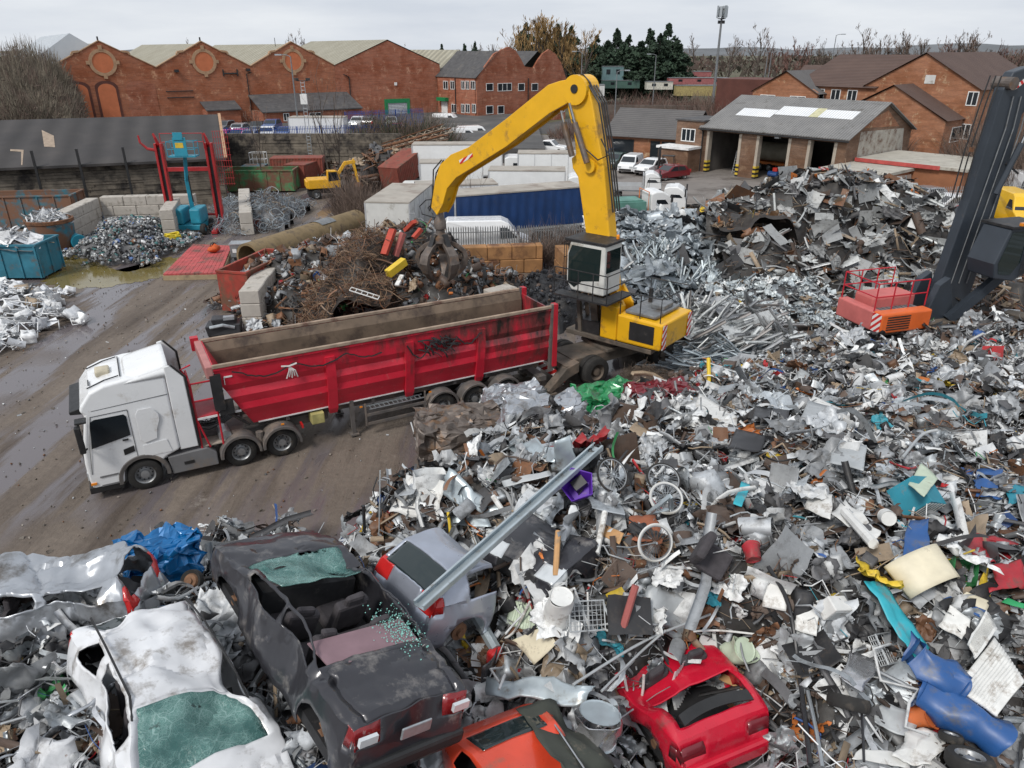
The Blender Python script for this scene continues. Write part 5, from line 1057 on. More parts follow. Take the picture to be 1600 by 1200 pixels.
# ---- trailer
o = thing('tipper_trailer', 'long scuffed red tipper trailer standing empty beside the yellow handler', 'trailer', TR, rad(TA)); W = 2.6
X0, X1 = 2.45, 14.75
zz = [(0,3.66),(0,3.52),(.06,3.48),(.07,2.95),(.16,2.72),(.09,2.5),(.16,2.22),(.13,2.0),(.24,1.72),(.36,1.34)]
def xf(z): return X0+.02+max(0,(3.3-z))*.5     # sloping front edge
for s in (0,1):
    t = B('tipper_red'); N = 60
    Y = (lambda d: d) if s == 0 else (lambda d: W-d)
    vs = [(xf(z)+(X1-xf(z))*i/N, Y(d)+.012*noise.noise((i*.35,z*2,s)), z) for i in range(N+1) for d, z in zz]; k = len(zz)
    f = [(i*k+j,(i+1)*k+j,(i+1)*k+j+1,i*k+j+1) for i in range(N) for j in range(k-1)]
    t.add(vs, f if s == 1 else [q[::-1] for q in f]); side = t.build('side_panel', o)
    t = B('rim_worn'); t.bx(X0,X1,(-.03 if s == 0 else W-.08),(.08 if s == 0 else W+.03),3.6,3.72); t.build('top_rail', side, bevel=.02)
    for x in (6.1,8.9,11.7):
        t = B('tipper_red'); q = [(-.02,3.3),(-.0,2.6),(.06,2.1),(.22,1.3),(.3,1.1),(.45,1.1),(.36,1.34),(.2,3.3)]; t.add([(x-.16*(1 if z > 1.2 else .8),Y(d),z) for d, z in q]+[(x+.16*(1 if z > 1.2 else .8),Y(d),z) for d, z in q],[tuple(range(8)),tuple(range(15,7,-1))]+[(i,8+i,8+(i+1)%8,(i+1)%8) for i in range(8)]); t.build('side_post', side)
    for a_, b_ in ((3.6,6.0),(6.3,8.7),(9.1,14.6)): t = B('white_line'); t.beam((a_,Y(.345),1.345),(b_,Y(.345),1.345),.02,.045); t.build('reflective_line', side)
    t = B('white_line'); t.beam((2.75,Y(.05),3.25),(3.0,Y(.05),3.25),.02,.05); t.beam((2.75,Y(.05),3.25),(2.75,Y(.06),3.0),.02,.05); t.build('reflective_line', side)
    t = B('tipper_inside'); ins = [(.1,3.6),(.24,3.3),(.27,2.6),(.34,1.9),(.5,1.5)]; k = 5; vs = [(xf(z)+.03+(X1-.06-xf(z)-.03)*i/N, Y(d)+.015*noise.noise((i*.3,z,5+s)), z) for i in range(N+1) for d, z in ins]
    t.add(vs, [(i*k+j,(i+1)*k+j,(i+1)*k+j+1,i*k+j+1) for i in range(N) for j in range(k-1)]); t.build('inner_wall', side)
    t = B('grime_grey'); t.beam((14.76,Y(.12),1.0),(14.76,Y(.04),3.75),.16,.16); t.build('rear_post', side)
t = B('tipper_inside'); t.bx(3.4,X1-.05,.45,W-.45,1.44,1.5); t.build('floor', o)
t = B('tipper_red'); t.add([(X0,.02,3.66),(X0,W-.02,3.66),(xf(1.34),W-.4,1.34),(xf(1.34),.4,1.34)],[(0,3,2,1)]); fr = t.build('front_wall', o, solid=-.05)
M('worn_pink', (.4,.17,.16), .65, 0, .2, 2, dirt=(.3,.2,.15), damt=.4); t = B('worn_pink'); t.bx(X0-.2,X0+.02,-.02,W+.02,3.3,3.7); t.build('headboard', fr, bevel=.03); t = B('rail_red'); t.bx(X0-.3,X0-.05,W-.05,W+.2,3.35,3.8); t.build('sheet_box', fr)
t = B('tipper_red'); t.add([(X1+.0,.03,3.5),(X1+.0,W-.03,3.5),(X1+.1,W-.33,1.3),(X1+.1,.33,1.3)],[(0,1,2,3)]); t.build('tailgate', o, solid=.06)
t = B('rail_red'); t.bx(X1+.02,X1+.2,-.05,.2,1.2,3.75); t.build('tailgate_post', o); t = B('rail_red'); t.bx(X1+.02,X1+.2,W-.2,W+.05,1.2,3.75); t.build('tailgate_post', o)
t = B('grime_grey'); t.bx(3.2,14.6,.75,.95,.95,1.43); t.bx(3.2,14.6,1.65,1.85,.95,1.43)
for x in (4.5,6,7.5,9,10.7,12,13.5): t.bx(x,x+.12,.4,2.2,1.15,1.43)
t.bx(14.3,14.7,.3,2.3,.5,.7); t.build('chassis', o)
for s in (0,1):
    y = .2 if s == 0 else W-.2
    for x in (10.1,11.42,12.74):
        wheel(x, y+(.03 if s == 0 else -.03), .5, .36, o, -1 if s == 0 else 1, 1); t = B('grime_grey'); t.lathe([(.55,-.02),(.62,-.03),(.64,0),(.64,.42),(.58,.43)],(x,.0 if s == 0 else W-.42,.52),'y',24,-.05,math.pi+.05); t.build('mudguard', o)
    t = B('grime_grey'); t.beam((6.75,y+(.15 if s == 0 else -.15),.12),(6.75,y+(.15 if s == 0 else -.15),1.4),.13,.13); t.bx(6.6,6.9,min(y+(.0 if s == 0 else -.3),9),y+(.3 if s == 0 else 0),.06,.12); t.build('landing_leg', o)
    t = B('grime_grey'); yy = .05 if s == 0 else W-.05
    for z in (.5,.85): t.beam((7.15,yy,z),(9.45,yy,z),.04,.1)
    for x in (7.15,9.4): t.beam((x,yy,.45),(x,yy,1.3),.05,.06)
    t.build('side_guard', o)
    for x in (4.3,7.,9.6): t = B('amber_lamp'); t.box((x,yy-(.01 if s == 0 else -.01),1.22),(.1,.03,.05)); t.build('marker_lamp', o)
t = B('galv'); 
for y in (.12,.42): t.tube([(7.3,y,1.02),(9.4,y,1.02)],.025,5)
for k in range(12): t.tube([(7.4+.17*k,.12,1.02),(7.4+.17*k,.42,1.02)],.02,4)
t.build('stowed_ladder', o)
M('yellow_box', (.4,.36,.14), .7, 0, .3, 3); t = B('yellow_box'); t.bx(5.3,5.75,.2,.7,.85,1.25); t.build('tool_box', o, bevel=.03)
t = B('rail_red'); t.bx(1.75,2.4,.1,1.3,2.0,2.06); t.build('platform', o)
t = B('rail_red')
for x, y in ((1.75,.1),(2.4,.1),(1.75,1.3)):
    t.tube([(x,y,.95),(x,y,3.2)],.035,6)
for z in (2.6,3.2): t.tube([(2.4,.1,z),(1.75,.1,z),(1.75,1.3,z)],.03,6)
t.tube([(2.0,.1,.95),(1.75,.1,2.0)],.03,6); t.tube([(1.75,.7,3.2),(1.6,.7,3.5),(1.9,.7,3.6)],.03,6); t.build('gantry_rail', o)
t = B('white_line'); t.bx(1.74,3.1,.08,.1,1.96,2.03); t.build('platform_edge', o)
t = B('dark_metal'); t.bx(X0-.12,X0+.2,-.06,.1,2.2,3.4); t.bx(X0+.0,X0+.45,-.02,.06,2.0,2.5); t.tube([(X0+.1,0,2.2),(3.3,.2,1.4)],.05,6); t.build('tensioner', o)
t = B('black_plastic'); pts = [(3.0,-.04,3.42)]
for i in range(40): x = 3.2+.12*i; pts.append((x,-.03,3.35-.28*abs(math.sin(i*.22))+.05*noise.noise((i*.7,0,0))))
t.tube(pts,.03,4); pts = [(8.8+.1*i,-.02,3.2-.6*abs(math.sin(i*.33))*(1-i/60)+.1*noise.noise((i*.9,1,0))) for i in range(30)]; t.tube(pts,.03,4); t.build('torn_sheet_rope', o)
M('rag', (.6,.57,.55), .9); t = B('rag'); 
for k in range(5): t.tube([(4.75,-.05,3.25),(4.72+.05*k,-.07,3.1),(4.62+.09*k,-.06,2.85+.05*(k%2))],.022,4)
t.tube([(4.5,-.05,3.3),(4.75,-.07,3.27),(5.,-.05,3.32)],.03,5); t.build('rag', o)
t = B('dark_metal')
for k in range(26):
    x = R_(9.2,10.4); z = R_(2.75,3.35); a = R_(-1.5,.2); t.tube([(x,-.0,z),(x+.15*math.cos(a)+.1,-.05,z+.15*math.sin(a)),(x+.35*math.cos(a)+.1,-.02,z+.3*math.sin(a)-.05)],R_(.015,.04),4)
t.build('tangled_wire', o)
# ---------------------------------------------------------------- yellow material handler
M('cat_yellow', (.76,.41,.01), .4, 0, .1, 1., dirt=(.3,.16,.04), damt=.34, dsc=1.3, coat=.15); M('machine_white', (.6,.6,.57), .5, 0, .12, 1.5, dirt=(.3,.27,.22), damt=.35)
M('worn_steel', (.16,.135,.12), .5, .5, .35, 3, dirt=(.2,.12,.07), damt=.45, dsc=2); M('chrome', (.5,.5,.5), .18, 1.)
M('undercar', (.1,.085,.07), .8, .1, .35, 2, dirt=(.17,.13,.1), damt=.5)
glassm('cab_glass_g', (.012,.022,.022), .03)
def hazstripe(name):
    m, nt, b = newmat(name); tc = nd(nt, 'ShaderNodeTexCoord').outputs['Object']; sx = nd(nt, 'ShaderNodeSeparateXYZ'); ln(nt, tc, sx.inputs[0])
    a = nd(nt, 'ShaderNodeMath', operation='ADD'); ln(nt, sx.outputs[0], a.inputs[0]); ln(nt, sx.outputs[2], a.inputs[1])
    a2 = nd(nt, 'ShaderNodeMath', operation='ADD'); ln(nt, a.outputs[0], a2.inputs[0]); ln(nt, sx.outputs[1], a2.inputs[1])
    k = nd(nt, 'ShaderNodeMath', operation='MULTIPLY'); ln(nt, a2.outputs[0], k.inputs[0]); k.inputs[1].default_value = 3.2
    f = nd(nt, 'ShaderNodeMath', operation='FRACT'); ln(nt, k.outputs[0], f.inputs[0]); g = nd(nt, 'ShaderNodeMath', operation='GREATER_THAN'); ln(nt, f.outputs[0], g.inputs[0]); g.inputs[1].default_value = .5
    ln(nt, mixc(nt, g.outputs[0], (.7,.68,.66), (.55,.02,.02)), b.inputs['Base Color']); b.inputs['Roughness'].default_value = .5
hazstripe('red_white')
S = Vector((4.3,29.5,0)); EA = math.degrees(math.atan2(.63,-.776)); FS = FR(S.x, S.y, EA)
o = thing('material_handler', 'yellow wheeled material handler lifting its grapple over the mixed heap', 'material handler', S, FS.rz)
# undercarriage (its own heading)
CA = math.atan2(.53,.848); Mx = Matrix.Rotation(CA-FS.rz, 4, 'Z')
def ub(m='undercar'): t = B(m); t.T = Mx; return t
t = ub(); t.bx(-2.6,2.6,-.75,.75,.7,1.15); t.bx(-2.0,-1.2,-1.1,1.1,.55,.75); t.bx(1.2,2.0,-1.1,1.1,.55,.75); t.bx(-1,1,-.9,.9,1.15,1.3); t.build('undercarriage', o, bevel=.03)
for x in (-1.8,1.8):
    for s in (-1,1):
        t = ub('tyre'); y = s*1.05; r = .62; h = .3; t.lathe([(r*.55,-h),(r*.85,-h),(r*.97,-h*.85),(r,-h*.5),(r,-h*.12),(r*.9,-h*.06),(r*.9,h*.06),(r,h*.12),(r,h*.5),(r*.97,h*.85),(r*.85,h),(r*.55,h)],(x,y,r),'y',26); w_ = t.build('wheel', o, smooth=40)
        t = ub('undercar'); t.lathe([(r*.56,s*h*.9),(r*.5,s*h*.7),(r*.3,s*h*.3),(r*.25,s*h*.8),(.001,s*h*.85)],(x,y,r),'y',20); t.build('rim', w_, smooth=40)
for x, sx in ((-2.6,-1),(2.6,1)):
    for s in (-1,1):
        t = ub('undercar'); t.prism([(x,.75),(x,1.2),(x+sx*.6,1.05),(x+sx*1.5,.25),(x+sx*1.35,.12),(x+sx*.5,.6)],s*.95-.2,s*.95+.2); lg = t.build('outrigger', o, bevel=.03)
        t = ub('undercar'); t.box((x+sx*1.4,s*.95,.08),(.6,.55,.1)); t.build('foot_pad', lg)
    t = ub('undercar'); t.bx(min(x,x+sx*.6),max(x,x+sx*.6),-1.1,1.1,.85,1.1); t.build('outrigger_beam', o)
t = ub('red_white'); t.bx(-3.3,-3.25,-1.1,1.1,.45,.75); t.build('warning_stripe', o)
t = B('undercar'); t.lathe([(.01,1.3),(.85,1.3),(.85,1.55),(.01,1.55)],(0,0,0),'z',28); t.build('slew_ring', o)
# upper carriage: +x towards the boom; operator side +y
t = B('undercar'); t.bx(-2.5,1.6,-1.2,1.2,1.55,1.75); t.build('slew_deck', o, bevel=.03)
t = B('cat_yellow'); t.prism([(-2.9,1.8),(-2.95,2.9),(-.9,2.95),(-.9,1.78)],-1.25,1.25); en = t.build('engine_house', o, bevel=.08)
t = B('black_plastic'); t.bx(-2.6,-1.5,1.252,1.27,2.0,2.75); t.build('air_grille', en); t = B('red_white'); t.bx(-2.965,-2.95,.9,1.2,1.85,2.85); t.build('warning_stripe', en)
t = B('red_white'); t.bx(-2.965,-2.95,-1.2,-.9,1.85,2.85); t.build('warning_stripe', en)
t = B('grey_metal'); t.bx(-2.5,-1.1,-1.,1.,2.96,3.1); t.bx(-2.4,-1.8,-.6,.2,3.1,3.3); t.build('engine_cover', en, bevel=.04); t = B('dark_metal'); t.tube([(-1.4,-.5,3.05),(-1.4,-.5,3.7)],.09,8); t.build('exhaust', en)
t = B('cat_yellow'); t.bx(-.88,-.1,.62,1.22,1.76,3.2); t.build('side_tank', o, bevel=.06)
for s in (-.32,.32):
    t = B('cat_yellow'); t.prism([(-.75,1.75),(-.7,3.0),(-.2,3.7),(.35,2.9),(.8,1.75)],s-.07,s+.07); t.build('boom_bracket', o, bevel=.02)
t = B('dark_metal'); 
for k in range(10): t.tube([(-.5+.1*k,.45,1.8),(-.4+.09*k,.5+.03*k,2.4),(-.2+.06*k,.45,3.1+.08*k)],.035,5)
t.bx(.0,1.2,.3,1.1,1.76,2.3); t.build('hydraulics', o)
# cab riser and cab
t = B('undercar'); t.beam((.3,.75,1.75),(.55,.8,3.5),.35,.3); t.beam((.9,.5,1.75),(1.1,.6,3.5),.16,.16); t.beam((.9,1.1,1.75),(1.1,1.1,3.5),.16,.16); t.build('cab_riser', o)
cx0, cx1, cy0, cy1, cz0, cz1 = -.35, 1.45, .25, 1.5, 3.6, 5.6
t = B('machine_white'); t.prism([(cx0,cz0),(cx0,cz1),(cx1-.15,cz1),(cx1,cz1-.5),(cx1,cz0+.35),(cx1-.25,cz0)],cy0,cy1); cb = t.build('cab', o, bevel=.06)
t = B('dark_metal'); t.bx(cx0-.1,cx1+.1,cy0-.05,cy1+.05,cz1+.01,cz1+.12); t.build('roof_guard', cb, bevel=.02)
for y, s in ((cy1,1),(cy0,-1)):
    t = B('cab_glass_g'); t.prism([(cx0+.22,cz0+.6),(cx0+.18,cz1-.14),(cx1-.24,cz1-.14),(cx1-.08,cz1-.52),(cx1-.08,cz0+.3),(cx1-.4,cz0+.14),(cx1-.75,cz0+.45)],y+s*.003,y+s*.015); t.build('side_window', cb)
t = B('cab_glass_g'); t.bx(cx1+.002,cx1+.014,cy0+.1,cy1-.1,cz0+.4,cz1-.52); t.build('windscreen', cb); t = B('cab_glass_g'); t.bx(cx0-.014,cx0-.002,cy0+.12,cy1-.12,cz0+.9,cz1-.2); t.build('rear_window', cb)
t = B('dark_metal')
for k in range(9): y = cy0+.02+k*(cy1-cy0-.04)/8; t.tube([(cx1+.15,y,cz0+.1),(cx1+.15,y,cz1-.1),(cx1-.05,y,cz1+.1)],.018,4)
for k in range(4): z = cz0+.3+k*.5; t.tube([(cx1+.15,cy0,z),(cx1+.15,cy1,z)],.018,4)
t.build('window_guard', cb)
t = B('dark_metal'); t.bx(cx0-.6,cx1+.2,cy1+.01,cy1+.65,cz0-.12,cz0-.05); t.bx(cx0-.6,cx0-.02,cy0,cy1,cz0-.12,cz0-.05); pl = t.build('platform', o)
t = B('dark_metal')
for x in (cx0-.55,cx0+.1,cx0+.8,cx1+.15): t.tube([(x,cy1+.62,cz0-.05),(x,cy1+.62,cz0+1.05)],.025,5)
for z in (.55,1.05): t.tube([(cx1+.15,cy1+.62,cz0+z),(cx0-.55,cy1+.62,cz0+z),(cx0-.55,cy0,cz0+z)],.025,5)
t.tube([(-2.8,1.2,2.95),(-2.8,1.2,3.9),(-1.,1.2,3.9),(-1.,1.2,2.95)],.025,5); t.tube([(-2.8,-1.2,2.95),(-2.8,-1.2,3.9),(-1.,-1.2,3.9),(-1.,-1.2,2.95)],.025,5); t.tube([(-2.8,-1.2,3.9),(-2.8,1.2,3.9)],.025,5); t.tube([(-1.9,1.2,2.95),(-1.9,1.2,3.9)],.025,5); t.build('hand_rail', pl)
t = B('amber_lamp'); t.lathe([(.06,0),(.07,.12),(.04,.17),(.001,.18)],(cx0+.1,cy0+.2,cz1+.12),'z',10); t.build('beacon', cb); t = B('black_plastic'); t.box((.5,.85,4.2),(.5,.55,.9)); t.build('seat', cb)
# boom and stick: outlines on the machine's working plane, given real thickness
def pl_(pts): return [FS.at(*p) for p in pts]
bo = pl_([(958,362),(950,260),(939,203),(932,160),(926,135),(912,124),(897,130),(890,150),(896,180),(903,205),(906,240),(899,246),(901,262),(909,275),(914,310),(922,368)]); foot = [(.12,2.2),(-.28,2.6)]
bo = [foot[1]]+bo[0:1]+bo[1:]+[foot[0]]
t = B('cat_yellow'); t.prism(bo,-.3,.3); boom = t.build('boom', o, bevel=.05)
sk = pl_([(913,134),(905,122),(884,126),(866,132),(800,185),(741,229),(714,240),(697,256),(689,282),(683,322),(692,334),(701,318),(708,293),(722,276),(745,262),(800,228),(868,176),(900,158)])
t = B('cat_yellow'); t.prism(sk,-.42,-.305); t.build('stick_plate', o, bevel=.02); t = B('cat_yellow'); t.prism(sk,.305,.42); t.build('stick_plate', o, bevel=.02)
sk2 = pl_([(878,132),(866,136),(800,188),(741,232),(716,243),(699,258),(691,283),(686,322),(692,332),(699,317),(706,292),(720,274),(744,259),(800,225),(860,178)])
t = B('cat_yellow'); t.prism(sk2,-.303,.303); stick = t.build('stick', o)
t = B('dark_metal'); c_ = FS.at(908,138); t.lathe([(.001,-.5),(.16,-.5),(.16,.5),(.001,.5)],(c_[0],0,c_[1]),'y',16); t.build('boom_pin', o)
t = B('red_white'); q = pl_([(727,249),(748,238),(749,243),(729,255)]); t.prism(q,.42,.432); t.build('warning_stripe', stick)
t = B('cat_yellow'); c_ = FS.at(930,258); t.lathe([(.001,-.45),(.26,-.45),(.26,.45),(.001,.45)],(c_[0],0,c_[1]),'y',18); t.build('ram_boss', boom)
t = B('cat_yellow'); c_ = FS.at(908,140); t.lathe([(.001,-.46),(.55,-.46),(.55,.46),(.001,.46)],(c_[0],0,c_[1]),'y',22); t.build('knuckle', boom)
for y in (-.5,.5):
    a, m_, e = FS.at(888,172), FS.at(892,190), FS.at(905,242); t = B('chrome'); t.tube([(a[0],y,a[1]),(m_[0],y,m_[1])],.055,10); rm = t.build('ram_rod', boom); t = B('worn_steel'); t.tube([(m_[0],y,m_[1]),(e[0],y,e[1])],.12,12); t.build('ram_barrel', rm)
    a, m_, e = FS.at(904,160), FS.at(912,190), FS.at(931,252); y *= 1.25; t = B('chrome'); t.tube([(a[0],y,a[1]),(m_[0],y,m_[1])],.055,10); rm = t.build('ram_rod', boom); t = B('worn_steel'); t.tube([(m_[0],y,m_[1]),(e[0],y,e[1])],.12,12); t.build('ram_barrel', rm)
t = B('black_plastic')
for k in range(4):
    y = -.25+.17*k; P_ = pl_([(926,133),(938,160),(946,210),(952,255),(960,330)]); t.tube([(x-.1*(1 if i else 0),y,z) for i, (x, z) in enumerate(P_)],.035,5)
t.build('hoses', o); t = B('black_plastic')
P_ = pl_([(900,120),(915,116),(926,128),(935,150)]); t.tube([(x,.2,z) for x, z in P_],.04,5); P_ = pl_([(905,185),(925,230),(945,248),(962,240),(950,215)]); t.tube([(x,.5,z) for x, z in P_],.03,5)
P_ = pl_([(700,250),(690,268),(686,300),(680,330)]); 
for y in (-.3,-.1,.15,.32): t.tube([(x+R_(.0,.25),y,z+R_(-.1,.1)) for x, z in P_],.035,5)
P_ = pl_([(690,310),(668,312),(658,322),(662,334),(682,340)]); t.tube([(x,.1,z) for x, z in P_],.03,5); P_ = pl_([(688,318),(672,318),(664,326),(672,336)]); t.tube([(x,-.2,z) for x, z in P_],.03,5)
t.build('hoses', o)
# grapple
gx, gz = FS.at(687,333)
def gl(m): t = B(m); t.T = Matrix.Translation((gx,0,gz)) @ Matrix.Scale(1.05,4); return t
t = gl('worn_steel'); t.lathe([(.001,.1),(.16,.1),(.2,-.2),(.28,-.35),(.28,-.7),(.2,-.75),(.22,-.9),(.5,-1.05),(.52,-1.3),(.35,-1.45),(.001,-1.5)],(0,0,0),'z',18); gr = t.build('grapple', o, smooth=40)
for k in range(5):
    a = k*math.tau/5+.35; ca, sa = math.cos(a), math.sin(a)
    t = gl('dark_metal'); t.beam((.35*ca,.35*sa,-.95),(.72*ca,.72*sa,-1.6),.24,.24); t.tube([(.72*ca,.72*sa,-1.6),(.95*ca,.95*sa,-1.9)],.06,8); t.build('tine_ram', gr)
    t = gl('worn_steel'); pr_ = [(.42,-1.25,.16),(.8,-1.45,.2),(1.15,-1.75,.23),(1.28,-2.15,.24),(1.15,-2.6,.2),(.85,-2.95,.13),(.5,-3.15,.05)]; inn = [(.4,-1.45,.16),(.72,-1.65,.2),(.98,-1.88,.23),(1.06,-2.18,.24),(.96,-2.5,.2),(.75,-2.78,.13),(.5,-3.1,.05)]
    vs = []
    for L_ in (pr_, inn):
        for r, z, w_ in L_: vs += [(r*ca+w_*sa, r*sa-w_*ca, z),(r*ca-w_*sa, r*sa+w_*ca, z)]
    n = 7; fs = []
    for i in range(n-1):
        a0, b0 = 2*i, 2*i+2; fs += [(a0,a0+1,b0+1,b0),(2*n+a0+1,2*n+a0,2*n+b0,2*n+b0+1),(a0,b0,2*n+b0,2*n+a0),(a0+1,2*n+a0+1,2*n+b0+1,b0+1)]
    fs += [(0,2*n,2*n+1,1),(2*n-2,2*n-1,4*n-1,4*n-2)]; t.add(vs, fs); t.build('tine', gr, bevel=.02)
# ---------------------------------------------------------------- dark grey handler at the right edge
M('dark_grey_paint', (.036,.045,.058), .4, .1, .15, 1, dirt=(.12,.1,.09), damt=.2, dsc=1.2); M('orange_paint', (.68,.13,.025), .45, 0, .12, 1.5, dirt=(.3,.1,.05), damt=.25); M('faded_red', (.5,.13,.12), .6, 0, .15, 1.5, dirt=(.3,.12,.1), damt=.3)
FD = FR(17.6, 31.8, 17); FD.o.z = .45
o = thing('scrap_handler', 'dark grey scrap handler with orange counterweight and raised boom at the right edge', 'material handler', FD.o, FD.rz)
q = [FD.at(*p) for p in [(1446,498),(1462,440),(1508,310),(1560,140),(1577,112),(1600,104),(1640,100),(1640,150),(1606,160),(1590,178),(1560,290),(1532,390),(1494,505)]]
t = B('dark_grey_paint'); t.prism(q,-.24,.24); bm = t.build('boom', o, bevel=.05)
t = B('chrome'); a, e = FD.at(1575,232), FD.at(1604,168); t.tube([(a[0],-.5,a[1]),(e[0],-.5,e[1])],.07,8); t.build('ram_rod', bm); t = B('dark_grey_paint'); a, e = FD.at(1540,300), FD.at(1580,222); t.tube([(a[0],-.5,a[1]),(e[0],-.5,e[1])],.13,10); t.build('ram_barrel', bm)
a = FD.at(1585,125); t = B('red_white'); t.prism([(a[0]-.15,a[1]-.2),(a[0]+.5,a[1]+.25),(a[0]+.5,a[1]+.05),(a[0]-.1,a[1]-.35)],-.255,-.241); t.build('warning_stripe', bm)
t = B('worn_steel'); a = FD.at(1570,130); t.lathe([(.001,-.45),(.25,-.45),(.25,.45),(.001,.45)],(a[0],0,a[1]),'y',16); t.build('boom_pin', bm)
t = B('black_plastic'); 
for k in range(3): P_ = [FD.at(*p) for p in [(1500,310),(1520,240),(1545,165),(1562,118)]]; t.tube([(x-.12-.07*k,-.2+.2*k,z) for x, z in P_],.03,5)
t.build('hoses', bm); t = B('grey_metal')
for k, dx in enumerate((0,12,24)): P_ = [FD.at(*p) for p in ((1478+dx,440),(1520+dx,320),(1562+dx,200),(1574+dx,150))]; t.tube([(x,-.29,z) for x, z in P_],.025,6)
t.build('pipes', bm); t = B('dark_metal')
for px, py in ((1470,470),(1502,380),(1545,262)): a = FD.at(px+28,py); t.box((a[0],-.27,a[1]),(1.15 if py > 300 else .95,.06,.07),(0,.5,0))
t.build('clamps', bm); t = B('rust'); a = FD.at(1506,232); t.box((a[0],-.38,a[1]),(.2,.06,.2)); t.build('bracket', bm)
xa, za = FD.at(1430,500); t = B('dark_grey_paint'); t.prism([(xa-.5,.4),(xa+.2,2.6),(xa+.7,2.9),(xa+1.6,.6)],-.7,-.36); t.build('boom_bracket', o, bevel=.03); t = B('dark_grey_paint'); t.prism([(xa-.5,.4),(xa+.2,2.6),(xa+.7,2.9),(xa+1.6,.6)],.36,.7); t.build('boom_bracket', o, bevel=.03)
t = B('undercar'); t.bx(xa-3,xa+2.2,-1.2,1.2,.75,1.0); t.bx(xa-2,xa+1.6,-.9,.9,.2,.75); t.build('slew_deck', o)
t = B('orange_paint'); t.bx(xa-3.4,xa-.75,-1.5,-.9,.95,1.85); cw = t.build('counterweight', o, bevel=.08); t = B('faded_red'); t.bx(xa-2.9,xa-.6,-.3,.9,1.0,2.2); t.build('engine_house', o, bevel=.12); t = B('faded_red'); t.bx(xa-3.4,xa-2.9,-.89,1.3,.95,1.8); t.build('rear_panel', o, bevel=.06)
t = B('black_plastic'); 
for k in range(6): t.bx(xa-3.1,xa-1.9,-1.52,-1.501,1.1+.11*k,1.15+.11*k)
t.build('air_grille', cw); t = B('red_white'); t.bx(xa-3.42,xa-3.401,-1.45,-.95,1.0,1.8); t.build('warning_stripe', cw)
t = B('grey_metal'); t.bx(xa-2.8,xa-.75,-.88,-.32,1.0,1.7); 
for k in range(8): t.bx(xa-2.7+.24*k,xa-2.55+.24*k,-.85,-.35,1.7,1.73)
t.build('walkway', o)
t = B('rail_red')
for x in (-3.3,-2.4,-1.5,-.6): 
    for y in (-.85,1.2): t.tube([(xa+x,y,1.8),(xa+x,y,3.0)],.03,5)
for z in (2.4,3.0): t.tube([(xa-.6,-.85,z),(xa-3.3,-.85,z),(xa-3.3,1.2,z),(xa-.6,1.2,z)],.03,5)
t.build('hand_rail', o); t = B('orange_paint'); t.beam((xa+1.9,-.9,1.0),(xa+2.1,-.9,2.0),.1,.12); t.build('marker_post', o)
c0 = FD.at(1522,452,-1.6); x0, z0 = c0[0], 3.6; t = B('dark_grey_paint'); t.prism([(x0+.1,z0-.35),(x0-.1,z0+.3),(x0+.35,z0+1.75),(x0+2.3,z0+1.75),(x0+2.35,z0),(x0+1.2,z0-.55)],-2.3,-.9); cb = t.build('cab', o, bevel=.06)
t = B('cab_glass_g'); t.prism([(x0+.1,z0+.3),(x0+.45,z0+1.62),(x0+1.25,z0+1.62),(x0+1.3,z0+.3),(x0+.9,z0-.25),(x0+.25,z0-.15)],-2.315,-2.303); t.build('side_window', cb); t = B('dark_metal'); t.bx(x0+.3,x0+2.4,-2.4,-.8,z0+1.76,z0+1.86); t.build('roof_guard', cb)
t = B('dark_metal')
for k in range(10): t.tube([(x0+1.35+.1*k,-2.38,z0-.3),(x0+1.35+.1*k,-2.38,z0+1.55)],.018,4)
for k in range(7): t.tube([(x0+1.3,-2.38,z0-.3+.3*k),(x0+2.35,-2.38,z0-.3+.3*k)],.018,4)
t.build('window_guard', cb); t = B('amber_lamp'); t.box((x0+.9,-2.3,z0+1.92),(.25,.15,.12)); t.build('beacon', cb)
t = B('dark_grey_paint'); t.beam((xa+.9,-.9,1.0),(x0+1.6,-1.5,z0-.4),.35,.4); t.build('cab_riser', o)
t = B('dark_metal'); t.bx(xa-2.2,xa+1.8,-1.45,-.95,.0,.75); t.build('track', o); t = B('dark_metal'); t.bx(xa-2.2,xa+1.8,.95,1.45,0,.75); t.build('track', o)
p = U(1590,540); o = thing('loader_bucket', 'dark scoop with yellow edge at the right edge behind the mixed heap', 'bucket', p, .5); t = B('undercar'); t.prism([(0,0),(-.2,1.4),(.1,1.5),(1.3,1.2),(1.6,0)],-.9,.9); t.build('shell', o, bevel=.04); t = B('hz_y'); t.beam((-.02,-.93,0),(-.22,-.93,1.4),.05,.1); t.build('side_edge', o)
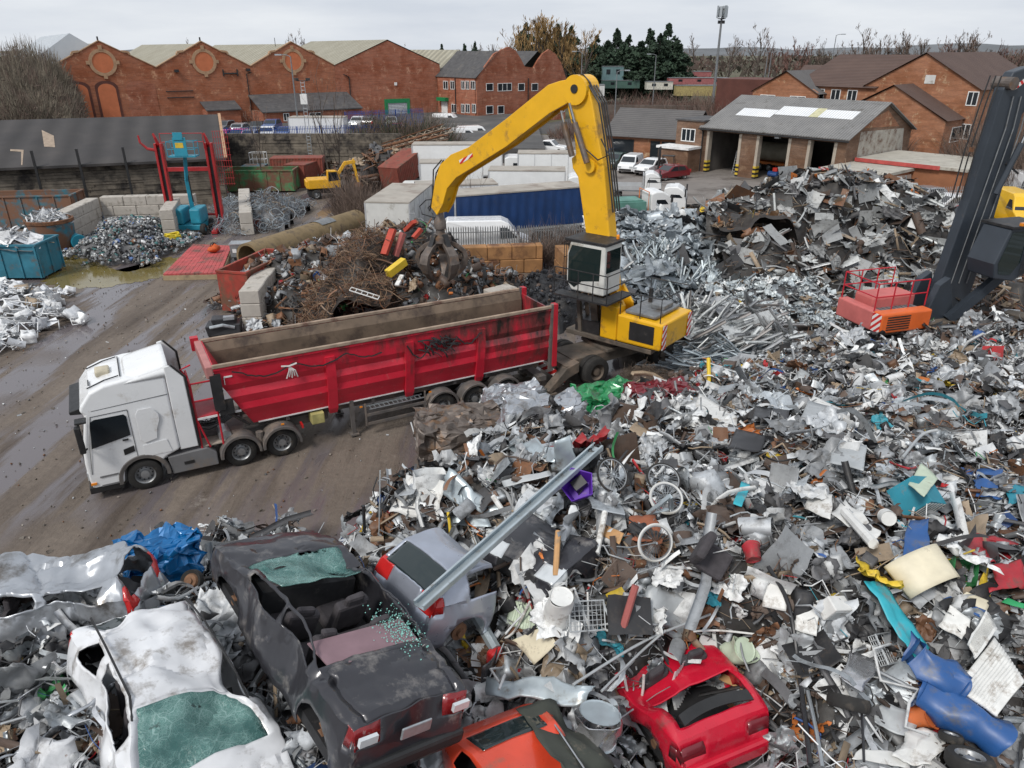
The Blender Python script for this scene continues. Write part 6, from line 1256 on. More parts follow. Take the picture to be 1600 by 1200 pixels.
# ---------------------------------------------------------------- scrap heaps: thousands of bent pieces merged into one mesh per heap
def scrapmat():
    m, nt, b = newmat('scrap'); a = nd(nt, 'ShaderNodeAttribute', attribute_name='pc')
    tc = nd(nt, 'ShaderNodeTexCoord').outputs['Object']
    n1 = nz(nt, tc, 1.7, 8, .7); n2 = nz(nt, tc, 7, 6, .7)
    k = nd(nt, 'ShaderNodeMapRange'); k.inputs[3].default_value = .62; k.inputs[4].default_value = 1.3; ln(nt, n2, k.inputs[0])
    c = mixc(nt, 1., a.outputs['Color'], k.outputs[0], 'MULTIPLY')
    c = mixc(nt, ramp(nt, n1, .64, .8), c, (.075,.052,.036))
    n3 = nz(nt, tc, 3.6, 9, .72); c = mixc(nt, ramp(nt, n3, .52, .66), c, mixc(nt, .55, c, (.07,.06,.052)))
    n4 = nz(nt, tc, 5.5, 7, .7); c = mixc(nt, ramp(nt, n4, .67, .74), c, (.15,.07,.035))
    ln(nt, c, b.inputs['Base Color'])
    ln(nt, a.outputs['Alpha'], b.inputs['Metallic'])
    r = nd(nt, 'ShaderNodeMapRange'); r.inputs[3].default_value = .36; r.inputs[4].default_value = .75; ln(nt, n2, r.inputs[0]); ln(nt, r.outputs[0], b.inputs['Roughness'])
    bump(nt, b, n2, .25, .03)
scrapmat()
def vnoise(p, f, s):     # cheap smooth vector noise
    q = p*f; o = np.zeros_like(p)
    for k in range(3):
        a = np.sin(q[:,0]*1.7+s*3.1+k*2.3)+np.sin(q[:,1]*2.1+s*1.7+k*4.1+q[:,2]*.9)+np.sin(q[:,2]*1.9+q[:,0]*.8+s+k)
        o[:,k] = a/3
    return o
def gq(nu, nv): return np.array([(i*(nv+1)+j,(i+1)*(nv+1)+j,(i+1)*(nv+1)+j+1,i*(nv+1)+j+1) for i in range(nu) for j in range(nv)])
def gp_(nu, nv): u, v = np.meshgrid(np.linspace(0,1,nu+1), np.linspace(0,1,nv+1), indexing='ij'); return u.ravel(), v.ravel()
def tubeq(pts, r, n=5, ru=None):
    b = B('rust'); b.tube([tuple(p) for p in pts], r, n, caps=False); return np.array(b.v), np.array([f for f in b.f if len(f) == 4])
PROTO = {}
def pr_add(k, V, F): PROTO.setdefault(k, []).append((np.asarray(V, float), np.asarray(F, int)))
g_ = np.random.default_rng(21)
for i in range(10):
    u, v = gp_(5,4); x = u-.5; y = (v-.5)*g_.uniform(.35,.9); z = np.zeros_like(x)
    for k in range(g_.integers(1,4)):
        a = g_.uniform(0,6.28); d = np.cos(a)*x+np.sin(a)*y-g_.uniform(-.2,.2); z += np.maximum(0,d)*g_.uniform(-.9,.9)
    V = np.stack([x+g_.normal(0,.015,len(x)),y+g_.normal(0,.015,len(x)),z+g_.normal(0,.012,len(x))],1); pr_add('sheet', V, gq(5,4))
for i in range(8):
    u, v = gp_(13,12); V = np.stack([u-.5,(v-.5)*g_.uniform(.6,1),0*u],1); V += np.abs(vnoise(V*1.,5,i))*.2+np.abs(vnoise(V,10,i+5))*.14+np.abs(vnoise(V,23,i+9))*.055; V[:,2] += .25*np.abs(V[:,0]*np.cos(i)+V[:,1]*np.sin(i)); pr_add('crumple', V, gq(13,12))
for i in range(5):
    u, v = gp_(24,4); w_ = g_.uniform(.5,1.); V = np.stack([(u-.5)*w_,v-.5,.018*np.where(np.arange(len(u))//5%2,1,-1)+g_.uniform(-.5,.5)*np.maximum(0,v-g_.uniform(.3,.7))+.04*np.sin(u*5+i)],1); pr_add('corr', V, gq(24,4))
for i in range(6):
    n = 5; P = []; L_ = i%2
    for a in range(n+1):
        x = a/n-.5; yy = .05*math.sin(a*1.3+i)*(.6 if i > 1 else 0); zz = .09*math.cos(a*.9+i*2)*(1 if i > 2 else .1)
        for dy, dz in ((-.045,.05),(-.045,0),(.045,0),(.045,.05 if L_ else .003)): P.append((x, yy+dy, zz+dz))
    pr_add('chan', P, np.array([(a*4+c_,(a+1)*4+c_,(a+1)*4+c_+1,a*4+c_+1) for a in range(n) for c_ in range(3)]))
for i in range(7):
    bend = g_.uniform(0,.35); pts = [(a/6-.5, bend*g_.normal(0,.4)*(a>2), bend*abs(math.sin(a*1.1+i))*.8) for a in range(7)]; pr_add('tube', *tubeq(pts, .015, 6))
for i in range(4): pr_add('tube', *tubeq([(-.5,0,0),(-.1,0,.02),(.1,.02,.03),(.28,.1,.05),(.3,.3,.06),(.25,.5,.05)] if i%2 else [(-.4,0,0),(-.1,0,0),(0,.05,.1),(.05,.2,.3),(.0,.4,.4)], .018, 6))
for i in range(4): pr_add('rod', *tubeq([(-.5,0,0),(-.1,g_.normal(0,.03),g_.normal(0,.03)),(.2,g_.normal(0,.05),g_.normal(0,.05)),(.5,0,g_.normal(0,.1))], .009, 4))
for i in range(8):
    p = np.cumsum(g_.normal(0,.12,(12,3)),0); p -= p.mean(0); p[:,2] *= .6; pr_add('wire', *tubeq(p, .009, 4))
for i in range(4):
    pts = [(.45*math.cos(a)*(1+.1*math.sin(a*2+i)), .45*math.sin(a), .06*math.sin(a*3+i)) for a in np.linspace(0,6.28,17)]; pr_add('ring', *tubeq(pts, .02, 5))
for i in range(6):
    b = B('rust'); d = g_.uniform(.4,1,3); b.bx(-.5*d[0],.5*d[0],-.5*d[1],.5*d[1],-.5*d[2],.5*d[2]); V = np.array(b.v); F = list(b.f)
    me = bpy.data.meshes.new('tmp'); me.from_pydata(b.v, [], b.f)
    import bmesh
    bm = bmesh.new(); bm.from_mesh(me); bmesh.ops.subdivide_edges(bm, edges=bm.edges[:], cuts=2, use_grid_fill=True); bm.verts.index_update()
    V = np.array([v_.co[:] for v_ in bm.verts]); F = [[q.index for q in f.verts] for f in bm.faces if len(f.verts) == 4]; bm.free(); bpy.data.meshes.remove(me)
    if i%2: F = [f for f in F if V[f][:,2].mean() < .5*d[2]-.01]
    V = V+vnoise(V,4,i)*.07+vnoise(V,9,i+3)*.03; pr_add('box', V, F)
for i in range(4):
    u, v = gp_(10,3); a = u*g_.uniform(2,4.5); r = g_.uniform(.25,.4); V = np.stack([v-.5,r*np.cos(a),r*np.sin(a)],1)+0; V += vnoise(V,5,i)*.05; pr_add('pan', V, gq(10,3))
for i in range(6):
    u, v = gp_(7,5); th = u*6.283; ph = .15+v*2.84; V = np.stack([.5*np.sin(ph)*np.cos(th)*g_.uniform(.6,1),.5*np.sin(ph)*np.sin(th)*g_.uniform(.5,.9),.45*np.cos(ph)],1); V += vnoise(V,7,i)*.09+np.round(vnoise(V,9,i+7)*2)*.035; pr_add('chunk', V, gq(7,5))
for i in range(3):
    b = B('rust'); b.bx(-.5,.5,-.07,.07,-.018,.018); V = np.array(b.v); pr_add('plank', V, b.f)
for i in range(8):
    n = 12; P = []; p = np.array([-.5,0,0.]); tw = g_.uniform(-2,2); 
    for a in range(n+1):
        t = a/n; th = tw*t; x = t-.5; z = .14*math.sin(t*g_.uniform(5,5.5)+i); y = .1*math.sin(t*4+i*2); P += [(x, y-.035*math.cos(th), z-.035*math.sin(th)), (x, y+.035*math.cos(th), z+.035*math.sin(th))]
    pr_add('strip', P, np.array([(2*a,2*a+2,2*a+3,2*a+1) for a in range(n)]))
for i in range(3):
    b = B('rust'); w_, h = .5, g_.uniform(.25,.45); f_ = .05
    for (x0,x1,y0,y1) in ((-w_,w_,-h,-h+f_),(-w_,w_,h-f_,h),(-w_,-w_+f_,-h+f_,h-f_),(w_-f_,w_,-h+f_,h-f_)): b.bx(x0,x1,y0,y1,-.03,.03)
    V = np.array(b.v); V = V+vnoise(V,2,i)*.04; pr_add('frame', V, b.f)
class Merge:
    def __init__(s): s.V=[]; s.F=[]; s.C=[]; s.n=0
    def put(s, V, F, col): s.V.append(V); s.F.append(F+s.n); s.C.append(np.broadcast_to(col,(len(V),4))); s.n += len(V)
    def build(s, name, mat='scrap', parent=None):
        V = np.concatenate(s.V); F = np.concatenate(s.F); Cc = np.concatenate(s.C); me = bpy.data.meshes.new(name)
        me.vertices.add(len(V)); me.vertices.foreach_set('co', V.astype(np.float32).ravel()); me.loops.add(F.size); me.loops.foreach_set('vertex_index', F.astype(np.int32).ravel())
        me.polygons.add(len(F)); me.polygons.foreach_set('loop_start', np.arange(0,F.size,4,dtype=np.int32)); me.polygons.foreach_set('loop_total', np.full(len(F),4,dtype=np.int32)); me.update(calc_edges=True)
        at = me.attributes.new('pc','FLOAT_COLOR','POINT'); at.data.foreach_set('color', Cc.astype(np.float32).ravel()); me.materials.append(MATS[mat])
        o = bpy.data.objects.new(name, me); C.objects.link(o)
        if parent: o.parent = parent
        return o
class Field:     # height field through control points (photo point + height, or world point with 'w')
    def __init__(s, pts, k=2.2, eps=.25, nz_=.25, seed=0, reach=1.6):
        s.reach = reach
        P = [(p[1],p[2],p[3]) if p[0] == 'w' else tuple(U(*p)) for p in pts]; s.P = np.array(P); s.k = k; s.eps = eps; s.nz = nz_; s.seed = seed
        s.lo = s.P[:,:2].min(0); s.hi = s.P[:,:2].max(0)
    def __call__(s, x, y):
        d2 = (x[:,None]-s.P[None,:,0])**2+(y[:,None]-s.P[None,:,1])**2+s.eps**2; w_ = d2**(-s.k); z = (w_*s.P[None,:,2]).sum(1)/w_.sum(1); z = z*np.clip(2.-np.sqrt(d2.min(1))/s.reach,0,1)
        q = np.stack([x,y,0*x],1); n_ = vnoise(q,1.1,s.seed)[:,0]*.6+vnoise(q,2.7,s.seed+3)[:,1]*.4
        return z+n_*s.nz*np.clip(z,0,1)
def frames(nrm, tilt, spin, r):
    n = len(nrm); z = nrm+r.normal(0,1,(n,3))*tilt[:,None]; z /= np.linalg.norm(z,axis=1)[:,None]; h = np.stack([np.cos(spin),np.sin(spin),0*spin],1)
    x = h-(h*z).sum(1)[:,None]*z; x /= np.linalg.norm(x,axis=1)[:,None]+1e-9; y = np.cross(z,x); return np.stack([x,y,z],2)
def pick(pal, n, r):
    w_ = np.array([p[1] for p in pal]); i = r.choice(len(pal), n, p=w_/w_.sum()); c = np.array([p[0] for p in pal])[i].astype(float); c[:,:3] *= r.uniform(.75,1.25,(n,1)); c[:,:3] = np.clip(c[:,:3],.003,.85); return c
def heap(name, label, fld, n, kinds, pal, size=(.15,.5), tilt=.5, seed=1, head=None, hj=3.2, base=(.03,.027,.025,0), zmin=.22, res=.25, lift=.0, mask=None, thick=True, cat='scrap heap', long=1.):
    r = np.random.default_rng(seed); mg = Merge(); lo, hi = fld.lo-.3, fld.hi+.3
    if res is None: pass
    nx, ny = (1,1) if res is None else (int((hi[0]-lo[0])/res)+1, int((hi[1]-lo[1])/res)+1); gx, gy = np.meshgrid(np.linspace(lo[0],hi[0],nx+1), np.linspace(lo[1],hi[1],ny+1), indexing='ij'); gz = fld(gx.ravel(), gy.ravel())
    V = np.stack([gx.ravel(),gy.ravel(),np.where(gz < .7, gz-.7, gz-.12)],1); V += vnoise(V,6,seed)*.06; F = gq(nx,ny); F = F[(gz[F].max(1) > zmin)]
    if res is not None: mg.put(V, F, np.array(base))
    m = n*5; x = r.uniform(lo[0],hi[0],m); y = r.uniform(lo[1],hi[1],m); z = fld(x,y); e = .15; gx_ = (fld(x+e,y)-fld(x-e,y))/(2*e); gy_ = (fld(x,y+e)-fld(x,y-e))/(2*e)
    ok = z > zmin
    if mask is not None: ok &= mask(x,y,z)
    ok &= r.random(m) < np.sqrt(1+gx_**2+gy_**2)/2.2
    idx = np.flatnonzero(ok)[:n]; x,y,z,gx_,gy_ = x[idx],y[idx],z[idx],gx_[idx],gy_[idx]; n = len(idx)
    nrm = np.stack([-gx_,-gy_,np.ones(n)],1); nrm /= np.linalg.norm(nrm,axis=1)[:,None]
    names = [k for k in kinds]; w_ = np.array([kinds[k][0] if isinstance(kinds[k],tuple) else kinds[k] for k in names],float); ki = r.choice(len(names), n, p=w_/w_.sum()); col = pick(pal, n, r)
    spin = r.uniform(0,6.283,n) if head is None else head+r.normal(0,hj,n)
    sz = np.exp(r.uniform(np.log(size[0]),np.log(size[1]),n))
    Rm = frames(nrm, np.full(n,tilt), spin, r)
    for j, k in enumerate(names):
        mul = kinds[k][1] if isinstance(kinds[k],tuple) else 1.; cpal = kinds[k][2] if isinstance(kinds[k],tuple) and len(kinds[k]) > 2 else None
        sel = np.flatnonzero(ki == j)
        if cpal is not None: col[sel] = pick(cpal, len(sel), r)
        var = r.integers(0, len(PROTO[k]), len(sel))
        for vi, (PV, PF) in enumerate(PROTO[k]):
            s = sel[var == vi]
            if not len(s): continue
            ss = sz[s]*mul; sc3 = np.stack([ss*long, ss*r.uniform(.8,1.1,len(s)), ss],1)
            q = np.einsum('nij,pj->npi', Rm[s]*sc3[:,None,:], PV); pos = np.stack([x[s],y[s],z[s]],1)+nrm[s]*(ss*r.uniform(-.1,.22,len(s))+lift)[:,None]
            q += pos[:,None,:]; q[...,2] = np.maximum(q[...,2], .01); nP = len(PV)
            FF = (PF[None]+(np.arange(len(s))*nP)[:,None,None]).reshape(-1,4); mg.put(q.reshape(-1,3), FF, np.repeat(col[s],nP,0))
    o = mg.build(name); return tag(o, label, cat, kind='stuff')
W_, LG, MG, DG, BK = (.66,.67,.67,.0), (.45,.47,.49,.35), (.28,.29,.3,.3), (.11,.11,.115,.2), (.025,.025,.027,0)
RU, BR, TN, GV = (.17,.08,.04,0), (.09,.06,.045,0), (.3,.23,.16,0), (.5,.53,.55,.75)
BL, TQ, RD, YE, GN, OR = (.03,.09,.28,0), (.05,.33,.42,0), (.4,.02,.025,0), (.6,.42,.03,0), (.05,.3,.1,0), (.5,.15,.03,0)
MIX = [(W_,19),(LG,22),(GV,14),(MG,18),(DG,19),(BK,16),(RU,6),(BR,10),(TN,6),(BL,.9),(TQ,.7),(RD,.9),(YE,.6),(GN,.4),(OR,.8)]
Z = 0
FA_ = Field([(880,700,4.5),(800,720,4.5),(700,760,4.3),(640,765,4.0),(615,790,3.8),(760,740,4.8),(950,745,5.1),(1030,840,4.9),(850,900,4.2),(900,1000,4.1),(1000,950,4.4),(900,1100,3.5),(1010,1040,3.8),(1100,1150,2.4),(1150,720,4.0),(1060,690,3.6),(960,680,3.6),(1150,850,4.8),(1300,750,4.2),(1300,650,3.2),(1200,650,3.0),(1450,750,4.0),(1600,750,4.0),(1300,900,4.6),(1450,900,4.4),(1600,900,4.4),(1300,1050,4.0),(1450,1050,3.9),(1600,1050,3.9),(1300,1190,3.3),(1450,1190,3.3),(1600,1190,3.4),(1700,1100,3.6),(1700,800,4.),(1850,1000,3.4),(1850,800,3.2),(1800,680,2.6),(1950,1150,2.5),(2000,900,2),(1500,640,3.0),(1600,650,3.2),
    (1400,600,2.4),(1250,600,2.0),(1130,610,1.5),(1050,640,1.9),(980,655,1.8),(1200,575,1.3),(1300,555,1.0),(1400,545,1.0),(1480,535,1.3),(1560,545,1.7),(1600,570,2.0),(1660,560,2.2),
    (900,665,1.5),(820,670,1.2),(740,695,1.0),(590,720,Z),(620,705,Z),(565,765,Z),(540,740,Z),
    (650,680,Z),(700,662,Z),(800,655,Z),(860,630,Z),(900,612,Z),(980,600,Z),(1060,585,Z),(1100,560,Z),(1150,548,Z),(1200,530,Z),(1300,512,Z),(1380,500,Z),(1460,495,Z),(1560,495,Z),(1660,500,Z),
    
    (40,925,2.8),(150,910,2.8),(250,910,2.7),(340,870,2.6),(430,865,2.7),(520,870,2.8),(580,880,3.2),(-60,920,2.8),(0,1000,3.6),(150,1000,3.5),(300,1000,3.7),(300,1150,3.8),(0,1199,4.0),(150,1150,4.1),(-100,1100,3.0),(450,1000,4.1),(560,950,3.9),(640,1050,4.1),(500,1190,4.1),(700,1190,3.),(740,1020,3.5),(680,920,3.5),(850,1190,2.6),(1000,1199,2.),(1150,1199,2.1),(1230,1120,3.2),('w',-8,4,3),('w',0,4,3),('w',8,4,3),
    ('w',-3.1,14.4,.2),('w',-3.3,16,0),('w',-2.5,18,0),('w',-1.5,20,0),('w',-4.5,13.7,0),('w',-6,13.3,0),('w',-7,13.2,0),('w',-8,13.1,0),('w',-9,13.1,0),('w',-10,13.1,0),('w',-12,12.8,0),('w',-14,13,0),('w',0,21,.1),('w',2,22.6,.1)], nz_=.62, seed=2, reach=3.)
big = {'sheet':(22,1.35),'crumple':(15,1.2),'corr':(3,1.5),'chan':(12,1.8),'tube':(11,2.1),'rod':(17,2.6),'wire':(10,1.5),'box':(7,1.),'pan':(3,.8),'strip':(16,2.1),'ring':(2.5,.9),'chunk':(6,.4),'plank':(4,1.6,[(TN,3),(BR,3)]),'frame':(2,1.1)}
vis = lambda x,y,z: (np.abs(x)/np.maximum(y*CP+(H-z)*SP,.1) < .98)
heap('light_iron_heap', 'huge foreground heap of mixed light iron, appliances, tubes and torn sheet', FA_, 29000, big, MIX, (.15,.58), .5, 3, mask=vis, zmin=.8)
heap('small_scrap_layer', 'fine loose bits scattered over the foreground heap', FA_, 28000, {'sheet':16,'crumple':8,'strip':(14,1.8),'tube':(6,2.),'rod':(16,2.6),'wire':(10,1.8),'chunk':(16,.6),'box':(5,.7),'chan':(8,1.8),'pan':4}, MIX, (.06,.17), .7, 4, mask=lambda x,y,z: vis(x,y,z)&(z>.8), res=None, zmin=.8, base=BK)
heap('panel_layer', 'larger bent panels and appliance sides lying over the foreground heap', FA_, 1150, {'sheet':(10,1),'crumple':(7,1),'box':(4,.6),'pan':(3,.6),'corr':(1.5,1),'chan':(5,2.),'tube':(2,1.7),'strip':(3,2.2)}, [(W_,22),(LG,18),(GV,10),(MG,9),(DG,5),(BK,5),(TN,2.5),(BR,2),(BL,.7),(TQ,.5),(RD,.5)], (.55,1.05), .42, 6, mask=lambda x,y,z: vis(x,y,z)&(z>1.), res=None, zmin=1., lift=.08)
HM = [(W_,6),(LG,13),(MG,17),(DG,17),(BK,11),(RU,28),(BR,22),(TN,12),(BL,.8),(RD,2),(GN,.8),(OR,1)]
heap('mixed_steel_heap', 'dark heap of mixed steel, pipes and motors behind the red tipper', Field([(430,400,2.5),(500,388,2.8),(560,378,3.1),(600,360,3.5),(645,355,3.6),(690,380,3.1),(740,405,2.2),(785,435,1.),(450,450,1.6),(520,440,2.0),(600,430,2.3),(680,430,2.1),(740,440,1.2),(410,450,1.1),(410,500,.5),(500,505,.5),(600,490,.5),(700,470,.5),(770,460,.4),(370,450,Z),(360,520,Z),(430,355,Z),(500,348,Z),(560,335,Z),(620,325,Z),(700,345,Z),(760,395,Z),(830,440,Z),(420,535,Z),(345,540,Z),(380,545,Z),(330,500,Z),(600,515,Z),(760,480,Z)],nz_=.3,seed=5), 4200, {'sheet':14,'crumple':7,'chan':(16,1.7),'tube':(14,1.8),'rod':(10,2),'wire':(8,1.5),'box':8,'pan':5,'strip':(8,1.6),'chunk':(18,.8),'plank':(10,1.6,[(RU,3),(BR,3),(TN,1)]),'ring':(3,.8)}, HM, (.2,.75), .6, 8)
RB = [(RU,3),(BR,3),((.24,.15,.09,0),6)]
heap('rebar_tangle', 'tall tangle of rusty rebar and wire in the middle of the dark heap', Field([(575,368,4.0),(565,395,3.6),(580,435,3.0),(590,475,2.0),(555,455,2.0),(605,445,2.5),(550,380,2.2),(598,372,2.4),(530,470,Z),(635,460,Z),(580,340,Z),(540,350,Z),(600,505,Z)],nz_=.2,seed=6), 3200, {'rod':(3,2.4),'wire':(5,1.9),'tube':(1,1.4),'strip':(1,1.6)}, RB, (.35,.9), .9, 9, base=(.03,.022,.017,0))
heap('black_wire_heap', 'pile of black stripped cable and wire in the rusty bay', Field([(850,432,1.5),(885,460,1.4),(830,460,1.1),(905,485,.8),(870,490,.8),(810,440,.6),(800,480,Z),(780,450,Z),(850,400,Z),(940,470,Z),(900,515,Z),(840,520,Z)],nz_=.3,seed=7), 1500, {'wire':(8,1.6),'rod':(2,1.8),'chunk':(4,.8),'strip':2}, [((.02,.022,.028,.1),8),((.05,.055,.065,.2),3),(BR,1)], (.2,.5), .8, 10, base=(.012,.012,.014,0))
SH = [((.42,.46,.49,.6),10),((.3,.34,.37,.5),6),(W_,3),(DG,2)]
heap('silver_sheet_heap', 'heap of bluish galvanised sheet behind the yellow handler', Field([(1000,345,2.6),(1050,350,2.5),(980,380,2),(1060,385,2.2),(1030,420,1.4),(1085,400,1.4),(990,420,1.),(960,350,1.6),(1100,360,1.5),(1000,460,.4),(1060,460,.4),(940,340,Z),(945,430,Z),(1000,318,Z),(1070,318,Z),(1130,380,Z),(1100,450,Z),(1010,490,Z)],nz_=.25,seed=8), 1200, {'sheet':16,'crumple':9,'chan':(5,1.6),'pan':2,'corr':3}, SH, (.5,1.6), .45, 11, base=DG)
heap('metal_strip_drape', 'bundle of pale metal strips spilling down the silver sheet heap', Field([(1030,385,2.2),(1045,410,1.6),(1040,440,1.),(1045,465,.5),(1070,420,1.3),(1000,400,1.2),(1010,470,Z),(1080,470,Z),(1100,420,Z),(990,420,Z),(1030,365,Z)],nz_=.1,seed=9), 420, {'chan':(10,1),'strip':(2,1),'sheet':(1,.7)}, [((.62,.68,.7,.5),5),((.45,.5,.53,.5),3)], (.9,1.4), .22, 12, head=-1.7, hj=.3, base=DG, long=1.7)
GB = [((.36,.37,.37,.15),12),((.24,.25,.255,.15),12),((.48,.5,.5,.25),9),(DG,7),(BR,2.5),(RU,2.5),(W_,3),(TN,2),(BK,4),(YE,.4),(OR,.6)]
heap('grey_sheet_heap', 'towering heap of torn grey roofing sheets beside the garage forecourt', Field([(1120,335,3.4),(1160,312,4.0),(1220,290,4.9),(1290,275,5.4),(1340,275,5.3),(1400,290,4.8),(1445,318,4.1),(1480,350,3.0),(1200,370,3.1),(1300,370,3.4),(1400,370,3.2),(1140,390,2.2),(1200,430,1.5),(1300,430,1.5),(1400,420,1.6),(1460,400,1.8),(1330,470,.5),(1200,465,.4),(1430,455,.6),(1100,300,Z),(1085,360,Z),(1200,272,Z),(1300,262,Z),(1400,268,Z),(1470,285,Z),(1530,350,Z),(1110,430,Z),(1250,490,Z),(1400,480,Z),(1500,440,Z),(1160,470,Z)],nz_=.4,seed=10), 7500, {'sheet':(20,1.2),'crumple':(8,1.1),'corr':(14,1.4),'chan':(9,1.7),'tube':(4,1.6),'wire':(9,1.5,RB),'rod':(8,2,RB),'strip':(16,1.9),'plank':(4,1.8,[(TN,1),(BR,2)]),'chunk':(4,.5),'pan':4}, GB, (.18,.95), .5, 13, long=1.45)
heap('brown_turnings', 'brown rusty tangle at the left shoulder of the grey sheet heap', Field([(1130,330,3.7),(1165,320,4.1),(1120,350,3.0),(1160,350,3.3),(1195,335,3.9),(1100,330,2.4),(1085,350,Z),(1110,300,Z),(1180,290,Z),(1230,340,2),(1150,385,1.5)],nz_=.3,seed=12), 800, {'wire':(6,1.5),'strip':(3,1.5),'sheet':3,'crumple':2,'chunk':(2,.6),'pan':2}, [((.2,.11,.055,0),5),(BR,4),(TN,2),(YE,.3)], (.25,.7), .7, 14, base=(.03,.024,.02,0))
AL = [((.55,.59,.6,.55),10),((.42,.47,.5,.5),8),(W_,4),(DG,2),(BR,2),(TN,1)]
heap('crumpled_silver_heap', 'low heap of crumpled silver aluminium between the profiles and the grey heap', Field([(1200,440,1.5),(1250,445,1.4),(1150,452,1.1),(1290,470,.9),(1200,485,.7),(1250,490,.6),(1180,520,.4),(1110,440,.6),(1320,490,.5),(1090,450,Z),(1200,412,Z),(1300,420,Z),(1340,500,Z),(1250,525,Z),(1150,535,Z)],nz_=.25,seed=13), 2200, {'crumple':10,'sheet':8,'strip':(8,1.8),'chan':(5,1.8),'wire':3,'rod':(4,2),'pan':2}, AL, (.18,.6), .6, 15, base=DG)
heap('profile_stack', 'fanned stack of long pale aluminium profiles right of the yellow handler', Field([(1100,490,1.4),(1130,510,1.4),(1170,500,1.2),(1090,530,1.),(1140,540,.7),(1190,525,.8),(1080,560,.4),(1140,570,.3),(1060,530,.3),(1050,500,Z),(1060,580,Z),(1110,455,Z),(1200,480,Z),(1230,540,Z),(1150,590,Z)],nz_=.05,seed=14), 520, {'chan':(8,1.),'corr':(1.2,.7),'sheet':(.6,.5)}, [((.6,.62,.62,.4),6),((.42,.43,.44,.4),4),((.33,.31,.3,.2),2)], (1.1,1.8), .1, 16, head=.62, hj=.2, base=DG, long=2.2)
heap('flat_profile_stack', 'flatter stack of bluish profiles at the foot of the fanned ones', Field([(1090,560,.6),(1120,565,.6),(1150,560,.5),(1070,572,.3),(1180,575,.2),(1050,575,Z),(1110,540,Z),(1210,570,Z),(1120,590,Z)],nz_=.05,seed=15), 260, {'chan':1}, [((.5,.56,.6,.5),5),((.35,.4,.44,.4),3)], (.7,1.2), .08, 17, head=-.25, hj=.15, base=DG, long=3.3)
heap('brown_scrap_heap', 'brown heap of pipes and timber at the right edge behind the orange counterweight', Field([(1550,452,1.6),(1600,440,1.9),(1510,470,1.),(1650,450,1.8),(1560,480,.8),(1620,485,.8),(1500,500,.3),(1480,470,Z),(1550,425,Z),(1620,410,Z),(1700,440,Z),(1560,520,Z),(1650,520,Z)],nz_=.3,seed=16), 1000, {'rod':(6,2.),'tube':(6,1.8),'plank':(6,1.6),'wire':4,'chunk':(3,.6),'sheet':4,'strip':4}, [(BR,6),(TN,5),(RU,3),(MG,2),(LG,1)], (.3,.9), .5, 18)
MO = [((.35,.36,.36,.4),8),((.18,.19,.2,.3),8),(W_,2),(DG,5),((.05,.16,.16,.1),2.5),(RU,1),(BK,2),((.08,.14,.3,0),1)]
heap('motor_heap', 'grey heap of small electric motors spilling from the pale block bay', Field([(200,352,1.9),(190,375,1.4),(220,372,1.4),(160,395,.6),(235,392,.6),(195,400,.5),(165,370,1.2),(185,345,1.5),(215,345,1.5),(130,412,Z),(120,385,.1),(260,405,Z),(262,375,.2),(195,418,Z),(150,340,.4),(245,345,.5),(200,335,.4)],nz_=.12,seed=17), 3200, {'chunk':10,'box':3,'pan':1,'tube':(.6,1.2)}, MO, (.14,.34), .8, 19, base=DG)
heap('wire_heap', 'blue grey heap of coiled wire and cable beside the low block row', Field([(415,303,2.1),(400,322,1.6),(432,322,1.6),(385,342,.7),(442,342,.7),(415,350,.5),(380,315,.8),(450,318,.8),(370,345,Z),(460,345,Z),(415,368,Z),(385,285,Z),(445,285,Z),(465,315,Z)],nz_=.2,seed=18), 1500, {'wire':(8,1.8),'ring':(5,1.2),'rod':(2,2),'strip':2}, [((.32,.37,.41,.3),6),((.2,.24,.28,.3),4),(BR,2.5),(TN,1),(LG,2)], (.4,1.0), .6, 20, base=DG)
heap('rusty_rubble', 'dark rubble under the rusty lattice beams', Field([(560,255,2.5),(600,240,3),(620,250,2),(540,275,1.2),(580,285,1),(530,262,1.2),(500,270,Z),(540,300,Z),(600,300,Z),(650,270,Z),(640,225,Z),(560,232,Z)],nz_=.4,seed=19), 700, {'plank':(5,1.8),'chan':(4,1.8),'sheet':4,'crumple':2,'rod':(3,2)}, [(BR,5),(RU,4),(TN,3),(DG,4),(W_,.7)], (.5,1.4), .6, 21)
WP = [((.72,.73,.74,.0),10),((.55,.57,.6,.1),4),(MG,1),(TN,.4)]
heap('white_frame_heap', 'loose white window frames and plastic housings on the mud at the left edge', Field([(30,452,.6),(60,490,.6),(20,500,.7),(0,470,.8),(85,485,.35),(40,520,.3),(-30,500,.7),(-30,450,.6),(60,455,.2),(10,540,.3),(110,490,Z),(80,450,Z),(70,525,Z),(30,432,Z),(20,565,Z),(60,545,Z)],nz_=.2,seed=20), 420, {'frame':(8,1.2),'sheet':4,'box':5,'chan':(4,1.6),'pan':2,'crumple':2}, WP, (.35,.8), .5, 22, base=(.12,.11,.1,0), zmin=.2)
def rect(x0,x1,y0,y1,z,deg,ox,oy):
    a = rad(deg); return [('w', ox+x*math.cos(a)-y*math.sin(a), oy+x*math.sin(a)+y*math.cos(a), z*(1+.25*(0 < i < 3 and 0 < j < 3))) for i, x in enumerate(np.linspace(x0,x1,4)) for j, y in enumerate(np.linspace(y0,y1,4))]
def inrect(x0,x1,y0,y1,deg,ox,oy):
    a = rad(deg)
    def f(x,y,z): dx, dy = x-ox, y-oy; u = dx*math.cos(a)+dy*math.sin(a); v = -dx*math.sin(a)+dy*math.cos(a); return (u > x0)&(u < x1)&(v > y0)&(v < y1)
    return f
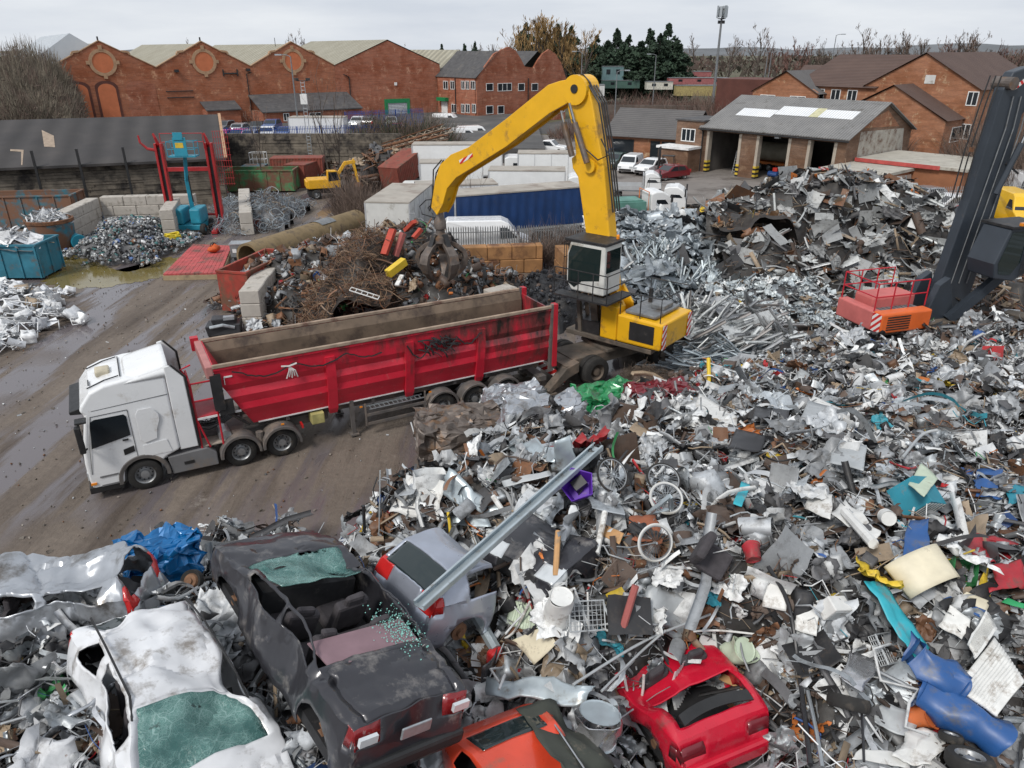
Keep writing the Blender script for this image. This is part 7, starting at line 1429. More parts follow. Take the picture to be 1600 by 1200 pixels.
heap('skip_filling', 'white plastic profiles heaped inside the bright teal skip', Field(rect(.4,5.8,.3,2.2,1.95,2,-34.2,42.4),nz_=.2,seed=31), 240, {'chan':(8,1.2),'strip':(3,1.2),'sheet':2,'tube':(2,1.),'box':(1,.5)}, WP, (.5,1.5), .35, 23, base=(.2,.2,.2,0), mask=inrect(.3,5.9,.25,2.25,2,-34.2,42.4))
p = U(88,389); heap('bin_filling', 'white window profiles heaped inside the rounded bin', Field(rect(-.85,.85,-.85,.85,2.0,0,p.x,p.y),nz_=.2,seed=32), 150, {'chan':(8,1.),'strip':3,'sheet':1}, WP, (.5,1.2), .4, 24, base=(.2,.2,.2,0), mask=inrect(-1.,1.,-1.,1.,0,p.x,p.y))
heap('mud_litter', 'stones, chips and crumbs of scrap strewn over the muddy yard', Field([('w',x,y,.35) for x in range(-28,6,4) for y in range(13,62,5)],reach=4.,nz_=0), 5000, {'chunk':(12,1),'sheet':(3,1.5),'strip':(2,1.6),'rod':(1,2)}, [((.12,.1,.08,0),10),((.25,.22,.19,0),5),(DG,3),(LG,1.2),(W_,.5),(RU,2)], (.03,.11), .4, 51, res=None, lift=-.33)
heap('torn_car_panels', 'torn car panels, pillars and trim packed between the wrecks', FA_, 700, {'crumple':(10,1),'chan':(6,1.9),'sheet':(6,1),'strip':(6,2),'tube':(3,2),'pan':(3,.7),'wire':3}, [((.5,.52,.55,.3),8),((.62,.63,.65,0),7),(MG,4),(DG,5),(BK,5),((.12,.02,.02,0),.4)], (.4,.85), .5, 61, mask=lambda x,y,z: vis(x,y,z)&(x < .2)&(y < 11)&(z > 2), res=None, lift=.12)
# lattice beams of the rusty stack
M('pale_flake', (.4,.33,.25), .9, 0, .35, 2, dirt=(.14,.07,.045), damt=.6)
lb = None
for i in range(17):
    p0 = Vector((R_(-14.5,-12.5), R_(74,79), .6+.17*i)); hd = .62+R_(-.16,.16)
    if lb is None:
        lb = o = thing('lattice_beam', 'rusty lattice beam in the leaning stack behind the yellow excavator', 'steel beam', (0,0,0), 0, 'rusty lattice beams in the leaning stack')
        for z in (0,.42): t = B('rust' if z else 'pale_flake'); t.bx(0,9,-.09,.09,z,z+.07); t.build('flange', o)
        t = B('pale_flake'); 
        for k in range(14): t.beam((.1+.63*k,0,.07 if k%2 else .42),(.1+.63*(k+1),0,.42 if k%2 else .07),.05,.07)
        t.build('lattice', o)
    else: o = dup(lb)
    o.location = p0; o.rotation_euler = (R_(-.6,.6), -R_(.08,.2), hd); o.scale = (R_(.75,1.1),1,1)
# ---------------------------------------------------------------- wrecked cars
def paint(n, c, dirt=(.17,.15,.13), damt=.3, rough=.3, metal=.25, dsc=1.4): return M(n, c, rough, metal, .15, 2, dirt=dirt, damt=damt, dsc=dsc, coat=.35)
paint('wreck_black', (.035,.035,.042), (.2,.185,.175), .42, .32, .3, 2.2); paint('wreck_white', (.66,.67,.69), (.24,.22,.2), .42, .34, 0, 2.4); paint('wreck_silver', (.4,.42,.45), (.14,.13,.12), .5, .32, .6); paint('wreck_blue', (.0,.12,.33), (.1,.12,.15), .3, .3, .2); paint('wreck_ice', (.36,.39,.46), (.25,.25,.26), .15, .3, .5)
paint('wreck_red', (.52,.008,.03), (.16,.06,.055), .3, .25, 0); paint('wreck_coral', (.62,.06,.025), (.25,.09,.06), .32, .3, 0); paint('wreck_green', (.015,.22,.075), (.06,.07,.05), .5, .35, .1); paint('wreck_maroon', (.16,.012,.02), (.04,.025,.025), .5, .4, .1)
M('lamp_dark', (.22,.012,.015), .25, 0, .4, 6, dirt=(.4,.38,.38), damt=.35, dsc=6, coat=.4); M('car_inside', (.016,.016,.018), .8, 0, .4, 6, dirt=(.09,.08,.075), damt=.25, dsc=4); M('seat_cloth', (.05,.045,.05), .9, 0, .3, 8); M('shelf_pink', (.22,.14,.16), .9, 0, .15, 3, dirt=(.1,.08,.08), damt=.3); M('hub_rust', (.22,.12,.07), .8, .3, .4, 8)
def shatter(name):
    m, nt, b = newmat(name); tc = nd(nt, 'ShaderNodeTexCoord').outputs['Object']; dn = nd(nt, 'ShaderNodeTexNoise'); dn.inputs['Scale'].default_value = 6; ln(nt, tc, dn.inputs['Vector'])
    wv = mixc(nt, .12, tc, dn.outputs['Color']); f = None
    for sc_, lo, hi, st_ in ((42,.09,.02,.5),(15,.04,.008,.8),(4.5,.02,.004,1.)):
        v = nd(nt, 'ShaderNodeTexVoronoi', feature='DISTANCE_TO_EDGE'); v.inputs['Scale'].default_value = sc_; ln(nt, wv, v.inputs['Vector'])
        k = nd(nt, 'ShaderNodeMath', operation='MULTIPLY'); ln(nt, ramp(nt, v.outputs['Distance'], lo, hi), k.inputs[0]); k.inputs[1].default_value = st_
        if f is None: f = k.outputs[0]
        else: mx = nd(nt, 'ShaderNodeMath', operation='MAXIMUM'); ln(nt, f, mx.inputs[0]); ln(nt, k.outputs[0], mx.inputs[1]); f = mx.outputs[0]
    big = nz(nt, tc, 2.6, 5, .6); k = nd(nt, 'ShaderNodeMath', operation='MULTIPLY'); ln(nt, f, k.inputs[0]); ln(nt, ramp(nt, big, .3, .62), k.inputs[1])
    c = mixc(nt, ramp(nt, big, .35, .65), (.05,.15,.14), (.16,.33,.3)); c = mixc(nt, k.outputs[0], c, (.42,.62,.59)); ln(nt, c, b.inputs['Base Color']); b.inputs['Roughness'].default_value = .14
    al = nd(nt, 'ShaderNodeMapRange'); al.inputs[1].default_value = .41; al.inputs[2].default_value = .44; al.inputs[3].default_value = 0; al.inputs[4].default_value = .66; ln(nt, nz(nt, tc, 1.5, 6, .6), al.inputs[0]); ln(nt, al.outputs[0], b.inputs['Alpha'])
    bump(nt, b, f, .4, .01)
shatter('shattered_glass'); M('glass_crumbs', (.22,.5,.45), .3, 0, .3, 20); glassm('wreck_glass', (.02,.03,.032), .06)
def lerp_(pts, x): return float(np.interp(x, [p[0] for p in pts], [p[1] for p in pts]))
def wreck(label, m, loc, yaw, pitch=0., roll=0., L=4.4, w=.88, top=None, belt=.92, open_=(), glass={}, dents=(), crump=.03, seed=1, wheels=(.75,3.55), wr=.33, lights=True, name='wrecked_car', front=True, seats=True, hubs=True, inner=True):
    """car shell lofted from tail (x=0) to nose; panels, glass and lamps are cut from the same surface, then everything is dented"""
    o = thing(name, label, 'car', loc); o.rotation_euler = Euler((roll,pitch,yaw)); zs = .22; r = random.Random(seed)
    xs = sorted(set([round(L*i/120,4) for i in range(121)]+[p[0] for p in top]))
    rows = [(0,i/7) for i in range(8)]+[(1,i/8) for i in range(1,9)]+[(2,i/9) for i in range(1,10)]
    def pt(x, seg, t, s):
        zt = lerp_(top, x); e = abs(2*x/L-1); W = w*(1-.13*e**4-.06*e**12); zb = min(belt+.05*x/L, zt-.03); h = zt-zb
        if seg == 0: z = zs+(zb-zs)*t; y = W*(1-.06*(2*t-1.15)**2)
        else:
            ye = W*.97-.05-h*.4; ze = zb+h*.9
            if seg == 1: z = zb+(ze-zb)*t; y = W*.985+(ye-W*.985)*t+.02*math.sin(math.pi*t)
            else: z = ze+(zt-ze)*math.sin(t*math.pi/2); y = ye*(1-t)
        return Vector((x, s*y, z))
    folds = [(Vector((r.uniform(0,L),r.uniform(-w,w),r.uniform(.4,1.4))), Vector((r.gauss(0,1),r.gauss(0,1),r.gauss(0,1))).normalized(), r.uniform(.25,.8), r.uniform(.03,.09), r.uniform(.4,1.5)*crump) for _ in range(70)]
    def dmg(p):
        q = p.copy()
        for (cx,cy,cz,rr,dx,dy,dz) in dents:
            d = ((p.x-cx)**2+(p.y-cy)**2+(p.z-cz)**2)/(rr*rr)
            if d < 1: k = (1-d)**2; q += Vector((dx,dy,dz))*k
        n1 = noise.noise_vector(p*1.6+Vector((seed*7.3,0,0))); n2 = noise.noise_vector(p*4.2+Vector((0,seed*3.1,0))); q += n1*crump*.75
        q += Vector((abs(n2.x),abs(n2.y),abs(n2.z)-.2))*crump*.55
        for fp, fn, fr, fw, fa in folds:
            d = p-fp; l = d.length
            if l < fr:
                a = abs(d.dot(fn))
                if a < fw: q -= Vector((0,(.7 if p.y > 0 else -.7)*min(1,abs(p.y)),.7))*fa*1.3*(1-a/fw)*(1-l/fr)
        return q
    mj = [(sg,t,1) for sg,t in rows]+[(sg,t,-1) for sg,t in rows[:-1][::-1]]; nj = len(mj)
    grid_ = [[pt(x,*q) for q in mj] for x in xs]
    parts = {}; removed = set(); 
    def zone(i, j):
        x = (xs[i]+xs[i+1])/2; a, b_ = mj[j], mj[j+1]; seg = max(a[0],b_[0]); t = (a[1]+b_[1])/2 if a[0] == b_[0] else (b_[1] if a[0] < b_[0] else a[1])/2; s = a[2] if a[0] != 2 or a[1] < 1 else b_[2]
        c = (grid_[i][j]+grid_[i+1][j+1])/2
        for wx in wheels:
            if seg == 0 and (c.x-wx)**2+(c.z-.3)**2 < (wr+.06)**2: return 'arch'
        for nm, fn in open_:
            if fn(x, seg, t, s, c): return nm
        return 'body'
    zones = {(i,j): zone(i,j) for i in range(len(xs)-1) for j in range(nj-1)}
    for (i,j), z in zones.items():      # round the wheel arches
        if z == 'arch':
            for a, b_ in ((i,j),(i+1,j),(i,j+1),(i+1,j+1)):
                nb = [zones.get(k) for k in ((a,b_),(a-1,b_),(a,b_-1),(a-1,b_-1))]
                if any(k and k != 'arch' for k in nb):
                    p = grid_[a][b_]; wx = min(wheels, key=lambda q: abs(q-p.x)); d = Vector((p.x-wx,p.z-.3)); 
                    if d.length > .05: d = d.normalized()*(wr+.06); p.x = wx+d.x; p.z = max(zs,.3+d.y)
    D = [[dmg(p) for p in row] for row in grid_]
    for (i,j), z in zones.items():
        if z in ('arch','hole'): continue
        parts.setdefault(z, []).append((i,j))
    objs = {}
    for z in sorted(parts, key=lambda k: k != 'body'):
        fs = parts[z]; mm = m if z == 'body' else glass.get(z, 'wreck_glass'); t = B(mm); ix = {}
        off = Vector((0,0,.0))
        for (i,j) in fs:
            q = []
            for a, b_ in ((i,j),(i,j+1),(i+1,j+1),(i+1,j)):
                if (a,b_) not in ix: ix[(a,b_)] = len(t.v); t.v.append(tuple(D[a][b_]))
                q.append(ix[(a,b_)])
            t.f.append(tuple(q)); t.mi.append(0)
        if z == 'body':
            for i in (0, len(xs)-1):
                q = [ix.setdefault((i,b_), None) for b_ in range(nj)]
                if None not in q: t.f.append(tuple(q if i else q[::-1])); t.mi.append(0)
        nm = {'ws':'windscreen','rw':'rear_window','sw':'side_window','lamp':'tail_light','head':'headlight','boot':'boot_lid','grille':'grille','roofp':'roof'}.get(z.split('_')[0], z)
        ob = t.build(nm, o, smooth=24, solid=.018 if z == 'body' else .012); objs[z] = ob
    ct = B('car_inside'); sub = lambda x0,x1,y0,y1,z0,z1: ct.add([dmg(Vector(p)) for p in ((x0,y0,z0),(x1,y0,z0),(x1,y1,z0),(x0,y1,z0),(x0,y0,z1),(x1,y0,z1),(x1,y1,z1),(x0,y1,z1))],[(3,2,1,0),(4,5,6,7),(0,1,5,4),(1,2,6,5),(2,3,7,6),(3,0,4,7)])
    sub(.1,L-.1,-w+.16,w-.16,.2,.36); sub(L*.62,L*.7,-w+.15,w-.15,.36,belt-.02); sub(.08,.6,-w+.16,w-.16,.36,.6); sub(L*.71,L-.15,-w+.2,w-.2,.36,.66); inner and ct.build('interior', o)
    if seats:
        for x, n in ((L*.57,2),(L*.43,2)):
            for s in (-1,1):
                st = B('seat_cloth'); y = s*.37; B.box(st,(x,y,.5),(.5,.48,.2)); B.box(st,(x-.28,y,.82),(.16,.48,.62),(0,-.2,0)); B.box(st,(x-.37,y,1.17),(.11,.27,.2),(0,-.2,0)); st.v = [tuple(dmg(Vector(p))-Vector((0,0,.06))) for p in st.v]; st.build('seat', o, bevel=.05)
    if hubs:
        for wx in wheels:
            for s in (-1,1):
                t = B('hub_rust'); t.lathe([(.001,.05*s),(.07,.05*s),(.075,.0),(.15,-.01*s),(.15,-.05*s),(.001,-.05*s)],(wx,s*(w-.2),.32),'y',18); t.build('brake_disc', o)
    return o
SED = [(0,.5),(.03,.72),(.1,.98),(.2,1.04),(.95,1.08),(1.05,1.1),(1.75,1.36),(2.2,1.4),(2.5,1.36),(3.38,1.0),(3.9,.94),(4.3,.8),(4.46,.6),(4.5,.45)]
def between(a, b): return lambda x,seg,t,s,c: a < x < b
side = lambda x0,x1,t0=.1,t1=.86,sd=None: (lambda x,seg,t,s,c: seg == 1 and x0 < x < x1 and t0 < t < t1 and (sd is None or s == sd))
topz = lambda x0,x1,t0=.12: (lambda x,seg,t,s,c: seg == 2 and x0 < x < x1 and t > t0)
def lampz(x0,x1,z0,z1,sd=None): return lambda x,seg,t,s,c: x0 < x < x1 and z0 < c.z < z1 and (sd is None or s == sd) and abs(c.y) > .42
# dark saloon on top of the stack, roof torn off
pr0, pf0 = U(650,1130,5.35), U(425,842,5.5); yw = math.atan2(pf0.y-pr0.y, pf0.x-pr0.x)
car = wreck('black dented saloon with its roof torn open and dusty boot, topmost of the wrecks', 'wreck_black', (pr0.x-.2,pr0.y-.05,4.42), yw, -.03, .26, 4.5, .9, SED, .95,
    [('ws', topz(2.52,3.4,.1)),('hole', topz(1.02,2.52,.05)),('hole', lambda x,seg,t,s,c: seg == 1 and s == 1 and (1.15 < x < 2.05 or 2.15 < x < 3.0) and .1 < t < .84),('hole', side(1.1,2.9,.1,.86,-1)),('lamp_a', lampz(-.1,.2,.78,.96,1)),('lamp_b', lampz(-.1,.2,.78,.96,-1)),('boot', lambda x,seg,t,s,c: seg == 2 and .12 < x < .95 and t > .06)],
    {'ws':'shattered_glass','lamp_a':'lamp_dark','lamp_b':'lamp_dark','boot':'wreck_black'}, [(2.2,0,1.4,1.3,0,.0,-.2),(1.7,.9,.8,.8,0,-.2,.0),(3.0,.9,.7,.7,0,-.12,0),(3.9,0,.95,.9,0,0,.06),(2.9,-.5,1.2,.6,0,0,-.22),(.1,-.3,.9,.5,.06,0,-.04)], .06, 3)
car.scale = (1.06,1.06,1.04)
t = B('shelf_pink'); t.add([(.98,-.62,1.05),(.98,.62,1.05),(1.5,.66,1.03),(1.5,-.66,1.03),(1.1,-.64,1.06)],[(0,1,2,3)]); t.build('parcel_shelf', car, solid=.02)
t = B('car_inside'); t.lathe([(.17,0),(.19,.02),(.17,.04),(.15,.02),(.17,0)],(3.0,.38,.95),'x',20); t.tube([(3.05,.38,.95),(3.2,.38,.85)],.04,6); t.build('steering_wheel', car)
for s in (-1,1): t = B('clear_lamp'); t.box((.0,s*.62,.86),(.05,.22,.1)); t.build('reversing_light', car)
t = B('galv'); t.box((-.02,0,.78),(.03,.4,.16)); t.build('plate_recess', car, bevel=.03); t = B('black_plastic'); t.bx(-.06,.12,-.75,.75,.3,.5); t.build('bumper', car, bevel=.05)
t = B('glass_crumbs'); rr = random.Random(4)
for k in range(420): p = Vector((rr.gauss(1.3,.22), rr.gauss(-.5,.14), 1.07+rr.random()*.03)); s = rr.uniform(.003,.016); t.box(p,(s,s,s),(rr.random()*3,rr.random()*3,0))
cr_ = t.build('glass_crumbs', car); cr_['kind'] = 'stuff'
# white hatchback, roof towards us, windscreen shattered
HAT = [(0,.5),(.03,.8),(.12,1.05),(.5,1.4),(1.2,1.47),(2.1,1.44),(2.35,1.38),(3.1,1.0),(3.7,.88),(4.0,.7),(4.08,.5)]
pa, pb = U(239,957,5.15), U(330,1105,5.15); yw = math.atan2(pb.y-pa.y, pb.x-pa.x); hd = Vector((math.cos(yw),math.sin(yw),0)); rt_ = pa-hd*.5
car = wreck('white hatchback wreck with creased roof and shattered green windscreen, below the black saloon', 'wreck_white', (rt_.x-.55,rt_.y-.1,3.8), yw, .02, -.27, 4.08, .88, HAT, .95,
    [('ws', topz(2.35,3.1,.14)),('hole', lambda x,seg,t,s,c: seg == 1 and .1 < t < .86 and (.55 < x < 1.25 or 1.4 < x < 2.6)),('rw', lambda x,seg,t,s,c: seg == 2 and .15 < x < .46 and t > .15),('lamp_a', lampz(-.1,.2,.75,1.0,1)),('lamp_b', lampz(-.1,.2,.75,1.0,-1)),('roofp', lambda x,seg,t,s,c: seg == 2 and .5 < x < 2.3 and t > .02)],
    {'ws':'shattered_glass','rw':'wreck_glass','lamp_a':'red_lamp','lamp_b':'red_lamp','roofp':'wreck_white'}, [(1.9,.2,1.45,.5,0,0,-.16),(2.2,.7,1.3,.5,.1,-.2,-.15),(1.2,-.3,1.45,.5,0,0,-.07),(1.5,-.9,.7,.8,0,.25,0),(2.6,.3,1.3,.5,0,0,-.18),(.9,.1,1.45,.3,0,0,-.1),(1.6,-.5,1.4,.3,0,0,-.14),(.5,-.5,1.2,.5,.1,.2,-.15),(3.3,-.3,.95,.5,0,0,-.15)], .05, 5)
car.scale = (1.05,1.08,1.)
t = B('black_plastic'); 
for s in (-1,1): t.tube([(.5,s*.6,1.41),(1.2,s*.61,1.46),(2.2,s*.6,1.42),(2.6,s*.66,1.2)],.015,5); 
t.build('roof_strip', car)
# silver estate, tail to the right
EST = [(0,.5),(.03,.8),(.1,1.1),(.25,1.4),(1.5,1.46),(2.4,1.42),(2.6,1.36),(3.2,1.0),(3.9,.9),(4.3,.7),(4.35,.5)]
p = U(222,905,4.4); car = wreck('crushed silver estate car with a dark open tailgate at the left edge', 'wreck_silver', (p.x,p.y+.1,3.3), rad(186), 0, .12, 4.35, .85, EST, .95, [('hole', lambda x,seg,t,s,c: seg == 2 and .06 < x < .3 and t > .12),('hole', side(.5,1.4)),('hole', side(1.55,2.5)),('ws', topz(2.6,3.2,.1)),('lamp_a', lampz(-.1,.16,.75,1.2,1)),('lamp_b', lampz(-.1,.16,.75,1.2,-1))], {'ws':'wreck_glass','lamp_a':'red_lamp','lamp_b':'red_lamp'}, [(1.6,0,1.4,1.2,0,0,-.4),(1.2,.8,.8,.8,0,-.3,0),(2.6,.5,1.1,.9,0,-.1,-.3),(.8,.3,1.4,.7,0,-.2,-.3),(3.3,.4,.9,.7,0,-.2,-.2)], .11, 7)
# ice blue hatch seen from its tail
p = U(606,930,4.85); car = wreck('ice silver hatchback tail sticking out between the black saloon and the long channel', 'wreck_ice', (p.x,p.y,4.0), rad(42), .26, .0, 3.9, .95, [(x*.955,z) for x,z in HAT], .95, [('rw', lambda x,seg,t,s,c: seg == 2 and .14 < x < .46 and t > .12),('hole', lambda x,seg,t,s,c: x > 1.25),('hole', side(.7,2.4)),('lamp_a', lampz(-.1,.22,.8,1.08,1)),('lamp_b', lampz(-.1,.22,.8,1.08,-1))], {'lamp_a':'red_lamp','lamp_b':'red_lamp'}, [(2,0,1.4,1.2,0,0,-.4)], .02, 9, seats=False, inner=False)
# black hatch front
p = U(835,905,4.2); car = wreck('black hatchback nose with one clear headlight under the scrap', 'wreck_black', (p.x+3.5*math.cos(rad(48)),p.y+3.5*math.sin(rad(48)),3.6), rad(228), -.1, .06, 4.08, .88, HAT, .95, [('hole', lambda x,seg,t,s,c: x < 2.9),('head_a', lambda x,seg,t,s,c: 3.68 < x < 4.0 and .62 < c.z < .86 and abs(c.y) > .38 and s == -1),('head_b', lambda x,seg,t,s,c: 3.68 < x < 4.0 and .62 < c.z < .86 and abs(c.y) > .38 and s == 1),('grille', lambda x,seg,t,s,c: x > 3.95 and abs(c.y) < .45)], {'head_a':'clear_lamp','head_b':'clear_lamp','grille':'black_plastic'}, [(2,0,1.4,1.4,0,0,-.5)], .02, 11, seats=False, inner=False)
# red hatch, coral car
p = U(1142,1152,3.5); car = wreck('bright red hatchback tail with dark red lamps at the bottom of the heap', 'wreck_red', (p.x,p.y-.05,2.65), rad(113), .04, 0, 4.08, .94, [(0,.5),(.05,.8),(.16,.98),(.4,1.08),(.7,1.1),(1.2,.98),(2.1,.9),(2.35,.85),(3.1,.8),(3.7,.88),(4.0,.7),(4.08,.5)], .93, [('hole', lambda x,seg,t,s,c: x > 1.9),('hole', lambda x,seg,t,s,c: seg == 2 and .3 < x < 1.0 and t > .16),('lamp_a', lampz(-.1,.26,.66,.86,1)),('lamp_b', lampz(-.1,.26,.66,.86,-1))], {'lamp_a':'wreck_maroon','lamp_b':'wreck_maroon'}, [(1.2,.6,1.0,.7,0,0,-.25),(.8,-.2,1.1,.6,0,0,-.1)], .018, 13)
t = B('black_plastic'); t.grid(lambda u,v: (.28+.16*v-.1*(2*u-1)**2+.1, -.62+1.24*u, 1.06+.05*v), 14, 3); t.build('spoiler', car, solid=.03); t = B('wreck_red'); t.bx(-.09,.1,-.72,.72,.3,.58); t.build('bumper', car, bevel=.06)
p = U(752,1105,3.9); car = wreck('coral red car with chrome window trim and missing side glass at the bottom edge', 'wreck_coral', (p.x,p.y,2.95), rad(-62), 0, -.05, 4.0, .86, [(0,.5),(.05,.75),(.4,1.05),(.9,1.3),(1.5,1.42),(2.2,1.4),(2.9,1.1),(3.5,.95),(3.9,.7),(4.0,.5)], .93, [('hole', lambda x,seg,t,s,c: seg == 1 and .12 < t < .84 and .7 < x < 2.8),('ws', topz(2.2,2.9)),('rw', topz(.5,.95,.2))], {}, [(1.6,.3,1.4,.8,0,0,-.2)], .012, 15)
t = B('chrome'); t.tube([(.5,.72,1.05),(.8,.62,1.2),(1.2,.55,1.33),(1.8,.53,1.35),(2.3,.56,1.3),(2.9,.72,1.02)],.018,6); t.build('window_trim', car)
# lower left wreck: bare silver frame bars
p = U(60,1110,4.3); car = wreck('torn silver wreck with bent bare pillars in the bottom left corner', 'wreck_silver', (p.x+1.2,p.y+.9,3.3), rad(225), .06, .1, 4.35, .85, EST, .95, [('hole', lambda x,seg,t,s,c: seg == 2 and .4 < x < 3.1),('hole', side(.4,1.2)),('hole', side(1.35,2.3)),('hole', side(2.4,3.1))], {}, [(1.6,0,1.4,1.4,0,0,-.35),(1.8,.8,.7,1.,0,-.3,0),(3.4,0,.9,.8,0,0,-.25)], .12, 17)
# crushed blocks
def crushed(name, label, m, p, yaw, d, seed, under='dark_metal', cat='crushed car', hub=True, rough=1.):
    o = thing(name, label, cat, p, yaw); r = random.Random(seed)
    def blk(mm, dx, dy, z0, z1, nm, amp):
        t = B(mm); n = 16; bm = bmesh.new(); bmesh.ops.create_cube(bm, size=1); bmesh.ops.subdivide_edges(bm, edges=bm.edges[:], cuts=n, use_grid_fill=True)
        for v in bm.verts:
            q = Vector((v.co.x*dx, v.co.y*dy, z0+(v.co.z+.5)*(z1-z0))); a = noise.noise_vector(q*1.5+Vector((seed*5,0,0))); b_ = noise.noise_vector(q*3.7+Vector((0,seed*5,0))); c_ = noise.noise_vector(q*8+Vector((0,0,seed)))
            v.co = q+a*.28*amp+Vector((abs(b_.x),abs(b_.y),abs(b_.z)))*.26*amp*(1 if v.co.z > 0 else -.5)+c_*.07*amp
        bm.verts.index_update(); t.v = [tuple(v.co) for v in bm.verts]; t.f = [tuple(v.index for v in f.verts) for f in bm.faces]; t.mi = [0]*len(t.f); bm.free(); return t.build(nm, o)
    blk(under, d[0]*.95, d[1]*.9, 0, d[2]*.5, 'underbody', .8); blk(m, d[0], d[1], d[2]*.42, d[2], 'body', rough)
    if hub: 
        t = B('hub_rust'); t.lathe([(.001,-.06),(.2,-.06),(.22,0),(.1,.02),(.001,.02)],(d[0]*.28,-d[1]*.5-.05,d[2]*.35),'y',18); t.build('wheel_hub', o); t = B('tyre'); t.lathe([(.2,.06),(.27,.04),(.28,-.08),(.2,-.1)],(d[0]*.28,-d[1]*.5-.0,d[2]*.35),'y',18); t.build('tyre_scrap', o)
    return o
crushed('crushed_car', 'silver crushed car block beside the trailer wheels', 'wreck_silver', U(802,660,.5), .35, (1.9,1.2,1.15), 1, hub=False); crushed('crushed_car', 'bright green crushed car with one bare wheel', 'wreck_green', U(945,660,.5), .15, (2.3,1.3,1.2), 2); crushed('crushed_car', 'dark red crushed car under the brown root ball', 'wreck_maroon', U(1030,650,.9), .3, (2.2,1.3,1.0), 3, hub=False)
crushed('crushed_car', 'blackened crushed car with a torn tan cover at the edge of the heap', 'worn_steel', U(715,715,.3), .25, (2.6,1.6,1.5), 4); crushed('crushed_engine', 'pale crushed block of engine castings between the bales', 'wreck_silver', U(845,690,1.6), .2, (2.3,1.6,1.2), 5, cat='crushed engine', hub=False)
crushed('crushed_car', 'vivid blue crushed car squeezed behind the white wreck', 'wreck_blue', U(262,935,2.5), .5, (1.25,.85,1.25), 6, hub=False)
M('tan_cover', (.42,.26,.13), .9, 0, .25, 3); 
o = U(690,655,1.75); t = B('tan_cover'); t.grid(lambda u,v: (1.7*u+.1*noise.noise((u*9,v*5,1)), -.35*u+.5*v+.2*noise.noise((u*5,v*6,3)), .12*math.sin(u*7)+.22*noise.noise((u*8,v*6,2))-.35*u), 22, 8); tag(t.build('torn_cover', loc=o, smooth=40, solid=.02), 'torn tan foam cover draped on the blackened crushed car', 'cover')
heap('root_ball', 'brown tangle of roots and wire behind the green crushed car', Field([('w',p.x+dx,p.y+dy,z) for p in [U(1005,610,1.)] for dx,dy,z in ((0,0,1.9),(.8,.2,1.6),(-.7,0,1.5),(0,.8,1.4),(0,-.8,.9),(1.6,.2,.3),(-1.5,0,.3),(0,1.8,.1),(0,-1.5,.1),(1.2,1.2,.2),(-1.2,1.2,.2),(1.2,-1.2,.1),(-1.2,-1.2,.1))],nz_=.2,seed=40), 1300, {'wire':(8,1.5),'rod':(3,1.5)}, [((.07,.05,.035,0),6),((.14,.1,.07,0),3)], (.2,.5), .9, 41, base=BR)
p = U(297,908,3.9); o = thing('wheel_hub', 'rusty brake hub with a broken axle by the blue crushed car', 'wheel hub', p); o.rotation_euler = (.9,.2,-.4); t = B('hub_rust'); t.lathe([(.001,.05),(.06,.05),(.06,.02),(.12,.01),(.14,-.03),(.001,-.04)],(0,0,0),'z',20); t.build('disc', o); t = B('tyre'); t.lathe([(.14,-.03),(.2,.0),(.21,-.1),(.15,-.12)],(0,0,0),'z',20); t.build('drum', o); t = B('dark_metal'); t.tube([(0,0,-.05),(.1,.1,-.5),(.5,.2,-.6)],.05,6); t.build('axle', o)
# ---------------------------------------------------------------- recognisable single pieces lying on the foreground heap
def onheap(px, py, up=.12, f=FA_):
    a, b, c = ray(px, py); zs_ = np.linspace(6.8,0,240); t = (zs_-H)/c; x, y = a*t, b*t; k = np.flatnonzero(f(x,y) > zs_-up); k = k[0] if len(k) else 239
    return Vector((x[k],y[k],zs_[k]))
def pal(n, c, rough=.5, metal=0., dirt=(.2,.16,.12), damt=.3, dsc=2.5): return M(n, c, rough, metal, .15, 3, dirt=dirt, damt=damt, dsc=dsc)
pal('p_white', (.68,.68,.66), .5, 0, (.24,.2,.16), .4); pal('p_cream', (.66,.6,.45)); pal('p_grey', (.42,.44,.45), .5, .3); pal('p_galv', (.46,.52,.55), .4, .6); pal('p_lgreen', (.5,.58,.45)); pal('p_purple', (.1,.02,.35)); pal('p_rust', (.3,.1,.05), .9); pal('p_blue', (.02,.085,.26), .42, 0, (.1,.11,.14), .45); pal('p_teal', (.02,.22,.3), .6); pal('p_turq', (.03,.38,.46), .5, 0, (.2,.24,.24), .42); pal('p_red', (.36,.02,.03), .55, 0, (.13,.06,.05), .45); pal('p_orange', (.55,.14,.04), .6); pal('p_tan', (.48,.27,.12), .8); pal('p_black', (.025,.025,.028), .4, 0, (.1,.09,.08), .2); pal('p_tarp', (.05,.055,.045), .8); pal('p_yellow', (.66,.46,.03), .5); pal('p_green', (.03,.32,.12), .5); pal('p_foil', (.6,.6,.62), .25, .8); pal('p_pink', (.35,.1,.09), .7)
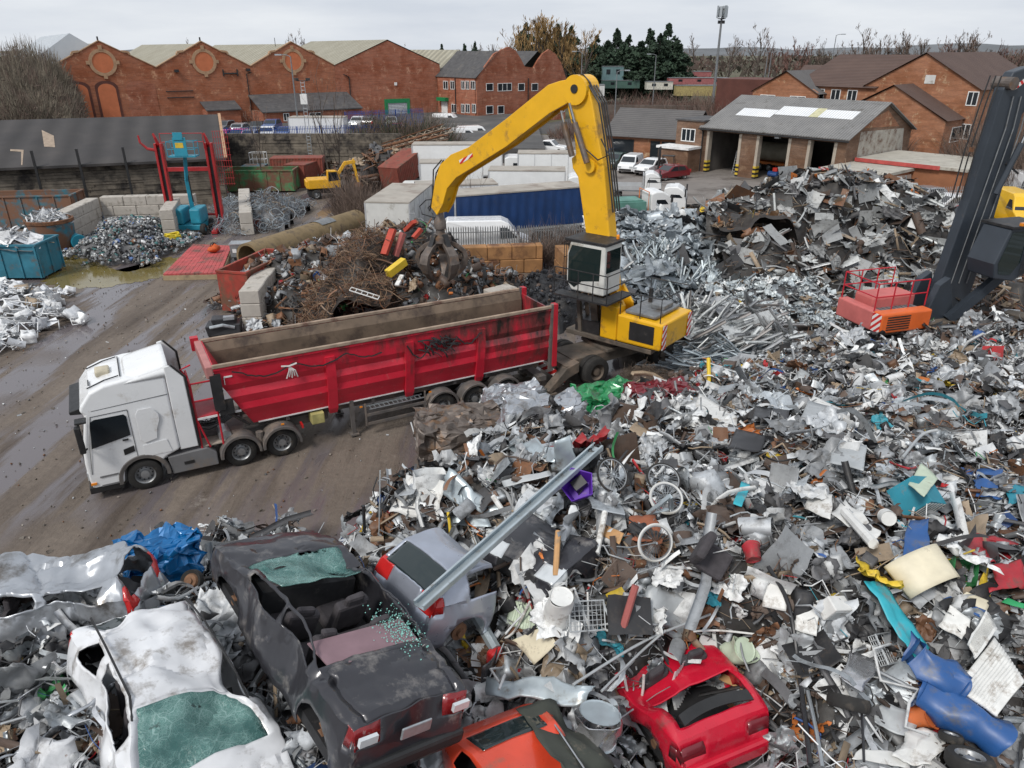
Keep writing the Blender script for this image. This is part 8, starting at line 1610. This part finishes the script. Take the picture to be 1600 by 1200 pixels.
def plate(name, label, cat, m, px, up=.16, bend=.06, th=.012, n=10, seed=0, flat=0., rib=0):
    q = [onheap(*p[:2], (p[2] if len(p) > 2 else up)) for p in px]; c = sum(q, Vector())/4
    if flat: q = [Vector((p.x,p.y,p.z+(c.z-p.z)*flat)) for p in q]
    t = B(m)
    def fn(u, v):
        p = q[0].lerp(q[1],u).lerp(q[3].lerp(q[2],u),v)-c; a = noise.noise_vector(p*2.2+Vector((seed,0,0))); b_ = noise.noise_vector(p*5+Vector((0,seed,0)))
        p = p+a*bend*2+Vector((abs(b_.x),abs(b_.y),abs(b_.z)))*bend
        if rib: p = p+Vector((0,0,.018*(1 if int(u*rib*2)%2 else 0)*(.12 < u < .88)))
        return p
    t.grid(fn, max(n,rib*2), n); return tag(t.build(name, loc=c, smooth=32, solid=th), label, cat)
def bar(name, label, cat, m, pts, w=.08, h=None, up=.25, kind='tube', taper=None):
    q = [onheap(p[0],p[1],p[2] if len(p) > 2 else up) for p in pts]; c = q[0].copy(); q = [p-c for p in q]; t = B(m)
    if kind == 'tube':
        if len(q) > 2:
            r_ = []
            for i in range(len(q)-1):
                for k in range(5):
                    f = k/5; P = [q[max(0,i-1)],q[i],q[i+1],q[min(len(q)-1,i+2)]]; r_.append(((-f**3+2*f*f-f)*P[0]+(3*f**3-5*f*f+2)*P[1]+(-3*f**3+4*f*f+f)*P[2]+(f**3-f*f)*P[3])*.5)
            q = r_+[q[-1]]
        t.tube(q, w, 8)
    elif kind == 'beam':
        for a, b_ in zip(q[:-1], q[1:]): t.beam(a, b_, w, h)
    elif kind == 'channel':
        a, b_ = q; d = (b_-a).normalized(); s = d.cross(Vector((0,0,1))).normalized(); u = s.cross(d)
        for o_, ww, hh in ((Vector(),w,.012),(s*w*.5+u*h*.5,.012,h),(-s*w*.5+u*h*.5,.012,h),(s*w*.42+u*h,w*.16,.012),(-s*w*.42+u*h,w*.16,.012)): t.beam(a+o_, b_+o_, ww, hh)
    return tag(t.build(name, loc=c, smooth=40 if kind == 'tube' else False), label, cat)
# the long perforated channel
o = bar('steel_channel', 'very long perforated galvanised channel slanting up the heap from the ice silver hatchback', 'steel channel', 'p_galv', [(655,950,1.25),(935,700,.6)], .21, .09, kind='channel'); a = Vector(o.location)
# bicycle wheels
def cycle(px, py, r, label, tyre, rot, up=.5, rust=False):
    p = onheap(px,py,up); o = thing('bicycle_wheel', label, 'bicycle wheel', p); o.rotation_euler = rot; t = B(tyre); t.lathe([(r-.03,-.012),(r-.005,-.02),(r+.012,0),(r-.005,.02),(r-.03,.012)],(0,0,0),'y',40); t.build('tyre', o, smooth=40)
    t = B('rim_steel'); t.lathe([(r-.045,-.012),(r-.028,-.014),(r-.028,.014),(r-.045,.012),(r-.045,-.012)],(0,0,0),'y',40); t.build('rim', o)
    t = B('rust' if rust else 'galv')
    for k in range(28):
        a = k*math.tau/28; b_ = a+(.35 if k%2 else -.35); t.tube([(.03*math.cos(b_),.03*(1 if k%2 else -1),.03*math.sin(b_)),((r-.04)*math.cos(a),0,(r-.04)*math.sin(a))],.0035,4)
    t.build('spokes', o); t = B('galv'); t.tube([(0,-.05,0),(0,.05,0)],.022,8); t.build('hub', o); return o
cycle(957,742,.33,'bicycle wheel with a black tyre right of the purple tub','tyre',(-.75,.3,.3)); cycle(1037,748,.33,'bicycle wheel with grey tyre, uppermost of the pair by the teal frame','tyre',(-1.,.1,.1),.65); cycle(1041,778,.31,'bicycle wheel with a pale rim tucked under the grey tyred one','old_white',(-.95,-.2,.4),.55); cycle(1024,848,.31,'white tyred bicycle wheel with rusty spokes leaning on the brown sheet','old_white',(-.45,.1,.25),.65,True)
p = onheap(905,765,.35); o = thing('plastic_tub', 'purple plastic tub lying open beside the long channel', 'tub', p); o.rotation_euler = (.5,-.5,.4); t = B('p_purple'); t.lathe([(.001,-.0),(.22,.0),(.26,.1),(.32,.3),(.34,.31),(.29,.1)],(0,0,0),'z',5); t.build('shell', o, smooth=40); t = B('p_black'); t.box((.05,.05,.12),(.25,.2,.14)); t.build('contents', o)
T_ = [('metal_sheet','crumpled white enamel sheet at the left crest of the heap','sheet','p_white',[(608,800),(680,815),(692,755),(632,742)],.35,.05),
('metal_sheet','folded pale galvanised sheet right of the white enamel sheet','sheet','p_galv',[(700,735,.6),(785,800,.3),(755,812,.3),(690,775,.5)],.4,.07),('duct_piece','squashed galvanised duct end with a flat face under the long channel','duct','p_galv',[(706,806),(764,808),(768,824),(708,824)],.3,.02),
('metal_sheet','galvanised sheet standing up at the top end of the long channel','sheet','p_galv',[(862,735,.3),(905,745,.3),(890,682,1.),(868,690,1.)],.4,.03),('metal_sheet','long bent galvanised sheet curling beside the standing one','sheet','p_galv',[(775,700),(865,735),(880,712),(790,678)],.4,.1),
('metal_tray','narrow grey channel tray reaching toward the standing sheet','tray','p_grey',[(788,768),(862,738),(858,728),(784,756)],.4,.01),('brown_sheet','rust brown sheet behind the white tyred bicycle wheel','sheet','p_rust',[(988,850),(1030,856),(1026,808),(985,810)],.35,.06),
('plank','short pale plank between the wheels','plank','p_tan',[(938,838),(968,848),(976,828),(945,820)],.3,.01),('cable_tray','pale green ribbed panel behind the white drum','panel','p_lgreen',[(790,985),(842,990),(850,945),(800,938)],.2,.02),
('cream_sheet','cream perforated panel with a bite out of its corner','panel','p_cream',[(800,1005),(855,968),(870,1000),(835,1050)],.45,.01),('metal_sheet','wide dull grey sheet with a curled edge in the middle of the heap','sheet','p_grey',[(985,985),(1070,995),(1092,945),(1010,918)],.35,.08),
('louvre_grille','grey louvred grille above the red hatchback tail','grille','p_grey',[(1088,1100),(1140,1112),(1155,1080),(1105,1066)],.5,.01),('orange_board','orange brown board lying on the red hatchback tail','board','p_tan',[(1122,1062),(1168,1086),(1175,1075),(1130,1050)],.7,.01),
('foil_board','crumpled foil faced board right of the black bent pole','board','p_foil',[(1312,1060),(1350,1085),(1366,1035),(1332,1016)],.5,.04),('duct_piece','bent galvanised duct lying across the coral car','duct','p_galv',[(762,1085),(915,1108),(930,1072),(765,1058)],.55,.06),
('turquoise_sheet','long turquoise plastic sheet trailing down the heap','sheet','p_turq',[(1350,918),(1440,1050),(1452,1010),(1385,908)],.45,.06),('fridge_door','big white ribbed appliance door at the right edge','door','p_white',[(1492,1075),(1555,1125),(1602,1062),(1556,990)],.55,.006),
('enamel_sheet','off white panel leaning above the big ribbed door','panel','p_white',[(1508,1010),(1520,1030),(1558,985),(1540,950)],.6,.02),('enamel_sheet','curled white panel left of the leaning off white one','panel','p_white',[(1468,978),(1500,1000),(1512,970),(1484,945)],.5,.05),
('blue_sheet','deep blue curved metal sheet above the cream shell','sheet','p_blue',[(1408,870),(1452,878),(1448,812),(1416,812)],.5,.04),('blue_strip','narrow deep blue panel below the cream shell','panel','p_blue',[(1474,935),(1530,968),(1540,955),(1486,928)],.35,.01),('foam_slab','yellowish foam slab beside the narrow blue panel','foam','p_cream',[(1495,938),(1538,962),(1548,938),(1510,925)],.3,.03),
('green_board','pale green board lying over the teal basket','board','p_lgreen',[(1420,755),(1446,768),(1466,750),(1438,730)],.75,.01),('red_sheet','torn red sheet in the dark hollow at the right edge','sheet','p_red',[(1508,865),(1570,880),(1590,850),(1525,832)],.3,.08),('red_sheet','curved plain red sheet below the torn one','sheet','p_red',[(1548,935),(1605,915),(1602,876),(1552,884)],.4,.06),
('green_tray','small green plastic tray at the right edge','tray','p_green',[(1566,940),(1602,952),(1604,940),(1575,932)],.3,.02),('blue_cloth','rumpled dark blue cloth near the right edge','cloth','p_blue',[(1525,770),(1560,780),(1565,740),(1530,735)],.3,.1),('blue_cloth','blue cloth with a teal edge hanging right of the rumpled one','cloth','p_teal',[(1570,785),(1602,790),(1602,762),(1572,758)],.3,.08),
('monitor','black flat panel lying face up near the back of the heap','panel','p_black',[(1170,675),(1228,690),(1232,648),(1178,640)],.4,.005),('metal_sheet','large plain grey sheet right of the black flat panel','sheet','p_grey',[(1240,668),(1312,690),(1322,655),(1262,634)],.45,.02),('enamel_sheet','narrow white strip panel behind the large grey sheet','panel','p_white',[(1265,630),(1335,664),(1340,656),(1270,622)],.5,.01),
('washer_front','white washing machine front with round opening','panel','p_white',[(1080,660),(1150,680),(1152,650),(1090,632)],.4,.01),('enamel_sheet','square white panel dirty at one edge in the middle right','panel','p_white',[(1255,800),(1298,808),(1300,772),(1262,768)],.4,.02),('enamel_sheet','white panel with a folded end below the square one','panel','p_white',[(1300,800),(1358,850),(1372,832),(1320,780)],.4,.05),
('carton','brown cardboard flap under the white box','cardboard','p_tan',[(1274,978),(1305,990),(1312,965),(1282,955)],.25,.02),('enamel_sheet','pale board with black specks left of the bent pole','panel','p_white',[(1190,955),(1228,962),(1232,905),(1198,900)],.4,.01),('enamel_sheet','plain white board right of the bent pole','panel','p_white',[(1240,990),(1275,1000),(1282,945),(1250,930)],.4,.02),
('perforated_sheet','grey perforated panel under the plain white board','panel','p_grey',[(1222,1035),(1262,1062),(1275,990),(1240,965)],.3,.03),('blue_wrap','bright blue plastic sheet by the yellow post','sheet','p_turq',[(1116,590),(1140,582),(1146,570),(1122,574)],.3,.04),('bin_lid','grey dirty plastic lid with a handle slot','lid','p_black',[(1135,700),(1190,708),(1196,680),(1150,670)],.4,.02),
('old_screen','dirty grey screen on a thin stand','screen','p_grey',[(1296,725),(1350,732),(1355,695),(1302,690)],.5,.01),('plastic_sheet','turquoise and white panel pair in the middle of the heap','panel','p_turq',[(1146,785),(1160,790),(1172,760),(1158,754)],.45,.01),('dark_tarp','dark green tarpaulin slumped over the coral car','tarpaulin','p_tarp',[(812,1105,1.25),(880,1215,1.25),(960,1210,.8),(868,1098,.9)],.6,.07),
('white_cover','torn white plastic cover right of the mesh tray','cover','p_white',[(1086,1040),(1110,1052),(1122,1000),(1100,985)],.4,.07),('bumper_shell','dull grey bumper shell at the bottom right of the heap','panel','p_grey',[(1362,1130),(1420,1150),(1432,1120),(1385,1100)],.4,.06),('enamel_sheet','crumpled white fridge side at the bottom of the heap','panel','p_white',[(1390,1190),(1460,1200),(1470,1150),(1410,1140)],.4,.07),('enamel_sheet','long white bent strip panel at the lower right','panel','p_white',[(1330,1185),(1420,1200),(1425,1180),(1345,1170)],.35,.03)]
for i, (nm, lb, ct, m, px, up, bd) in enumerate(T_): plate(nm, lb, ct, m, px, up, bd, .012 if ct != 'door' else .05, 10, i*3.7, .35 if bd < .03 else 0., 14 if 'ribbed' in lb or 'louvre' in lb else 0)
L_ = [('bent_tube','yellow bent tube standing left of the long channel','tube','p_yellow',[(700,800,.6),(704,840,.5),(700,885,.2)],.03),('flat_duct','broad pale grey flat duct running down right of the ice silver hatchback','duct','p_galv',[(706,905,.55),(742,960,.5),(775,1015,.4)],.1),('bent_pole','long black bent pole running down the heap to the bottom edge','pole','p_black',[(1200,885,.5),(1232,945,.5),(1250,1060,.5),(1266,1195,.5)],.035),
('yellow_post','short yellow post standing behind the heap','post','p_yellow',[(1108,597,.1),(1107,560,.9)],.07),('white_tube','white curved tube left of the white drum','tube','p_white',[(828,940,.5),(805,985,.3),(785,1000,.3)],.02),('white_tube','thin white upright tube right of the mesh tray','tube','p_white',[(918,925,.6),(920,990,.3)],.016),('white_tube','white U shaped tube above the red hatchback','tube','p_white',[(975,1055,.7),(985,1095,.5),(1002,1090,.5),(1006,1055,.8)],.022),
('white_pipe','long thin white pipe lying across the middle of the heap','pipe','p_white',[(1070,988,.45),(1120,985,.5),(1190,992,.4)],.018),('grey_pipe','dark thin pipe reaching left across the silver frames','pipe','p_grey',[(895,1070,.5),(1010,1000,.5),(1110,960,.5)],.022),('grey_pipe','second dark pipe crossing above the coral car','pipe','p_grey',[(940,1080,.6),(1000,1020,.6),(1040,985,.5)],.02),
('red_channel','red brown painted channel with a black end in the middle of the heap','channel','p_pink',[(972,985,.45),(993,915,.6)],.06),('white_strut','white flat strut leaning left of the plank','strut','p_white',[(932,865,.3),(945,800,.6)],.055),('white_strut','white strut poking out above the long channel','strut','p_white',[(770,775,.7),(790,805,.6)],.05),('rod','thin steel rod standing at the left end of the heap','rod','p_grey',[(592,850,.1),(594,735,1.2)],.014),('rod','short black post standing at the left foot of the heap','post','p_black',[(570,840,.1),(568,790,.9)],.035),
('rod','twisted steel strip standing on the mud left of the blackened block','strip','p_grey',[(655,700,.1),(648,680,.5),(642,660,.8)],.03),('pale_beam','pale pine strut under the black headlight','strut','p_tan',[(868,900,.4),(872,830,.5)],.05),('white_pole','long white plastic gutter crossing the right part of the heap','gutter','p_white',[(1320,800,.5),(1365,850,.5)],.09),('black_bar','black bar running from the bent pole to the bottom edge','bar','p_black',[(1330,1010,.5),(1345,1100,.4),(1350,1190,.4)],.018),('pipe_bundle','silver conduit lying beside the black bent pole','conduit','galv',[(1262,1080,.4),(1275,1140,.4),(1285,1199,.4)],.03),
('red_hose','red hose looping beside the dirty screen','hose','p_red',[(1390,722,.4),(1420,732,.4),(1435,728,.4)],.025),('grey_hose','grey flexible hose near the back right','hose','p_grey',[(1410,715,.5),(1440,680,.5),(1465,672,.5)],.035)]
for nm, lb, ct, m, pts, w_ in L_: bar(nm, lb, ct, m, pts, w_)
# drums, tins, tubs
def drum(px, py, r, l, m, label, name, cat, rot, up=.4, lid=None, dent=.02):
    p = onheap(px,py,up); o = thing(name, label, cat, p); o.rotation_euler = rot; t = B(m); pr_ = [(r,-l/2),(r*1.02,-l*.48),(r,-l*.46)]+[(r*(1.03 if abs(z) in (.16,) else 1),z*l) for z in (-.3,-.16,0,.16,.3)]+[(r,l*.46),(r*1.02,l*.48),(r,l/2)]
    t.lathe(pr_,(0,0,0),'z',26); t.v = [tuple(Vector(v)+noise.noise_vector(Vector(v)*3+Vector((px,0,0)))*dent*2) for v in t.v]; t.build('shell', o, smooth=40)
    for z, nm in ((l*.485,'lid'),(-l*.485,'base')):
        t = B(lid or m); t.lathe([(r*.99,z),(r*.9,z-.012*(1 if z > 0 else -1)),(.001,z-.015*(1 if z > 0 else -1))],(0,0,0),'z',24); t.build(nm, o)
    return o
drum(1500,1118,.27,1.15,'p_blue','large dented blue drum with its round end facing left at the lower right','drum','drum',(-.1,-1.35,-.55),.5,dent=.05); drum(1462,1045,.22,.8,'p_blue','crushed blue drum end emerging from the turquoise sheet','drum','drum',(.2,-1.2,-.9),.4,dent=.09); drum(1386,808,.13,.26,'p_white','white tin can lying on the heap by the deep blue sheet','tin','tin',(.9,-.9,.3),.6,dent=.005); drum(872,955,.19,.75,'p_white','white plastic cylinder lying upright beside the mesh tray','plastic_canister','canister',(.2,.1,0),.4,dent=.03)
drum(934,1135,.3,.45,'p_foil','round tin drum wrapped in crumpled foil on the dark tarpaulin','drum','drum',(-.25,.15,0),.75,lid='p_galv',dent=.09); drum(1440,1118,.16,.26,'p_orange','orange red bucket lying left of the large blue drum','bucket','bucket',(.8,.5,.4),.4,dent=.05); drum(1150,1018,.2,.5,'p_lgreen','pale green rust patched tank above the red hatchback','tank','tank',(.7,.2,.3),.45,dent=.06); drum(1175,862,.14,.24,'p_red','red bucket lying open in the middle of the heap','bucket','bucket',(-.9,.5,.3),.4,lid='p_pink',dent=.05)
p = onheap(1440,895,.4); o = thing('cream_shell', 'curved cream bath shell with a dark inside at the right of the heap', 'bath shell', p); o.rotation_euler = (.5,-.2,.3); t = B('p_cream'); t.grid(lambda u,v: (.45*math.cos(math.pi*u)*(1+.1*v), .6*v-.3, .35*math.sin(math.pi*u)*(1-.2*v)), 18, 6); t.build('shell', o, smooth=True, solid=.02); t = B('p_black'); t.bx(-.35,.35,-.2,.3,-.05,.0); t.build('inside', o)
def tyre_(px, py, r, label, m='tyre', hub=True, rot=(0,0,0), up=.3):
    p = onheap(px,py,up); o = thing('wheel' if hub else 'tyre', label, 'wheel' if hub else 'tyre', p); o.rotation_euler = rot; t = B('tyre'); h = r*.32; t.lathe([(r*.62,-h),(r*.9,-h),(r,-h*.5),(r,h*.5),(r*.9,h),(r*.62,h),(r*.6,0),(r*.62,-h)],(0,0,0),'z',26); t.build('tyre', o, smooth=40)
    if hub:
        t = B('rim_steel'); t.lathe([(r*.62,h*.9),(r*.56,h*.8),(r*.5,h*.2),(r*.25,h*.3),(r*.2,h*.6),(.001,h*.6)],(0,0,0),'z',22); t.build('rim', o, smooth=40); t = B('p_black')
        for k in range(6): a = k*math.pi/3; t.box((r*.38*math.cos(a),r*.38*math.sin(a),h*.32),(r*.16,r*.1,.02),(0,0,a))
        t.build('vents', o)
tyre_(1326,1098,.3,'worn black tyre half buried below the foil board',hub=False,rot=(-.7,.3,0)); tyre_(1486,1152,.16,'small grey wheel with round vents under the large blue drum',rot=(-.5,.2,0),up=.4); tyre_(1515,1190,.3,'pale rimmed car wheel at the bottom right edge',rot=(-.4,.1,0),up=.4); tyre_(735,893,.2,'rusty hubbed small wheel beside the black hatchback nose',rot=(-1.2,.2,.3),up=.45)
# teal crate, car seat, machine box, baskets
p = onheap(1432,778,.45); o = thing('teal_crate', 'blue teal mesh crate with a crumpled side near the red hollow', 'crate', p); o.rotation_euler = (.5,.35,.5); t = B('p_teal'); t.bx(-.33,.33,-.3,.3,-.3,.3); t.v = [tuple(Vector(v)+noise.noise_vector(Vector(v)*3)*.08) for v in t.v]; t.build('body', o); t = B('p_white')
for k in range(6): t.bx(-.3+.11*k,-.26+.11*k,-.31,-.302,-.28,.28)
t.build('side_ribs', o)
p = onheap(1112,878,.4); o = thing('driver_chair', 'black car seat lying on its side right of the bicycle wheels', 'seat', p); o.rotation_euler = (.5,-.6,.8); t = B('seat_cloth'); t.bx(-.25,.25,-.25,.25,0,.18); t.build('cushion', o, bevel=.06); t = B('seat_cloth'); t.bx(-.25,.25,.2,.36,.1,.72); t.build('backrest', o, bevel=.06); t = B('p_black'); t.bx(-.2,.2,-.2,.2,-.12,-.0); t.build('runner', o)
p = onheap(1303,950,.4); o = thing('white_box', 'white boxy heater on top of the cardboard flap', 'box', p); o.rotation_euler = (.4,.3,.4); t = B('p_white'); t.bx(-.2,.2,-.13,.13,-.16,.16); t.build('body', o, bevel=.02); t = B('p_grey'); 
for k in range(5): t.bx(-.16,.16,-.14,-.131,-.12+.05*k,-.1+.05*k)
t.build('grille', o)
for px, py, lb, rt in ((912,962,'grey wire mesh tray standing beside the white cylinder',(.9,.2,.3)),(1380,1015,'grey ribbed plastic crate under the turquoise sheet',(.7,.4,.6))):
    p = onheap(px,py,.45); o = thing('mesh_tray', lb, 'tray', p); o.rotation_euler = rt; t = B('p_grey'); w_, h = .3, .22
    for k in range(9): x = -w_+2*w_*k/8; t.tube([(x,-h,.12),(x,-h,0),(x,h,0),(x,h,.12)],.006,4)
    for k in range(7): y = -h+2*h*k/6; t.tube([(-w_,y,.12),(-w_,y,0),(w_,y,0),(w_,y,.12)],.006,4)
    t.build('mesh', o); t = B('p_grey'); t.tube([(-w_,-h,.12),(w_,-h,.12),(w_,h,.12),(-w_,h,.12),(-w_,-h,.12)],.014,6); t.build('rim', o)
p = onheap(1040,792,.5); o = thing('bike_frame', 'pale teal triangular frame under the bicycle wheels', 'frame', p); o.rotation_euler = (.3,.1,.2); t = B('p_galv'); t.beam((-.3,0,-.2),(0,0,.3),.08,.05); t.beam((0,0,.3),(.2,.05,-.25),.1,.05); t.beam((-.3,0,-.2),(.1,.02,-.1),.06,.04); t.build('tubing', o)
p = onheap(748,1005,.2); o = thing('car_corner', 'dark car corner with one red lamp below the broad flat duct', 'car part', p); o.rotation_euler = (0,.1,-.7); t = B('wreck_black'); t.grid(lambda u,v: (.5*math.cos(1.6*u-.3), .5*math.sin(1.6*u-.3)-.3, -.5+.8*v-.1*v*v), 12, 6); t.build('shell', o, smooth=True, solid=.02); t = B('red_lamp'); t.box((.38,-.05,.05),(.16,.26,.3)); t.build('tail_light', o, bevel=.05)
# single pieces on the dark heap behind the trailer
HB = [c for c in bpy.data.objects if c.name.startswith('mixed_steel_heap')]
def piece(name, label, cat, m, px0, px1, z0, z1, w_, h): 
    a, b_ = U(*px0,z0), U(*px1,z1); t = B(m); t.beam((0,0,0), b_-a, w_, h); return tag(t.build(name, loc=a, bevel=.01), label, cat)
pal('beam_red', (.45,.06,.035), .7, 0, (.2,.08,.05), .35)
piece('steel_beam','bright red beam standing at the top of the dark heap','steel beam','beam_red',(600,398),(614,358),3.3,4.4,.35,.2); piece('steel_beam','brown backed red beam right of the bright one','steel beam','p_pink',(618,400),(630,364),3.1,4.2,.35,.2); piece('steel_beam','short red beam at the crest of the dark heap','steel beam','beam_red',(634,360),(648,346),3.6,4.2,.3,.2); piece('steel_beam','stub of red beam right of the short one','steel beam','beam_red',(646,372),(658,358),3.5,3.9,.25,.2)
piece('steel_box','ochre box section resting below the red beams','box section','p_yellow',(606,428),(632,408),3.0,3.4,.35,.35); piece('white_strut','white flat strut on the dark heap left of the grapple','strut','p_white',(620,446),(628,430),2.9,3.2,.2,.08); piece('plastic_sheet','green plastic panel low on the dark heap','panel','p_green',(500,470),(516,480),1.4,1.3,.35,.05)
a = U(562,462,2.9); t = B('p_white'); 
for s in (-.22,.22): t.beam((-.5,s,.1),(.7,s-.15,-.25),.05,.03)
for k in range(6): f = k/5; t.tube([(-.5+1.2*f,-.22-.15*f,.1-.35*f),(-.5+1.2*f,.22-.15*f,.1-.35*f)],.02,5)
tag(t.build('ladder', loc=a+Vector((.2,-.3,.3))), 'short white ladder lying on the rebar tangle', 'ladder')
t = B('p_blue'); t.grid(lambda u,v: (.6*u, .4*v, .12*noise.noise((u*5,v*4,1))), 10, 8); tag(t.build('blue_bag', loc=U(462,415,2.2), solid=.02), 'crumpled blue bag on the left of the dark heap', 'bag')
p = U(352,520); o = thing('engine_part', 'dark stripped engine block on the mud by the red bin', 'engine', p, .3); t = B('p_black'); t.bx(-.8,.8,-.5,.5,0,.5); t.bx(-.5,.6,-.4,.4,.5,.8); t.v = [tuple(Vector(v)+noise.noise_vector(Vector(v)*2)*.15) for v in t.v]; t.build('block', o, bevel=.05); t = B('galv'); t.tube([(-.6,-.52,.5),(0,-.6,.6),(.5,-.5,.4)],.08,7); t.box((.3,-.3,.85),(.5,.3,.15)); t.build('manifold', o)
